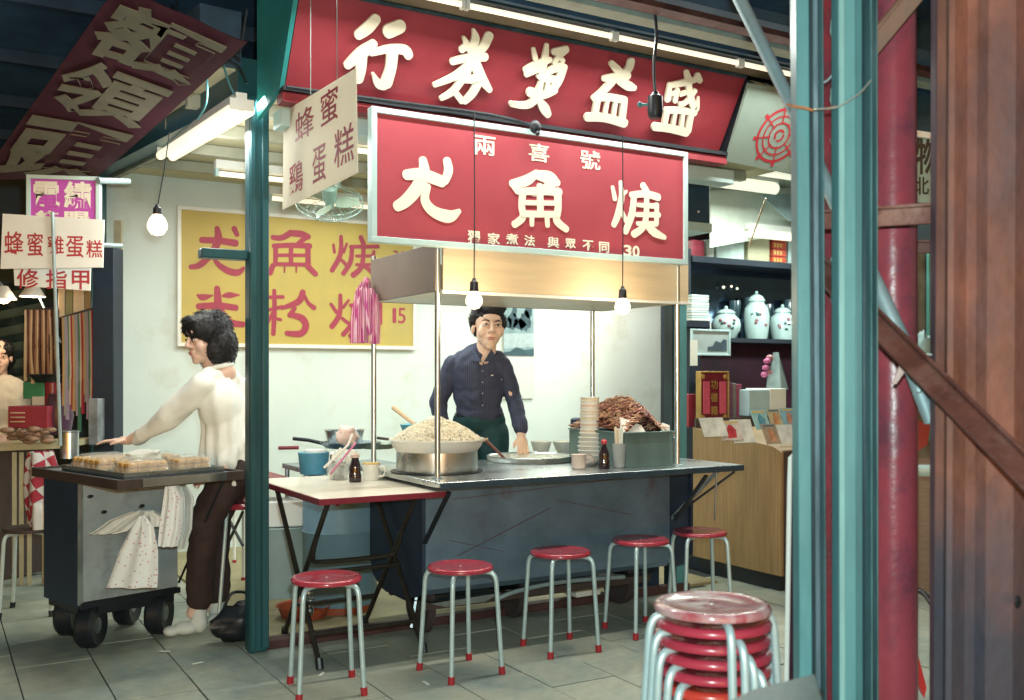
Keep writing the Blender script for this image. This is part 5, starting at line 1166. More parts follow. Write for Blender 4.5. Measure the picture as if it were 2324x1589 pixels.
# ------------------------------------------------------------------ stools
SH = .472
def stool_parts(t, seatmat, legmat=None):
    prof = [(0,SH-.006),(.05,SH-.007),(.110,SH-.005),(.128,SH),(.139,SH-.001),(.146,SH-.010),(.144,SH-.020),(.136,SH-.021),(.125,SH-.013),(0,SH-.016)]
    s = obj('seat', MB().lathe(prof, n=44), seatmat, t, smooth=60, local=True)
    obj('rivet', MB().ball((.0,.0,SH-.006), .006, 8, 6, (1,1,.4)), m_steel, s)
    for k in range(4):
        a = math.pi/4 + k*math.pi/2; c, s_ = math.cos(a), math.sin(a)
        L = [(.03,SH-.028),(.115,SH-.028),(.143,SH-.035),(.158,SH-.062),(.163,SH-.12),(.185,.02)]
        p = [Vector((r*c,r*s_,z)) for r,z in L]
        path = [p[0], p[1]] + catmull(p[1:5], 5)[1:-1] + [p[4], p[5]]
        l = obj('leg', MB().tube(path, .0105, 12), legmat or m_chrome, t, local=True)
        obj('foot_cap', MB().tube([(.1835*c,.1835*s_,.032),(.187*c,.187*s_,.0)], .0145, 12), m_cap, l, local=True)
    return t
proto = stool_parts(thing('stool', 'red round stool with four silver tube legs, nearest the folding table', 'stool', (0,0,0), 'red stools in front of the stall', local=True), m_seat)
spots = [((741,1310),4.14,20,'red round stool right in front of the folding table, leftmost of the row'),
         ((1045,1281),4.385,36,'red round stool under the left end of the food cart, second of the row'),
         ((1272,1248),4.76,28,'red round stool before the middle of the food cart'),
         ((1454,1223),5.10,30,'red round stool, second from the right of the row before the food cart'),
         ((1588,1206),5.37,10,'red round stool farthest right, against the wooden cabinet')]
for i, ((px,py),Z,rz,lab) in enumerate(spots):
    s = proto if i == 0 else copy_tree(proto)
    p = at(px,py,Z=Z); s.location = (p.x,p.y,0); s.rotation_euler = (0,0,R(rz)-TH); s['label'] = lab; s['group'] = 'red stools in front of the stall'
# stack of stools
p = at(1616,1372,Z=2.50); sp_ = .0375; nst = 8
names = ['worn whitish top stool of the stack in the right foreground','red stool second from the top of the foreground stack','red stool third from the top of the foreground stack','red stool fourth from the top of the foreground stack','red stool fifth from the top of the foreground stack','brighter orange-red stool sixth from the top of the foreground stack','red stool seventh from the top of the foreground stack, cut by the photo edge','bottom stool of the foreground stack, below the photo edge']
wornp = None
m_oseat = M('seat_orange',(.50,.045,.03),.22,var=.12,coat=.5)
for k in range(nst):
    if k in (0, 5): s = stool_parts(thing('stool', names[k], 'stool', (0,0,0), 'stools stacked in the right foreground', local=True), m_seatw if k == 0 else m_oseat)
    else: s = copy_tree(proto)
    s['label'] = names[k]; s['group'] = 'stools stacked in the right foreground'
    s.location = (p.x + [0,.002,-.002,.003,0,-.003,.002,0][k], p.y, (nst-1-k)*sp_); s.rotation_euler = (0,0,R(-40+[0,11,22,32,43,55,66,77][k])-TH)
# corner of a grey-green table by the stack
q = [at(1660,1574,Z=1.95), at(1730,1548,Z=2.25), at(1835,1525,Z=2.4), at(1850,1640,Z=1.8), at(1640,1640,Z=1.75)]
zq = .70
q = [at(px,py,z=zq) for px,py in ((1650,1592),(1712,1563),(1850,1528),(1900,1700),(1660,1700))]
t = thing('near_table', 'corner of a dull grey-green tabletop at the bottom edge beside the stool stack', 'table', q[0]-Vector((0,0,zq)))
obj('tabletop', MB().prism(q, (0,0,-.025)), M('table_green',(.10,.13,.12),.5,var=.35,scale=12,bump=.1), t, bevel=.003)
for v in (q[2],q[3]): obj('leg', MB().tube([(v.x-.02,v.y-.02,0),(v.x-.02,v.y-.02,zq-.025)], .014, 8), m_legD, t)
# ------------------------------------------------------------------ right foreground posts
def lean_bar(a, b, w, d_, mat, name, parent, bevel=.003):
    """upright piece whose front face spans width w px-free metres; a,b = (px,py,Z)"""
    p, q = at(a[0],a[1],Z=a[2]), at(b[0],b[1],Z=b[2]); mb = MB()
    mb.bar(p, q, w, d_, side=camv(0,1)); return obj(name, mb, mat, parent, bevel=bevel)
def post(px_t, px_b, Z, wpx, dd, mat, name, parent, dz=0, ext=0):
    w = wpx*Z/F; yb = HY + 1.3/Z*F*1.0
    xb = px_t + (px_b-px_t)*((yb+5)/1594.)
    return lean_bar((px_t,-60,Z+dz),(xb,yb,Z+dz), w, dd, mat, name, parent)
t = thing('door_post', 'light blue-green steel door post, the left of the two in the foreground', 'pillar', at(1830,1589,Z=2.62)*1)
t.location = at(1850,HY,Z=2.62); t.location.z = 0; OFF[t] = Vector(t.location)
m_worn = M('worn_strip',(.13,.19,.22),.45,var=.6,scale=10,stretch=(1,1,.15),bump=.2,dirt=(.34,.42,.44),dscale=8,dlo=.52,dhi=.7)
m_edge = M('edge_metal',(.10,.20,.21),.35,var=.5,scale=14,stretch=(1,1,.2))
for px, w_, Z_, d_, mm, nm in ((1818,29,2.60,.06,m_tealL,'post_face'),(1838,11,2.625,.05,m_tealD,'channel'),(1848,12,2.62,.05,m_worn,'guide_rail'),(1857,7,2.63,.05,m_tealD,'channel'),(1861.5,3,2.60,.07,m_edge,'guide_rail')): post(px-4,px+4,Z_,w_,d_,mm,nm,t)
t = thing('door_post', 'light blue-green steel door post, the right of the two, beside the red pipe', 'pillar', (0,0,0))
t.location = at(1930,HY,Z=2.5); t.location.z = 0; OFF[t] = Vector(t.location)
for px, w_, Z_, d_, mm, nm in ((1915,37,2.50,.065,m_tealL,'post_face'),(1911,14,2.465,.005,M('lit_strip',(.20,.40,.40),.4,var=.25,scale=8,stretch=(1,1,.2),bump=.15),'face_strip'),(1942,17,2.515,.05,M('mid_teal',(.05,.17,.19),.4,var=.3,scale=8,stretch=(1,1,.2)),'post_face'),(1958,15,2.53,.05,m_tealD,'channel'),(1967,3,2.50,.07,m_edge,'guide_rail'),(1974,10,2.53,.05,m_tealD,'channel'),(1980,2.5,2.50,.07,m_edge,'guide_rail')): post(px-1,px+1,Z_,w_,d_,mm,nm,t)  # thin strip on the face carries its light in a paler paint colour
t = thing('red_post', 'narrow dark red post with flaking pale paint seen between the two blue-green door posts', 'pillar', (0,0,0))
t.location = at(1882,HY,Z=2.95); t.location.z = 0; OFF[t] = Vector(t.location)
m_rp = M('flaky_red',(.20,.018,.03),.5,var=.3,scale=8,bump=.2,dirt=(.10,.03,.04),dscale=5)
post(1872,1884,2.95,34,.06,m_rp,'post_body',t); post(1893,1890,2.92,3,.03,m_white if False else M('pale_edge',(.30,.42,.42),.5,var=.5,scale=18),'edge_strip',t)
for k, (a, b) in enumerate(((20,60),(150,190),(250,262),(330,350),(470,560))):
    obj('paint_flake', MB().prism([at(1886,a*1.2+20,Z=2.90),at(1893,a*1.2+30,Z=2.90),at(1890,b*1.2+20,Z=2.90),at(1884,b*1.2,Z=2.90)], camv(0,.004)), M('flake',(.28,.44,.42),.6), t)
t = thing('red_pipe', 'thick glossy red painted steel pipe running floor to roof in the right foreground', 'pipe', (0,0,0))
t.location = at(2030,HY,Z=2.72); t.location.z = 0; OFF[t] = Vector(t.location)
a = at(2020,-80,Z=2.78); b = at(2028,HY,Z=2.78); b2 = Vector((b.x,b.y,0))
a.z = 3.4
obj('pipe_body', MB().tube([a, b.lerp(a,.5), b, b2.lerp(b,.5), b2], 52*2.78/F, 36), m_pipe, t, smooth=60)
for px, py, r in ((1990,1020,.010),(1983,1032,.009),(2046,1495,.006),(1992,1000,.006)):
    obj('paint_spot', MB().ball(at(px,py,Z=2.745 if px>2000 else 2.76), r, 10, 6, (1,.25,1.3), Matrix.Rotation(-TH,3,'Z')), M('spot',(.5,.03,.04) if px<2000 else (.4,.5,.55),.4), t)
# rusty folded steel sheet
t = thing('rusty_column', 'tall rusty folded steel column filling the right edge of the photo', 'pillar', (0,0,0))
t.location = at(2250,HY,Z=2.3); t.location.z = 0; OFF[t] = Vector(t.location)
prof = [(2126,2.50),(2126,2.38),(2146,2.36),(2152,2.33),(2162,2.325),(2190,2.345),(2215,2.345),(2240,2.315),(2300,2.31),(2330,2.335),(2420,2.335),(2420,2.55)]
pts = []
for px, Z in prof:
    p = at(px,HY,Z=Z); pts.append(Vector((p.x,p.y,0)))
lean = camv(.018,0)
vs = []; n = len(pts)
for k in range(9):
    for p in pts: vs.append(p + lean*(k/8-.4) + Vector((0,0,3.3*k/8)))
fs = [(k*n+i,k*n+i+1,(k+1)*n+i+1,(k+1)*n+i) for k in range(8) for i in range(n-1)]
mb = MB().add(vs, fs); m0 = len(vs)
obj('folded_sheet', mb, m_rust, t, smooth=25)
sol = t.children[0].modifiers.new('thickness','SOLIDIFY'); sol.thickness = .006; sol.offset = 0
m_grime = M('grime',(.035,.045,.055),.65,var=.5,scale=5,bump=.3,bscale=30)
obj('edge_angle', MB().bar(at(2124,1700,Z=2.46)*1,at(2128,-80,Z=2.46),.02,.03,side=camv(0,1)), M('dark_rust',(.07,.035,.05),.6,var=.4), t)
h = at(2310,1365,Z=2.275)
obj('bolt_hole', MB().ball(h, .012, 10, 8, (1,.3,1.2)), m_blk, t)
# braces
def brace(a, b, w, d_, mat, name, label):
    p, q = at(*a[:2],Z=a[2]), at(*b[:2],Z=b[2]); t = thing(name, label, 'brace', (p+q)/2)
    obj('bar_web', MB().bar(p, q, w, .012, side=camv(0,1)), mat, t, bevel=.002)
    n_ = (q-p).normalized(); up_ = n_.cross(camv(0,1)).normalized()
    if up_.z < 0: up_ = -up_
    obj('bar_lip', MB().bar(p+up_*(w/2-.006)+camv(0,.002), q+up_*(w/2-.006)+camv(0,.002), .008, .05, side=camv(0,1)), mat, t, bevel=.002)
    return t
brace((1845,595,2.78),(2420,1168,1.99),.060,.02,m_rustD,'rusty_brace','long rusty angle brace slanting down to the right across the red pipe')
brace((1860,500,2.66),(2126,484,2.5),.052,.02,M('rust_mid',(.17,.055,.04),.6,var=.5,scale=9,bump=.3,dirt=(.30,.16,.12),dscale=7),'rusty_crossbar','short rusty crossbar joining the blue-green post to the rusty column, high up')
brace((1960,128,2.64),(2085,-25,2.55),.052,.02,M('brown_timber',(.20,.09,.05),.6,var=.25,scale=6,stretch=(4,4,.5)),'timber_brace','brown brace slanting up to the right at the top of the red pipe')
brace((1980,560,2.95),(2150,560,2.9),.04,.02,m_rustD,'rear_crossbar','dark rusty crossbar behind the red pipe below the short one')
# grey prop pipe tied with rope
t = thing('prop_pole', 'pale grey round prop pole leaning diagonally behind the door posts down to the right', 'pole', at(2112,960,Z=2.5))
pp = [at(1660,-40,Z=3.1), at(1790,225,Z=2.9), at(1900,470,Z=2.72)]
qq = [at(1900,470,Z=2.72), at(1992,650,Z=2.62), at(2058,800,Z=2.55), at(2106,938,Z=2.52)]
obj('pole_body', MB().tube(pp+qq[1:], [15*3.1/F,15*2.9/F,16*2.72/F,17*2.62/F,20*2.55/F,17*2.52/F], 16), m_grey, t, smooth=60)
obj('pole_end', MB().tube([at(2088,890,Z=2.50),at(2112,958,Z=2.50)], [17*2.5/F,14*2.5/F], 16), m_grey, t)
k_ = at(2046,812,Z=2.46)
t = thing('rope_tie', 'twist of pale rope and tape binding the grey pole to the rusty brace', 'rope', k_)
obj('tape', MB().prism([at(2050,800,Z=2.47),at(2078,812,Z=2.47),at(2058,838,Z=2.47),at(2034,872,Z=2.47),at(2026,872,Z=2.47),at(2040,836,Z=2.47)], camv(0,.006)), M('tape',(.55,.38,.34),.6,var=.3,scale=30), t)
obj('cord', MB().tube([at(2030,790,Z=2.48),at(2060,798,Z=2.45),at(2095,802,Z=2.48),at(2120,806,Z=2.46)], .0016, 6, smooth=4), m_white, t)
obj('cord', MB().tube([at(2048,812,Z=2.46),at(2080,822,Z=2.45),at(2118,820,Z=2.46)], .0022, 6, smooth=4), m_white, t)
t = thing('wire_tie', 'thin rusty and silver wire knotted round the two blue-green door posts', 'wire', at(1840,245,Z=2.5))
obj('rusty_wire', MB().tube([at(1786,237,Z=2.55),at(1806,242,Z=2.53),at(1826,245,Z=2.52),at(1846,251,Z=2.52)], .0035, 6, smooth=4), M('wire_rust',(.42,.16,.06),.6,var=.5,scale=60), t)
obj('rusty_wire', MB().tube([at(1876,247,Z=2.46),at(1898,243,Z=2.45)], .0035, 6), M('wire_rust2',(.42,.16,.06),.6,var=.5,scale=60), t)
obj('silver_wire', MB().tube([at(1846,249,Z=2.52),at(1862,247,Z=2.48),at(1880,246,Z=2.45),at(1900,243,Z=2.44),at(1930,226,Z=2.44),at(1955,208,Z=2.45),at(1978,180,Z=2.47)], .0022, 6, smooth=4), M('wire_silver',(.6,.62,.55),.3,metal=.6), t)
single('loose_string', MB().tube([at(1853,187,Z=2.6),at(1872,186,Z=2.6),at(1885,175,Z=2.6),at(1894,160,Z=2.6)], .002, 6, smooth=4), m_frame, 'pale loose string between the tops of the two door posts', 'string')
# leaning framed panel with a white edge
t = thing('leaning_panel', 'dark red panel with a curved white tube edge standing left of the door posts', 'panel', (0,0,0))
t.location = at(1795,1500,Z=3.6); t.location.z = 0; OFF[t] = Vector(t.location)
a, b, c_ = at(1808,1026,Z=3.0), at(1794,1040,Z=3.0), at(1784,1620,Z=3.0)
obj('edge_tube', MB().tube([at(1850,1020,Z=3.05),a,b,at(1792,1100,Z=3.0),c_], .0075, 10), m_white, t)
obj('panel', MB().slab([at(1796,1042,Z=3.02),at(1860,1030,Z=3.06),at(1860,1640,Z=3.06),at(1787,1640,Z=3.02)], .012), M('maroon',(.055,.02,.035),.5,var=.3), t)
# behind the pipe on the right: wall, hanging sign, cabinet, hose
t = thing('black_script_sign', 'pale sign with black brush characters seen between the red pipe and the rusty column', 'sign', at(2100,440,Z=5))
plB = cplane(2100,400,5.0)
obj('board', MB().slab(qrect(plB,[(2040,455),(2200,470),(2200,325),(2040,300)]), .02), M('sign_pale_green',(.30,.42,.38),.5,var=.08), t)
obj('top_rail', MB().bar(at(2040,298,Z=4.98),at(2200,322,Z=4.98),.02,.03), m_white, t)
mb = MB(); row_text(mb, '物', plB, [(2078,308,2128,396)], thick=.002, off=.02); row_text(mb, '北', plB, [(2076,402,2108,442)], thick=.002, off=.015); obj('character', mb, m_blk, t)
a = at(1960,HY,Z=6.2); b = at(3900,HY,Z=4.2)
mb = MB().prism([(a.x,a.y,1.2),(b.x,b.y,1.2),(b.x,b.y,3.5),(a.x,a.y,3.5)], camv(0,.1)); single('upper_shutter', mb, M('shutter',(.012,.035,.045),.6,var=.4,scale=3,stretch=(.3,.3,6)), 'dark shutter wall high behind the red pipe', 'wall')
mb = MB().prism([(a.x,a.y,0),(b.x,b.y,0),(b.x,b.y,1.19),(a.x,a.y,1.19)], camv(0,.1)); single('tan_panel', mb, M('tan_ply',(.21,.14,.095),.6,var=.2,scale=8,stretch=(1,1,8)), 'tan plywood boarding low behind the gap right of the red pipe', 'wall')
single('black_hose', MB().tube([at(2060,1335,Z=4.2),at(2085,1340,Z=4.2),at(2102,1352,Z=4.15),at(2115,1370,Z=4.1),at(2150,1400,Z=4.0)], .012, 8, smooth=5), m_blk, 'black hose looping out right of the red pipe near the floor', 'hose')
single('red_cone', MB().prism([at(2068,1452,Z=3.2),at(2082,1480,Z=3.2),at(2103,1560,Z=3.2),at(2098,1585,Z=3.2),at(2060,1500,Z=3.2)], camv(.01,.06)), M('bright_red',(.52,.03,.035),.4), 'bright red slanting board low behind the red pipe', 'board')
t = thing('gap_cabinet', 'pale green cabinet with stacked bags seen through the gap right of the red pipe', 'cabinet', at(2100,1040,Z=5.2))
obj('cabinet_body', MB().slab([at(2040,1040,Z=5.3),at(2135,1040,Z=5.3),at(2135,575,Z=5.3),at(2040,575,Z=5.3)], .2), M('cab_olive',(.13,.12,.09),.6,var=.5,scale=6), t)
obj('cabinet_edge', MB().slab([at(2108,1000,Z=5.26),at(2118,1000,Z=5.26),at(2118,570,Z=5.26),at(2108,570,Z=5.26)], .03), M('cab_teal',(.08,.30,.26),.5), t)
obj('bag', crumple(MB(), at(2098,790,Z=5.15), .05,.04,.08, 4), M('bag_teal',(.22,.36,.36),.4,var=.3), t, smooth=60)
obj('red_triangle', MB().prism([at(2062,945,Z=5.2),at(2112,965,Z=5.2),at(2104,1010,Z=5.2),at(2066,1035,Z=5.2)], camv(0,.05)), M('soft_red',(.36,.05,.05),.6), t)
obj('shelf_roll', MB().tube([at(2060,1068,Z=5.1),at(2125,1068,Z=5.1)], .03, 12), m_frame, t)
# ------------------------------------------------------------------ honey cake cart (left)
B0 = Vector((-1.38,1.04,0)); RZ = R(17)
ct = thing('cake_cart', 'small steel cake cart with black wheels at the left', 'food cart', B0, rz=RZ, local=True)
RM = Matrix.Rotation(RZ,3,'Z')
cw = lambda x,y,z: B0 + RM @ Vector((x,y,z))
obj('body_panel', MB().box((0,0,.23),(.50,.014,.80)), M('cart_front',(.42,.48,.50),.36,metal=.3,var=.2,scale=3,bump=.15,bscale=9,dirt=(.22,.25,.27),dscale=2.5), ct, bevel=.003)
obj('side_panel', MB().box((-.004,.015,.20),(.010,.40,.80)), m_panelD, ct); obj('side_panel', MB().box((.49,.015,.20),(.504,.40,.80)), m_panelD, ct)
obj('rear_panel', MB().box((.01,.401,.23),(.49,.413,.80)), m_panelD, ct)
obj('corner_strip', MB().box((-.012,-.006,.22),(.012,-.001,.80)), m_steel, ct)
obj('bottom_rail', MB().box((0,-.01,.20),(.51,.03,.228)), m_blk, ct)
obj('top_board', MB().box((-.02,-.44,.815),(.585,.46,.835)), m_steelD, ct, bevel=.003)
for a, b in (((-.035,-.455),(.60,-.44)),((-.035,.46),(.60,.475)),((-.035,-.44),(-.02,.46)),((.585,-.44),(.60,.46))):
    obj('edge_trim', MB().box((a[0],a[1],.80),(b[0],b[1],.845)), m_woodD, ct, bevel=.003)
obj('trim_steel', MB().box((.08,-.462,.805),(.50,-.456,.842)), m_steel, ct)
obj('leaf_rod', MB().tube([(.545,-.36,.80),(.505,.0,.25)], .006, 6), m_blk, ct)
for x, y, r in ((.07,.04,.105),(.42,.04,.105),(.10,.34,.105),(.40,.34,.105)):
    wm = Matrix.Rotation(-RZ-TH,3,'Z') @ Euler((0,R(90),0)).to_matrix()
    o = obj('wheel', MB().lathe([(r*.5,-.035),(r*.88,-.045),(r,-.028),(r,.028),(r*.88,.045),(r*.5,.035)], (x,y,r), 28, wm), m_blk, ct)
    obj('hub', MB().lathe([(0,-.038),(r*.5,-.034),(r*.5,.034),(0,.038)], (x,y,r), 18, wm), m_steelD, o)
obj('axle_box', MB().box((.02,.0,.16),(.48,.4,.199)), m_blk, ct)
# tray and wrapped cakes
m_cake = M('egg_cake',(.62,.36,.10),.55,var=.3,scale=22,bump=.6,bscale=60)
m_tray = M('tray_dark',(.10,.12,.13),.4,metal=.4)
t = thing('cake_tray', 'flat dark tray of egg cakes on the cake cart', 'tray', cw(.28,0,.836), rz=RZ, local=True)
obj('tray', MB().box((-.24,-.36,.0),(.27,.30,.010)), m_tray, t, bevel=.003)
for a,b in (((-.24,-.36),(.27,-.352)),((-.24,.292),(.27,.30)),((-.24,-.352),(-.232,.292)),((.262,-.352),(.27,.292))): obj('tray_lip', MB().box((a[0],a[1],.0105),(b[0],b[1],.028)), m_steel, t)
def cakepack(x, y, w, d, nx, ny, label, h=.05, rz=0):
    p = t_loc(x,y); k = thing('cake_pack', label, 'cake', p, 'packs of egg cakes on the cake cart', rz=RZ+rz, local=True)
    for i in range(nx):
        for j in range(ny):
            cx, cy = -w/2+w*(i+.5)/nx, -d/2+d*(j+.5)/ny
            obj('cake', MB().cbox((cx,cy,.016),(w/nx*.93,d/ny*.93,.026),Matrix.Rotation(rr.uniform(-.06,.06),3,'Z')), m_cake, k, bevel=.007)
            obj('cake', MB().cbox((cx+rr.uniform(-.004,.004),cy,.042),(w/nx*.90,d/ny*.90,.024),Matrix.Rotation(rr.uniform(-.12,.12),3,'Z')), m_cake, k, bevel=.007)
    mb = MB(); n = 10; vs = []
    for j in range(n+1):
        for i in range(n+1):
            u, v = i/n*2-1, j/n*2-1; e = max(abs(u),abs(v)); z = .066*(1-e**8)+.004+.008*noise.noise(Vector((u*3+x*9,v*3,y*5)))*(1-e**4)
            vs.append((u*(w/2+.012), v*(d/2+.012), z))
    mb.add(vs, [(j*(n+1)+i,j*(n+1)+i+1,(j+1)*(n+1)+i+1,(j+1)*(n+1)+i) for j in range(n) for i in range(n)])
    obj('wrapper', mb, m_film, k, smooth=60)
    return k
t_loc = lambda x, y: cw(x, y, .849)
cakepack(.18,-.24,.20,.16,4,3,'clear wrapped pack of golden egg cakes at the front left corner of the cake cart')
cakepack(.43,-.22,.17,.14,4,3,'clear wrapped pack of golden egg cakes at the front right of the cake cart')
cakepack(.17,.02,.22,.17,4,3,'wrapped pack of egg cakes in the middle of the cake cart under a white sheet')
cakepack(.42,.05,.18,.15,4,3,'wrapped pack of egg cakes behind the front right pack on the cake cart')
cakepack(.20,.20,.26,.12,5,3,'loose row of egg cakes at the back of the cake tray by the woman\'s hand')
single('paper_sheet', crumple(MB(), cw(.30,-.03,.91), .09,.07,.03, 6), m_paper, 'crumpled white paper lying on the cake packs', 'paper', smooth=60)
c = at(158,1040,z=.838); 
t = thing('steel_can', 'shiny steel can standing at the left rear corner of the cake cart', 'can', c)
obj('can_body', MB().lathe([(0,0),(.05,0),(.05,.15),(.047,.152),(.045,.14),(0,.14)], c, 26), m_steel, t); obj('can_rim', MB().lathe([(.0505,.145),(.053,.148),(.053,.155),(.0505,.156)], c, 26), m_steelD, t)
# plastic bags hanging on the cart front
m_pb = M('bag_white',(.78,.80,.76),.22,var=.1,scale=12,alpha=.93,bump=.5,bscale=20); m_pbd = M('bag_dotted',(.84,.87,.87),.22,var=.03,scale=6,bump=.5,bscale=16)
N = m_pbd.node_tree.nodes; Lk = m_pbd.node_tree.links; b_ = N['Principled BSDF']; vo = N.new('ShaderNodeTexVoronoi'); vo.inputs['Scale'].default_value = 48; tc = N.new('ShaderNodeTexCoord'); Lk.new(tc.outputs['Object'], vo.inputs['Vector'])
rp = N.new('ShaderNodeValToRGB'); rp.color_ramp.elements[0].position=.18; rp.color_ramp.elements[1].position=.26; rp.color_ramp.elements[0].color=(1,1,1,1); rp.color_ramp.elements[1].color=(0,0,0,1)
Lk.new(vo.outputs['Distance'], rp.inputs[0]); mx = N.new('ShaderNodeMix'); mx.data_type='RGBA'; s_ = b_.inputs['Base Color'].links[0].from_socket; Lk.new(rp.outputs[0], mx.inputs[0]); Lk.new(s_, mx.inputs[6]); mx.inputs[7].default_value=(.66,.40,.46,1); Lk.new(mx.outputs[2], b_.inputs['Base Color'])
bags = [([(318,330,1170),(300,350,1195),(272,360,1250),(255,360,1300),(243,358,1333)],4.60,m_pbd,'dotted cream plastic bag hanging lowest on the front of the cake cart'),
        ([(378,398,1088),(372,415,1130),(362,412,1200),(358,402,1240)],4.62,m_pbd,'pink dotted plastic bag hanging at the right of the cake cart front'),
        ([(300,345,1160),(250,318,1180),(215,290,1205),(200,262,1212)],4.66,m_pb,'thin pale plastic bag splayed to the left on the cake cart front'),
        ([(330,352,1160),(318,382,1175),(320,378,1195)],4.64,m_pb,'bunched pale bag top in the middle of the cake cart front'),
        ([(398,412,1085),(400,440,1130),(404,436,1200),(404,420,1245)],4.85,m_pb,'white plastic bag hanging off the right side of the cake cart')]
for k, (pts, Z, mm, lab) in enumerate(bags): single('plastic_bag', bagmesh(pts, Z, .04, 13+k, k*2, .010), mm, lab, 'bag', 'plastic bags hanging on the cake cart', smooth=60)
for k, (px, py) in enumerate(((236,1162),(372,1155),(300,1165),(205,1127),(322,1148))):
    p = at(px,py,Z=4.70); obj('hole', MB().ball(cw(0,0,0)*0 + RM.inverted() @ (at(px,py,x=None,y=None,z=None,Z=4.0)*0) if False else (RM.inverted() @ (p-B0)) * 1, .012, 8, 6, (1.3,.3,.7)), m_blk, ct)
# ------------------------------------------------------------------ left background: nail stall
LZ = 6.4
t = thing('towel_stool', 'pale legged stool under a red checked cloth at the left edge', 'stool', (0,0,0), local=True)
p = at(72,1208,Z=5.5); t.location = (p.x,p.y,0)
stool_parts(t, m_woodD, M('leg_white',(.52,.60,.56),.45,var=.1))
for ch in t.children:
    for g in ch.children:
        if g.name.startswith('foot_cap'): g.data.materials[0] = m_blk
t.rotation_euler = (0,0,R(12)-TH); t.scale = (1,1,1)
m_chk = M('checked',(.62,.58,.55),.8,var=.1,scale=8,bump=.3); N = m_chk.node_tree.nodes; Lk = m_chk.node_tree.links; b_ = N['Principled BSDF']
ck = N.new('ShaderNodeTexChecker'); ck.inputs['Scale'].default_value = 17; ck.inputs['Color1'].default_value=(.36,.03,.05,1); ck.inputs['Color2'].default_value=(.60,.58,.56,1); tc = N.new('ShaderNodeTexCoord'); mp_ = N.new('ShaderNodeMapping'); mp_.inputs['Rotation'].default_value=(.3,.5,.5); Lk.new(tc.outputs['Object'], mp_.inputs[0]); Lk.new(mp_.outputs[0], ck.inputs[0]); Lk.new(ck.outputs[0], b_.inputs[0])
single('checked_cloth', bagmesh([(68,120,1025),(60,130,1050),(55,135,1100),(58,132,1150),(68,128,1195)], 5.5, .16, 11, 2, .02), m_chk, 'red and white checked cloth draped over the pale stool at the left', 'cloth', smooth=60)
single('inner_cloth', bagmesh([(76,112,1140),(72,122,1165),(74,120,1200)], 5.42, .10, 9, 5, .01), m_pb, 'white cloth hanging under the checked cloth at the left', 'cloth', smooth=60)
t = thing('nail_counter', 'cream topped wooden stall counter at the far left behind the cake cart', 'counter', at(50,1010,Z=6.4)*1)
t.location.z = 0; OFF[t] = Vector(t.location)
a, b = at(-60,1012,Z=6.2), at(135,1008,Z=6.5); zz = a.z; b.z = zz; dv = camv(0,.6)
obj('counter_top', MB().prism([a,b,b+dv,a+dv], (0,0,-.04)), M('counter_cream',(.52,.46,.28),.6,var=.15), t, bevel=.003)
mb = MB(); a0 = a+camv(.05,.05); b0 = b+camv(-.12,.05); mb.prism([(a0.x,a0.y,zz-.041),(b0.x,b0.y,zz-.041),(b0.x,b0.y,.02),(a0.x,a0.y,.02)], camv(0,.03)); obj('front_board', mb, m_woodD, t)
for px in (32,48,66,100,118):
    p = at(px,1100,Z=6.22); obj('leg', MB().box((p.x-.012,p.y-.012,0),(p.x+.014,p.y+.014,zz-.042)), M('leg_cream',(.40,.36,.22),.6,var=.2), t)
def boxat(px0, py0, px1, py1, Z, dd, mat, name, label, cat, grp=None, parent=None, bevel=.004):
    mb = MB().slab([at(px0,py1,Z=Z),at(px1,py1,Z=Z),at(px1,py0,Z=Z),at(px0,py0,Z=Z)], dd)
    return single(name, mb, mat, label, cat, grp, bevel=bevel) if parent is None else obj(name, mb, mat, parent, bevel=bevel)
t = thing('red_basket', 'red plastic basket with pale stripes on the nail stall counter', 'basket', at(60,985,Z=6.25))
boxat(18,922,108,972,6.25,.22,M('basket_red',(.30,.03,.05),.5,var=.3),'basket',None,None,parent=t)
for k in range(3): boxat(22,936+k*10,56,939+k*10,6.24,.01,m_lad,'stripe',None,None,parent=t)
mb = MB()
for k in range(26):
    mb.ball(at(rr.uniform(12,122),rr.uniform(974,1002),Z=rr.uniform(6.15,6.3)), rr.uniform(.018,.036), 8, 6, (1.3,1,.6))
tag(single('trinkets', mb, M('trinket',(.28,.17,.11),.4,var=.6,scale=12), 'jumble of small brown trinkets along the front of the nail stall counter', 'trinkets', smooth=60), kind='stuff')
boxat(52,868,100,905,6.6,.15,M('green_item',(.04,.26,.13),.4,var=.3),'green_box','small green box with a pale label beside the vendor in white','box')
boxat(72,900,104,930,6.5,.1,m_paper,'white_carton','small white carton in front of the green box at left','box')
single('red_jar', MB().lathe([(0,0),(.05,0),(.05,.16),(0,.17)], at(120,925,Z=6.5), 18), M('jar_red',(.26,.03,.04),.3), 'dark red jar on the nail stall, beside the thin sign pole', 'jar')
single('black_bowl', MB().lathe([(0,0),(.06,0),(.11,.05),(.10,.055),(0,.04)], at(104,868,Z=6.6), 20), m_blk, 'black bowl on the nail stall under the hanging strands', 'bowl')
single('dark_vase', MB().lathe([(0,0),(.07,0),(.09,.12),(.06,.26),(0,.26)], at(134,985,Z=6.4), 20), M('vase_plum',(.10,.05,.09),.3), 'plum coloured vase behind the thin sign pole', 'vase')
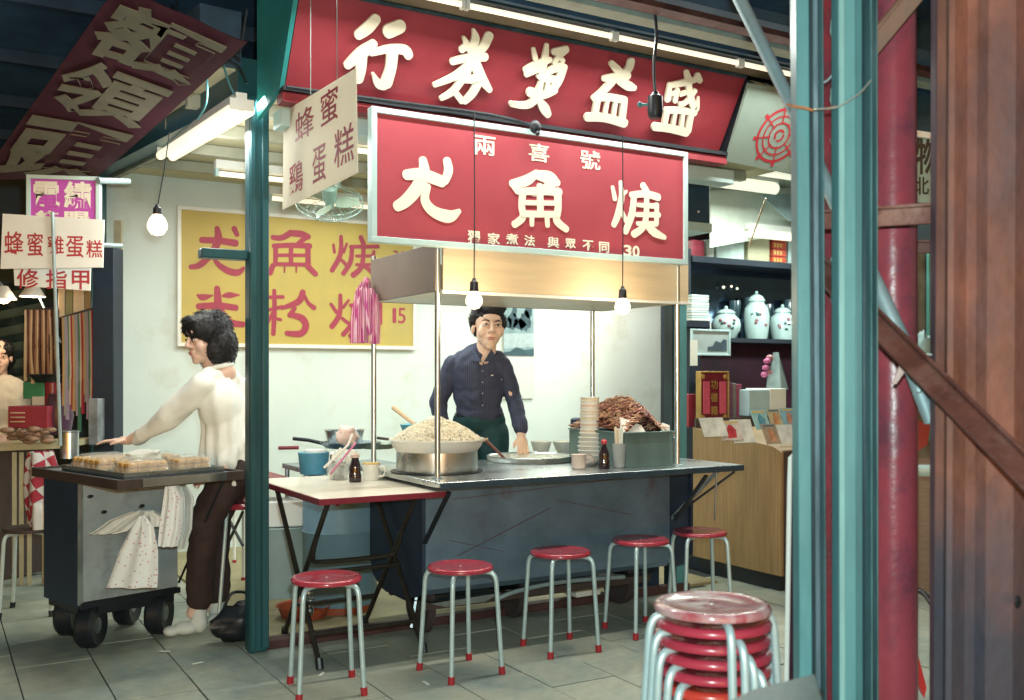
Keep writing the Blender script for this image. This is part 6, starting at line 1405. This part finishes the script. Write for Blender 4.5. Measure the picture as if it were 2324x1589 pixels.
# hanging strands (necklaces, incense) in rows
t = thing('strand_rack', 'rack of hanging brown bead strands behind the sign pole', 'rack', at(95,860,Z=6.6))
obj('rail', MB().tube([at(55,706,Z=6.6),at(132,700,Z=6.6)], .01, 8), m_woodD, t)
for k in range(22):
    px = 60+k*3.4; col = [m_lad, m_rustD, m_woodD, M('strand%d'%k,(.38,.20,.12),.6)][k%4]
    obj('strand', MB().tube([at(px,704,Z=6.58),at(px+rr.uniform(-3,3),790,Z=6.56),at(px+rr.uniform(-3,3),850+rr.uniform(-8,22),Z=6.6)], .011, 6, smooth=3), col, t)
t = thing('strand_rack', 'second rack with red, green and cream hanging strands, right of the sign pole', 'rack', at(175,950,Z=6.2))
obj('rail', MB().tube([at(140,722,Z=6.2),at(215,700,Z=6.3)], .01, 8), m_woodD, t)
cols = [M('s_gold',(.50,.30,.12),.5),M('s_red',(.34,.03,.05),.5),M('s_cream',(.52,.46,.34),.5),M('s_green',(.06,.20,.12),.5),M('s_lilac',(.36,.28,.38),.5),M('s_grey',(.30,.32,.28),.5)]
for k in range(18):
    px = 144+k*3.9; obj('strand', MB().tube([at(px,722-k,Z=6.2),at(px+2,820,Z=6.15),at(px+1,905+rr.uniform(-20,80),Z=6.15)], .012, 6, smooth=3), cols[(k*5)%6], t)
for k,(px0,px1,mm) in enumerate(((132,146,m_lad),(150,164,M('olive',(.24,.22,.10),.6)),(166,190,m_lad),(192,205,m_wood))):
    boxat(px0,655,px1,720,6.9,.03,mm,'hanging_board',['cream hanging strip behind the white signs, leftmost','olive hanging strip behind the white signs','broad tan hanging strip behind the white signs','brown hanging strip behind the white signs, beside the dark pillar'][k],'board')
# dark pillar and boards right of the racks
boxat(210,560,258,1100,6.0,.15,m_navyD,'dark_pillar','broad dark navy pillar between the nail stall and the soup stall','pillar')
boxat(258,500,276,830,6.6,.03,M('cream_notice',(.40,.36,.24),.6,var=.3),'notice_strip','tall cream strip hanging between the dark pillar and the rear green post','board')
boxat(262,870,276,985,6.5,.03,m_letcrim,'pink_strip','pink and white strip hanging low beside the rear green post','banner')
boxat(200,905,222,1010,5.9,.1,M('cloth_dim',(.22,.24,.25),.7,var=.5,scale=9),'dim_cloth','dim grey printed cloth hanging at the edge of the dark pillar','cloth')
# louvred blind
t = thing('louvre_blind', 'slatted dark blind with pale edges behind the vendor at the far left', 'blind', at(60,900,Z=8.2))
for k in range(16):
    y_ = 640+k*19
    obj('slat', MB().prism([at(-80,y_+26,Z=8.6),at(98,y_-14+k*.9,Z=8.2),at(98,y_-9+k*.9,Z=8.2),at(-80,y_+31,Z=8.6)], camv(0,.03)+Vector((0,0,-.05))), M('slat%d'%k,(.10,.15,.14),.5,var=.3) if k%2 else m_tealD, t)
# work lamps
for k, (px, py, lab) in enumerate(((8,668,'lit work lamp at the far left edge with a warm glow'),(74,662,'white cone shaded work lamp below the nail sign'))):
    c = at(px,py,Z=6.9); t = thing('work_lamp', lab, 'lamp', c)
    obj('shade', MB().lathe([(.015,.06),(.03,.055),(.085,-.035),(.082,-.035),(.028,.05),(.012,.055)], c, 20), m_white, t)
    obj('bulb', MB().ball(c+Vector((0,0,-.01)), .032 if k else .055, 14, 10), m_bulb, t); obj('arm', MB().tube([c+Vector((0,0,.05)),c+camv(-.02,0)+Vector((0,0,.1)),c+camv(.15,.1)+Vector((0,0,-.35))] if k else [c+Vector((0,0,.05)),c+camv(-.2,0,.3)], .007, 6), m_grey, t)
    lamp('work_lamp_light', 'POINT', c+Vector((0,0,-.08)), 6, WARM, .05)
# bystander's dark coat sleeve at left edge
# ------------------------------------------------------------------ right: gift shop
X0, YF = 2.42, .295
t = thing('wood_cabinet', 'light brown wood grain cabinet with a sloping top, right of the food cart', 'cabinet', (2.9,.7,0))
obj('side_board', MB().prism([(X0,YF,.10),(X0,YF,.845),(X0,YF+.06,.875),(X0,YF+.8,.96),(X0,YF+.8,.10)], (.02,0,0)), m_wood, t)
obj('front_board', MB().box((X0+.0205,YF+.001,.10),(3.9,YF+.02,.85)), m_woodD, t)
obj('top_board', MB().prism([(X0+.021,YF+.021,.84),(X0+.021,YF+.8,.94),(X0+.021,YF+.8,.955),(X0+.021,YF+.021,.855)], (1.4,0,0)), m_wood, t)
obj('plinth', MB().box((X0+.03,YF+.04,.0),(3.85,YF+.78,.099)), m_blk, t)
obj('inner_board', MB().box((X0+.021,YF+.79,.10),(3.9,YF+.81,1.02)), m_woodD, t)
# display shelf unit
ys = 2.25
def sx(px, y=ys): return at(px, HY, y=y).x
def sz(px, py, y=ys): return at(px, py, y=y).z
t = thing('display_shelves', 'dark display shelves full of jars and boxes in the gift shop on the right', 'shelf', (4.5,2.4,0))
xl, xr = sx(1568), 6.6
m_dk = M('shelf_dark',(.006,.012,.022),.6,var=.3); m_back = M('shelf_back',(.05,.012,.03),.6,var=.5,scale=3)
zb1 = sz(1690,612); zb2 = sz(1690,768); zb3 = sz(1690,590)
obj('back_board', MB().box((xl,ys+.36,0),(xr,ys+.38,2.75)), m_back, t)
obj('shelf_board', MB().box((xl,ys+.0,zb2-.035),(xr,ys+.355,zb2)), m_dk, t); obj('shelf_board', MB().box((xl,ys-.02,zb3-.05),(xr,ys+.355,zb3)), m_dk, t)
obj('side_board', MB().box((xl-.025,ys,0),(xl,ys+.36,2.35)), m_dk, t)
obj('mirror_back', MB().box((xl+.01,ys+.34,zb2+.005),(xr,ys+.354,zb3-.052)), M('dark_mirror',(.03,.05,.08),.08,metal=.8,var=.2), t)
obj('upper_back', MB().box((xl+.01,ys+.34,zb3+.005),(xr,ys+.354,2.35)), M('upper_wall',(.26,.30,.26),.6,var=.2), t)
# porcelain jars
m_por = M('porcelain',(.46,.60,.58),.14,var=.06,coat=.8)
m_flow = M('flower_pink',(.34,.14,.16),.4,var=.3); m_leaf = M('leaf_dark',(.07,.13,.13),.4,var=.3)
jl = ['round porcelain jar with a pink flower pattern, leftmost on the dark shelf','six-sided porcelain jar with a domed lid, middle of the dark shelf','squat porcelain jar with a knobbed lid, partly behind the door post']
for k, (px, wpx, topy) in enumerate(((1648,66,682),(1717,58,652),(1776,58,676))):
    y = ys+.14; c = at(px, 760, y=y); c.z = zb2+.001; Zc = depth(c); r = wpx*Zc/F/2; h = (760-topy-20)*Zc/F
    t2 = thing('porcelain_jar', jl[k], 'jar', c, 'porcelain jars on the dark shelf')
    prof = [(0,0),(r*.62,0),(r*.66,.01),(r*.93,h*.3),(r,h*.5),(r*.94,h*.72),(r*.62,h*.92),(r*.60,h*.97),(0,h*.97)] if k == 0 else [(0,0),(r*.80,0),(r*.84,.012),(r*.95,h*.3),(r,h*.6),(r*.92,h*.80),(r*.62,h*.92),(r*.60,h*.97),(0,h*.97)]
    obj('jar_body', MB().lathe(prof, c, 6*4 if k == 1 else 36), m_por, t2, smooth=50)
    lid = obj('lid', MB().lathe([(r*.66,h*.975),(r*.68,h*1.0),(r*.5,h*1.10),(r*.2,h*1.16),(0,h*1.17)], c, 32), m_por, t2, smooth=60); obj('knob', MB().ball(c+Vector((0,0,h*1.21)), r*.13, 10, 8), m_por, lid)
    for q in range(7):
        a = rr.uniform(-.75,.75); z = h*rr.uniform(.35,.72); d = camv(math.sin(a),-math.cos(a)); rad_ = r*(.99 if k==0 else .985)
        obj('painted_flower' if q < 4 else 'painted_leaf', MB().ball(c+d*rad_*.985+Vector((0,0,z)), .020, 8, 6, (rr.uniform(.5,1),rr.uniform(.5,1),rr.uniform(.4,.9))), m_flow if q < 4 else m_leaf, t2)
# upper shelf boxes
ub = [(1572,545,1600,602,M('ub_red',(.26,.03,.05),.5,var=.4,scale=9),'dark red box at the left end of the upper shelf'),(1604,545,1622,598,M('ub_wht',(.42,.46,.40),.5),'narrow pale box on the upper shelf'),
      (1626,542,1690,594,M('ub_pale',(.40,.50,.45),.5,var=.25,scale=6),'wide pale green box on the upper shelf'),(1698,534,1748,588,M('ub_tan',(.44,.42,.27),.5,var=.1),'plain tan box on the upper shelf'),(1790,532,1815,584,m_por,'pale jar box at the right end of the upper shelf')]
for k,(l,tp_y,r,bt,mm,lab) in enumerate(ub):
    Zc = depth(at((l+r)/2,600,y=ys+.1)); p = at(l,tp_y,y=ys+.1); q = at(r,tp_y,y=ys+.1)
    single('gift_box', MB().box((p.x,ys+.1,zb3+.001),(q.x-.005,ys+.3,(p.z+q.z)/2)), mm, lab, 'box', 'boxes on the upper shelf', bevel=.006)
t2 = thing('red_gold_packets', 'stack of red and gold packets beside the tan box on the upper shelf', 'packets', at(1767,580,y=ys+.08))
for k in range(4):
    p = at(1752,520,y=ys+.08); q = at(1783,520,y=ys+.08); z0 = zb3+.002+k*.065
    o = obj('packet', MB().box((p.x,ys+.07,z0),(q.x,ys+.2,z0+.06)), M('pk_red%d'%k,(.42,.06,.03),.5,var=.2), t2, bevel=.004)
    for j in range(3): obj('gold_mark', MB().box((p.x+.012+j*.036,ys+.066,z0+.014),(p.x+.034+j*.036,ys+.0695,z0+.046)), M('gold%d%d'%(k,j),(.52,.34,.08),.4), o)
# glints, put in as glowing globes / bottles behind the jars
for k,(px,py,r) in enumerate(((1642,652,.014),(1660,650,.010),(1673,655,.012))):
    c = at(px,py,y=ys+.3); t2 = thing('small_lamp', ['tiny round lit lamp at the left above the porcelain jars','tiny orange lamp above the porcelain jars','tiny white lamp above the porcelain jars, rightmost of three'][k], 'lamp', c); obj('globe', MB().ball(c, r, 10, 8), m_tubeC if k != 1 else m_bulb, t2); obj('stem', MB().tube([c,c+Vector((0,0,.05))], .003, 5), m_blk, t2)
for k,(px,ww,hh) in enumerate(((1668,.05,.20),(1700,.04,.22),(1742,.045,.19),(1790,.04,.22))):
    c = at(px,700,y=ys+.27); c.z = zb2+.002; single('glass_vase', MB().lathe([(0,0),(ww*.5,0),(ww*.6,.03),(ww*.5,hh*.6),(ww,hh*1.2),(ww*1.1,hh*1.7),(0,hh*1.7)], c, 18), M('vase_dim%d'%k,(.05,.09,.11),.12,var=.3,coat=.5), ['dim flared glass vase behind the round porcelain jar','dim glass vase between the first two porcelain jars','dim glass vase between the last two porcelain jars','dim glass vase behind the squat porcelain jar'][k], 'vase','dim vases behind the porcelain jars')
# stack of white plates, framed pictures, donation box
c = at(1588,728,y=1.9)
t2 = thing('plate_stack', 'tall stack of pale square boxes left of the porcelain jars', 'boxes', c)
for k in range(10):
    p = at(1570,728,y=1.9); q = at(1609,728,y=1.9); z0 = c.z+k*.0205
    obj('flat_box', MB().box((p.x+rr.uniform(-.004,.004),1.9,z0),(q.x+rr.uniform(-.004,.004),2.06,z0+.017)), m_por if k%2 else m_paper, t2, bevel=.003)
single('plate_stand', MB().box((c.x-.12,1.88,c.z-.05),(c.x+.09,2.1,c.z-.001)), m_dk, 'dark block carrying the stack of pale boxes', 'stand')
single('plate_column', MB().box((c.x-.06,1.95,.0),(c.x+.05,2.08,c.z-.051)), m_dk, 'dark column under the stack of pale boxes', 'pillar')
plF = Plane(at(1612,776,y=1.75), (1,0,0), (0,0,1))
r4 = plF.rect(1571,752,1653,803); t2 = framed(plF, r4, 'framed_picture', 'small framed landscape print hanging below the stack of pale boxes', 'picture', M('print_sky',(.42,.50,.50),.3,var=.2,scale=5), m_frame, .014, .02)
mb = MB(); w_ = r4[1]-r4[0]; h_ = r4[3]-r4[2]
mb.prism([plF.P(r4[0]+w_*a, r4[2]+h_*b, .001) for a,b in ((.42,.12),(.95,.12),(.95,.62),(.86,.66),(.78,.50),(.64,.58),(.55,.34),(.42,.30))], plF.n*.002); obj('print_hill', mb, M('hill',(.06,.09,.11),.5,var=.4), t2)
obj('hanger', MB().tube([plF.P(r4[0]+w_*.5,r4[3]+.02,.0),plF.P(r4[0]+w_*.5,r4[3]+.09,.0)], .004, 6), m_white, t2)
r5 = plF.rect(1561,772,1577,830); mb = MB(); mb.slab([plF.P(r5[0],r5[2],.03),plF.P(r5[1],r5[2],.03),plF.P(r5[1],r5[3],.03),plF.P(r5[0],r5[3],.03)], .004); single('price_slip', mb, m_paper, 'narrow white paper slip hanging just right of the right front cart post', 'notice')
plD = Plane(at(1619,900,y=1.1), (1,0,0), (0,0,1))
r6 = (plD.hit(1590,900)[0], plD.hit(1650,900)[0], plD.hit(1620,955)[1], plD.hit(1620,846)[1]); w_ = r6[1]-r6[0]; h_ = r6[3]-r6[2]
m_gold = M('gold_trim',(.40,.26,.08),.35,metal=.4,var=.3)
t2 = framed(plD, r6, 'donation_box', 'red donation plaque with a gold frame and gold characters on the wooden cabinet', 'plaque', M('plaque_red',(.13,.008,.02),.4,var=.3), m_gold, .010, .05)
for u0,u1 in ((.06,.32),(.68,.94)):
    mb = MB(); mb.slab([plD.P(r6[0]+w_*u0,r6[2]+h_*.14,.012),plD.P(r6[0]+w_*u1,r6[2]+h_*.14,.012),plD.P(r6[0]+w_*u1,r6[2]+h_*.82,.012),plD.P(r6[0]+w_*u0,r6[2]+h_*.82,.012)], .011); obj('side_tablet', mb, M('tablet_pink',(.46,.07,.12),.4,var=.25,scale=40), t2, bevel=.01)
mb = MB()
for ch, v0 in (('功',.66),('德',.39),('箱',.12)): text_into(mb, ch, plD, (r6[0]+w_*.37,r6[0]+w_*.63,r6[2]+h_*v0,r6[2]+h_*(v0+.19)), .002, .012, .002)
obj('lettering', mb, m_gold, t2)
for a,b in ((.08,.08),(.92,.08),(.08,.92),(.92,.92)):
    mb = MB(); mb.ball(plD.P(r6[0]+w_*a,r6[2]+h_*b,.004), .018, 8, 6, (1,.3,1)); obj('corner_knot', mb, m_gold, t2)
# books and binders
bk = [(1655,868,1664,938,(.16,.06,.10)),(1664,870,1672,938,(.20,.17,.16)),(1672,872,1684,938,(.30,.05,.10)),(1686,888,1700,938,(.16,.15,.07)),(1700,890,1712,938,(.12,.10,.07))]
for k,(l,tp_y,r,bt,col) in enumerate(bk):
    p,q = at(l,bt,y=1.25), at(r,bt,y=1.25); z1 = at(l,tp_y,y=1.25).z
    single('binder', MB().box((p.x,1.25,p.z-.05),(q.x-.003,1.45,z1)), M('bind%d'%k,col,.5,var=.3), ['plum binder right beside the donation plaque','grey binder, second from the donation plaque','crimson binder, third from the donation plaque','olive binder left of the pale cartons','brown binder touching the pale cartons'][k], 'binder', 'binders beside the donation plaque', bevel=.003)
for k,(l,tp_y,r,bt,mm,lab) in enumerate(((1700,885,1748,925,M('cart_blue',(.36,.50,.52),.5),'pale blue carton behind the brochures'),(1748,882,1785,925,m_paper,'white carton with a pink stamp behind the brochures'))):
    p,q = at(l,bt,y=1.15), at(r,bt,y=1.15); z1 = at(l,tp_y,y=1.15).z; single('carton', MB().box((p.x,1.15,p.z-.06),(q.x-.003,1.4,z1)), mm, lab, 'box', bevel=.004)
single('back_ledge', MB().box((X0+.05,1.098,.0),(4.2,1.5,.955)), m_dk, 'dark ledge behind the sloping brochures carrying binders and cartons', 'ledge')
single('red_box', MB().box((at(1563,940,y=1.2).x,1.2,.956),(at(1589,940,y=1.2).x,1.4,at(1563,895,y=1.2).z)), m_red2, 'red box left of the donation plaque', 'box')
# brochures on the slope
def slope_z(y): return .857+(y-YF)*.128
bro = [(1600,948,1655,992,'pale'),(1640,955,1690,1000,'photo'),(1668,952,1716,1006,'pale'),(1718,930,1752,975,'blue'),(1752,928,1780,968,'photo2'),(1780,926,1812,966,'blue2'),(1742,962,1775,1008,'portrait'),(1772,964,1812,1010,'white')]
pc = {'pale':(.62,.64,.58),'photo':(.55,.50,.46),'blue':(.30,.50,.50),'photo2':(.44,.38,.24),'blue2':(.22,.42,.50),'portrait':(.36,.28,.20),'white':(.66,.70,.66)}
bl_ = ['white folded brochure at the left end of the sloping rack','brochure with a red mark, second from the left on the rack','cream brochure in the middle of the rack','blue-green magazine in the upper row, left of three','magazine with an orange figure in the upper row, middle','blue magazine in the upper row, right, by the door post','magazine with a portrait in the lower row','white brochure in the lower row beside the door post']
for k,(l,tp_y,r,bt,kk) in enumerate(bro):
    yy = .42 if tp_y > 945 else .72
    p = at(l,bt,y=yy); q = at(r,bt,y=yy); h_ = (bt-tp_y)*depth(p)/F
    ex = Vector((1,0,0)); ey = Vector((.06*(k%3-1),.35,.85)).normalized(); pl = Plane(p, ex, ey)
    t2 = thing('brochure', bl_[k], 'brochure', p, 'brochures on the sloping rack'); w_ = q.x-p.x-.004; h2 = h_*1.05
    obj('cover', MB().slab([pl.P(0,0,.0),pl.P(w_,0,.0),pl.P(w_,h2,.0),pl.P(0,h2,.0)], .006), M('cover%d'%k,pc[kk],.3,var=.25,scale=14,coat=.4), t2)
    if kk in ('photo','photo2','portrait','blue','blue2'):
        cc = {'photo':(.42,.05,.06),'photo2':(.48,.22,.10),'portrait':(.46,.24,.14),'blue':(.10,.26,.34),'blue2':(.44,.22,.16)}[kk]
        obj('printed_figure', MB().add([pl.P(w_*a,h2*b,.0008) for a,b in ((.3,.1),(.7,.12),(.75,.5),(.6,.75),(.45,.8),(.28,.5))], [(0,1,2,3,4,5)]), M('fig%d'%k,cc,.3,var=.4,scale=30), t2)
        obj('title_bar', MB().add([pl.P(w_*a,h2*b,.0008) for a,b in ((.08,.86),(.9,.86),(.9,.95),(.08,.95))], [(0,1,2,3)]), M('ttl%d'%k,(.55,.42,.12) if k%2 else (.08,.14,.2),.4), t2)
# rack support for upper row
single('rack_step', MB().prism([(X0+.6,.60,.905),(X0+.6,.74,.93),(X0+.6,.74,1.0),(X0+.6,.70,1.0)], (.9,0,0)), m_paper, 'low white step holding the upper row of magazines', 'rack')
# plastic wrapped flowers
t2 = thing('wrapped_flowers', 'cone of clear wrapped pink flowers standing behind the cartons', 'flowers', at(1758,880,y=1.4))
obj('wrap', bagmesh([(1755,1766,800),(1750,1774,825),(1742,1782,855),(1738,1790,884)], depth(at(1760,860,y=1.3)), .10, 9, 2, .015), M('wrap_film',(.34,.46,.46),.15,alpha=.75,var=.3,scale=10,bump=.6,bscale=20), t2, smooth=60)
for k,(px,py) in enumerate(((1741,820),(1747,812),(1738,835),(1745,845),(1735,850))): obj('blossom', MB().ball(at(px,py,y=1.32), .028, 10, 8, (1,1,.8)), m_flow if k%2 else M('pinkfl%d'%k,(.42,.10,.22),.5), t2)
# tubes, plastic sheet, dark unit above the gift shop
def shop_tube(l, r, py, y, th, label, e):
    p,q = at(l,py,y=y), at(r,py,y=y); z = (p.z+q.z)/2; t2 = thing('shop_tube', label, 'tube light', (p.lerp(q,.5)), 'tube lights of the gift shop')
    obj('tube', MB().tube([(p.x,y,z),(q.x,y,z)], th, 12), m_tubeC, t2); obj('batten', MB().box((p.x-.02,y-.02,z+th+.002),(q.x+.02,y+.04,z+th+.05)), m_white, t2)
    lamp('shop_tube_glow','AREA',((p.x+q.x)/2,y-.05,z-.06), e, COOL, q.x-p.x, .05)
shop_tube(1615,1850,392,1.3,.030,'upper lit tube of the gift shop, below the wheel emblem board',45)
shop_tube(1620,1760,420,1.7,.045,'wide lit tube just under the upper one in the gift shop',22)
shop_tube(1702,1850,537,ys-.1,.035,'lit tube over the boxes of the upper shelf',5)
lamp('shelf_glow','AREA',(4.6,1.4,1.9),10,COOL,.8,.1,(4.6,2.3,1.4))
z_c = at(1700,372,y=1.25).z+.12
struct('gift_shop_ceiling', MB().box((2.15,.45,z_c),(7,4.1,z_c+.05)), M('shop_ceil',(.40,.46,.40),.7,var=.1))
t2 = thing('air_unit', 'dark blue box hanging at the top left of the gift shop beside the soup sign', 'box', at(1586,500,y=1.0))
p,q = at(1558,502,y=1.0), at(1611,394,y=1.0); obj('unit_body', MB().box((p.x,1.0,p.z),(q.x,1.25,q.z)), m_navy, t2, bevel=.006); obj('indicator', MB().ball((p.x+.1,.998,p.z+.07), .008, 8, 6), m_white, t2)
obj('bottom_ledge', MB().box((p.x-.01,.99,p.z-.06),(q.x+.01,1.25,p.z-.002)), m_frame, t2)
q_ = [at(1612,562,y=2.2),at(1840,522,y=2.2),at(1840,425,y=2.2),at(1612,432,y=2.2)]
mb = MB(); mb.slab(q_, .01); single('plastic_sheet', mb, M('sheet',(.66,.70,.60),.35,var=.15,scale=3,bump=.2,bscale=6), 'pale sheet sloping under the gift shop ceiling below the tubes', 'sheet')
mb = MB(); mb.prism([at(1725,440,y=2.0),at(1840,440,y=2.0),at(1840,512,y=2.0),at(1790,500,y=2.0)], (0,.01,0)); single('blue_film', mb, M('bluefilm',(.36,.50,.52),.3,var=.25,bump=.3,bscale=8), 'blue-grey plastic film corner hanging in front of the pale sheet', 'film')
obj_ = single('thin_stick', MB().tube([at(1738,450,y=1.1),at(1700,560,y=1.3)], .006, 6), m_lad, 'thin pale stick hanging slantwise below the gift shop tubes', 'stick')
# calendar on the back wall
plC = Plane((1.8,3.485,1.2), (1,0,0), (0,0,1))
rc = plC.rect(1143,678,1211,905); t2 = thing('calendar', 'wall calendar with a dark wintry tree photograph, behind the man', 'calendar', plC.P((rc[0]+rc[1])/2,rc[2]))
w_ = rc[1]-rc[0]; h_ = rc[3]-rc[2]
mb = MB(); mb.slab([plC.P(rc[0],rc[2]),plC.P(rc[1],rc[2]),plC.P(rc[1],rc[3]),plC.P(rc[0],rc[3])], .004); obj('sheet', mb, M('cal_paper',(.66,.70,.66),.6,var=.04), t2)
rp_ = (rc[0],rc[1],rc[2]+h_*.43,rc[3])
mb = MB(); mb.slab([plC.P(rp_[0],rp_[2],.005),plC.P(rp_[1],rp_[2],.005),plC.P(rp_[1],rp_[3],.005),plC.P(rp_[0],rp_[3],.005)], .001); obj('picture', mb, M('cal_sky',(.24,.36,.38),.4,var=.35,scale=7), t2)
mb = MB(); rc2 = random.Random(9)
def blobpoly(cx, cy, rx, ry, n=14): return [plC.P(cx+rx*math.cos(6.283*i/n)*rc2.uniform(.7,1.15), cy+ry*math.sin(6.283*i/n)*rc2.uniform(.7,1.15), .0062) for i in range(n)]
ph = rp_[3]-rp_[2]
for cx,cy,rx,ry in ((.30,.62,.22,.16),(.70,.60,.28,.2),(.82,.78,.16,.14),(.15,.58,.15,.12),(.5,.55,.3,.1),(.35,.78,.1,.12)): mb.add(blobpoly(rp_[0]+w_*cx, rp_[2]+ph*cy, w_*rx*.8, ph*ry), [tuple(range(14))])
obj('printed_trees', mb, M('cal_tree',(.045,.09,.11),.5,var=.5,scale=20), t2)
mb = MB(); mb.add([plC.P(rp_[0]+w_*a, rp_[2]+ph*b, .0064) for a,b in ((0,0),(1,0),(1,.13),(.7,.10),(.4,.15),(.2,.07),(0,.06))], [tuple(range(7))]); obj('printed_bank', mb, M('cal_bank',(.05,.10,.12),.5,var=.5), t2)
mb = MB(); mb.add([plC.P(rp_[0]+w_*a, rp_[2]+ph*b, .0060) for a,b in ((0,.12),(1,.16),(1,.40),(0,.38))], [(0,1,2,3)]); obj('printed_water', mb, M('cal_water',(.40,.50,.52),.5,var=.2,scale=20), t2)
# litter on the floor
for k,(px,py) in enumerate(((374,1478),(448,1505),(730,1530),(966,1550))):
    p = at(px,py,z=.004); single('paper_scrap', MB().cbox((p.x,p.y,.004),(.05,.012,.003),Matrix.Rotation(k*.7-TH,3,'Z')), m_paper, ['white scrap on the floor below the cake cart','curl of white paper on the floor right of the cake cart','white scrap on the tiles behind the leftmost stool','tiny white scrap beside the second stool'][k], 'litter')
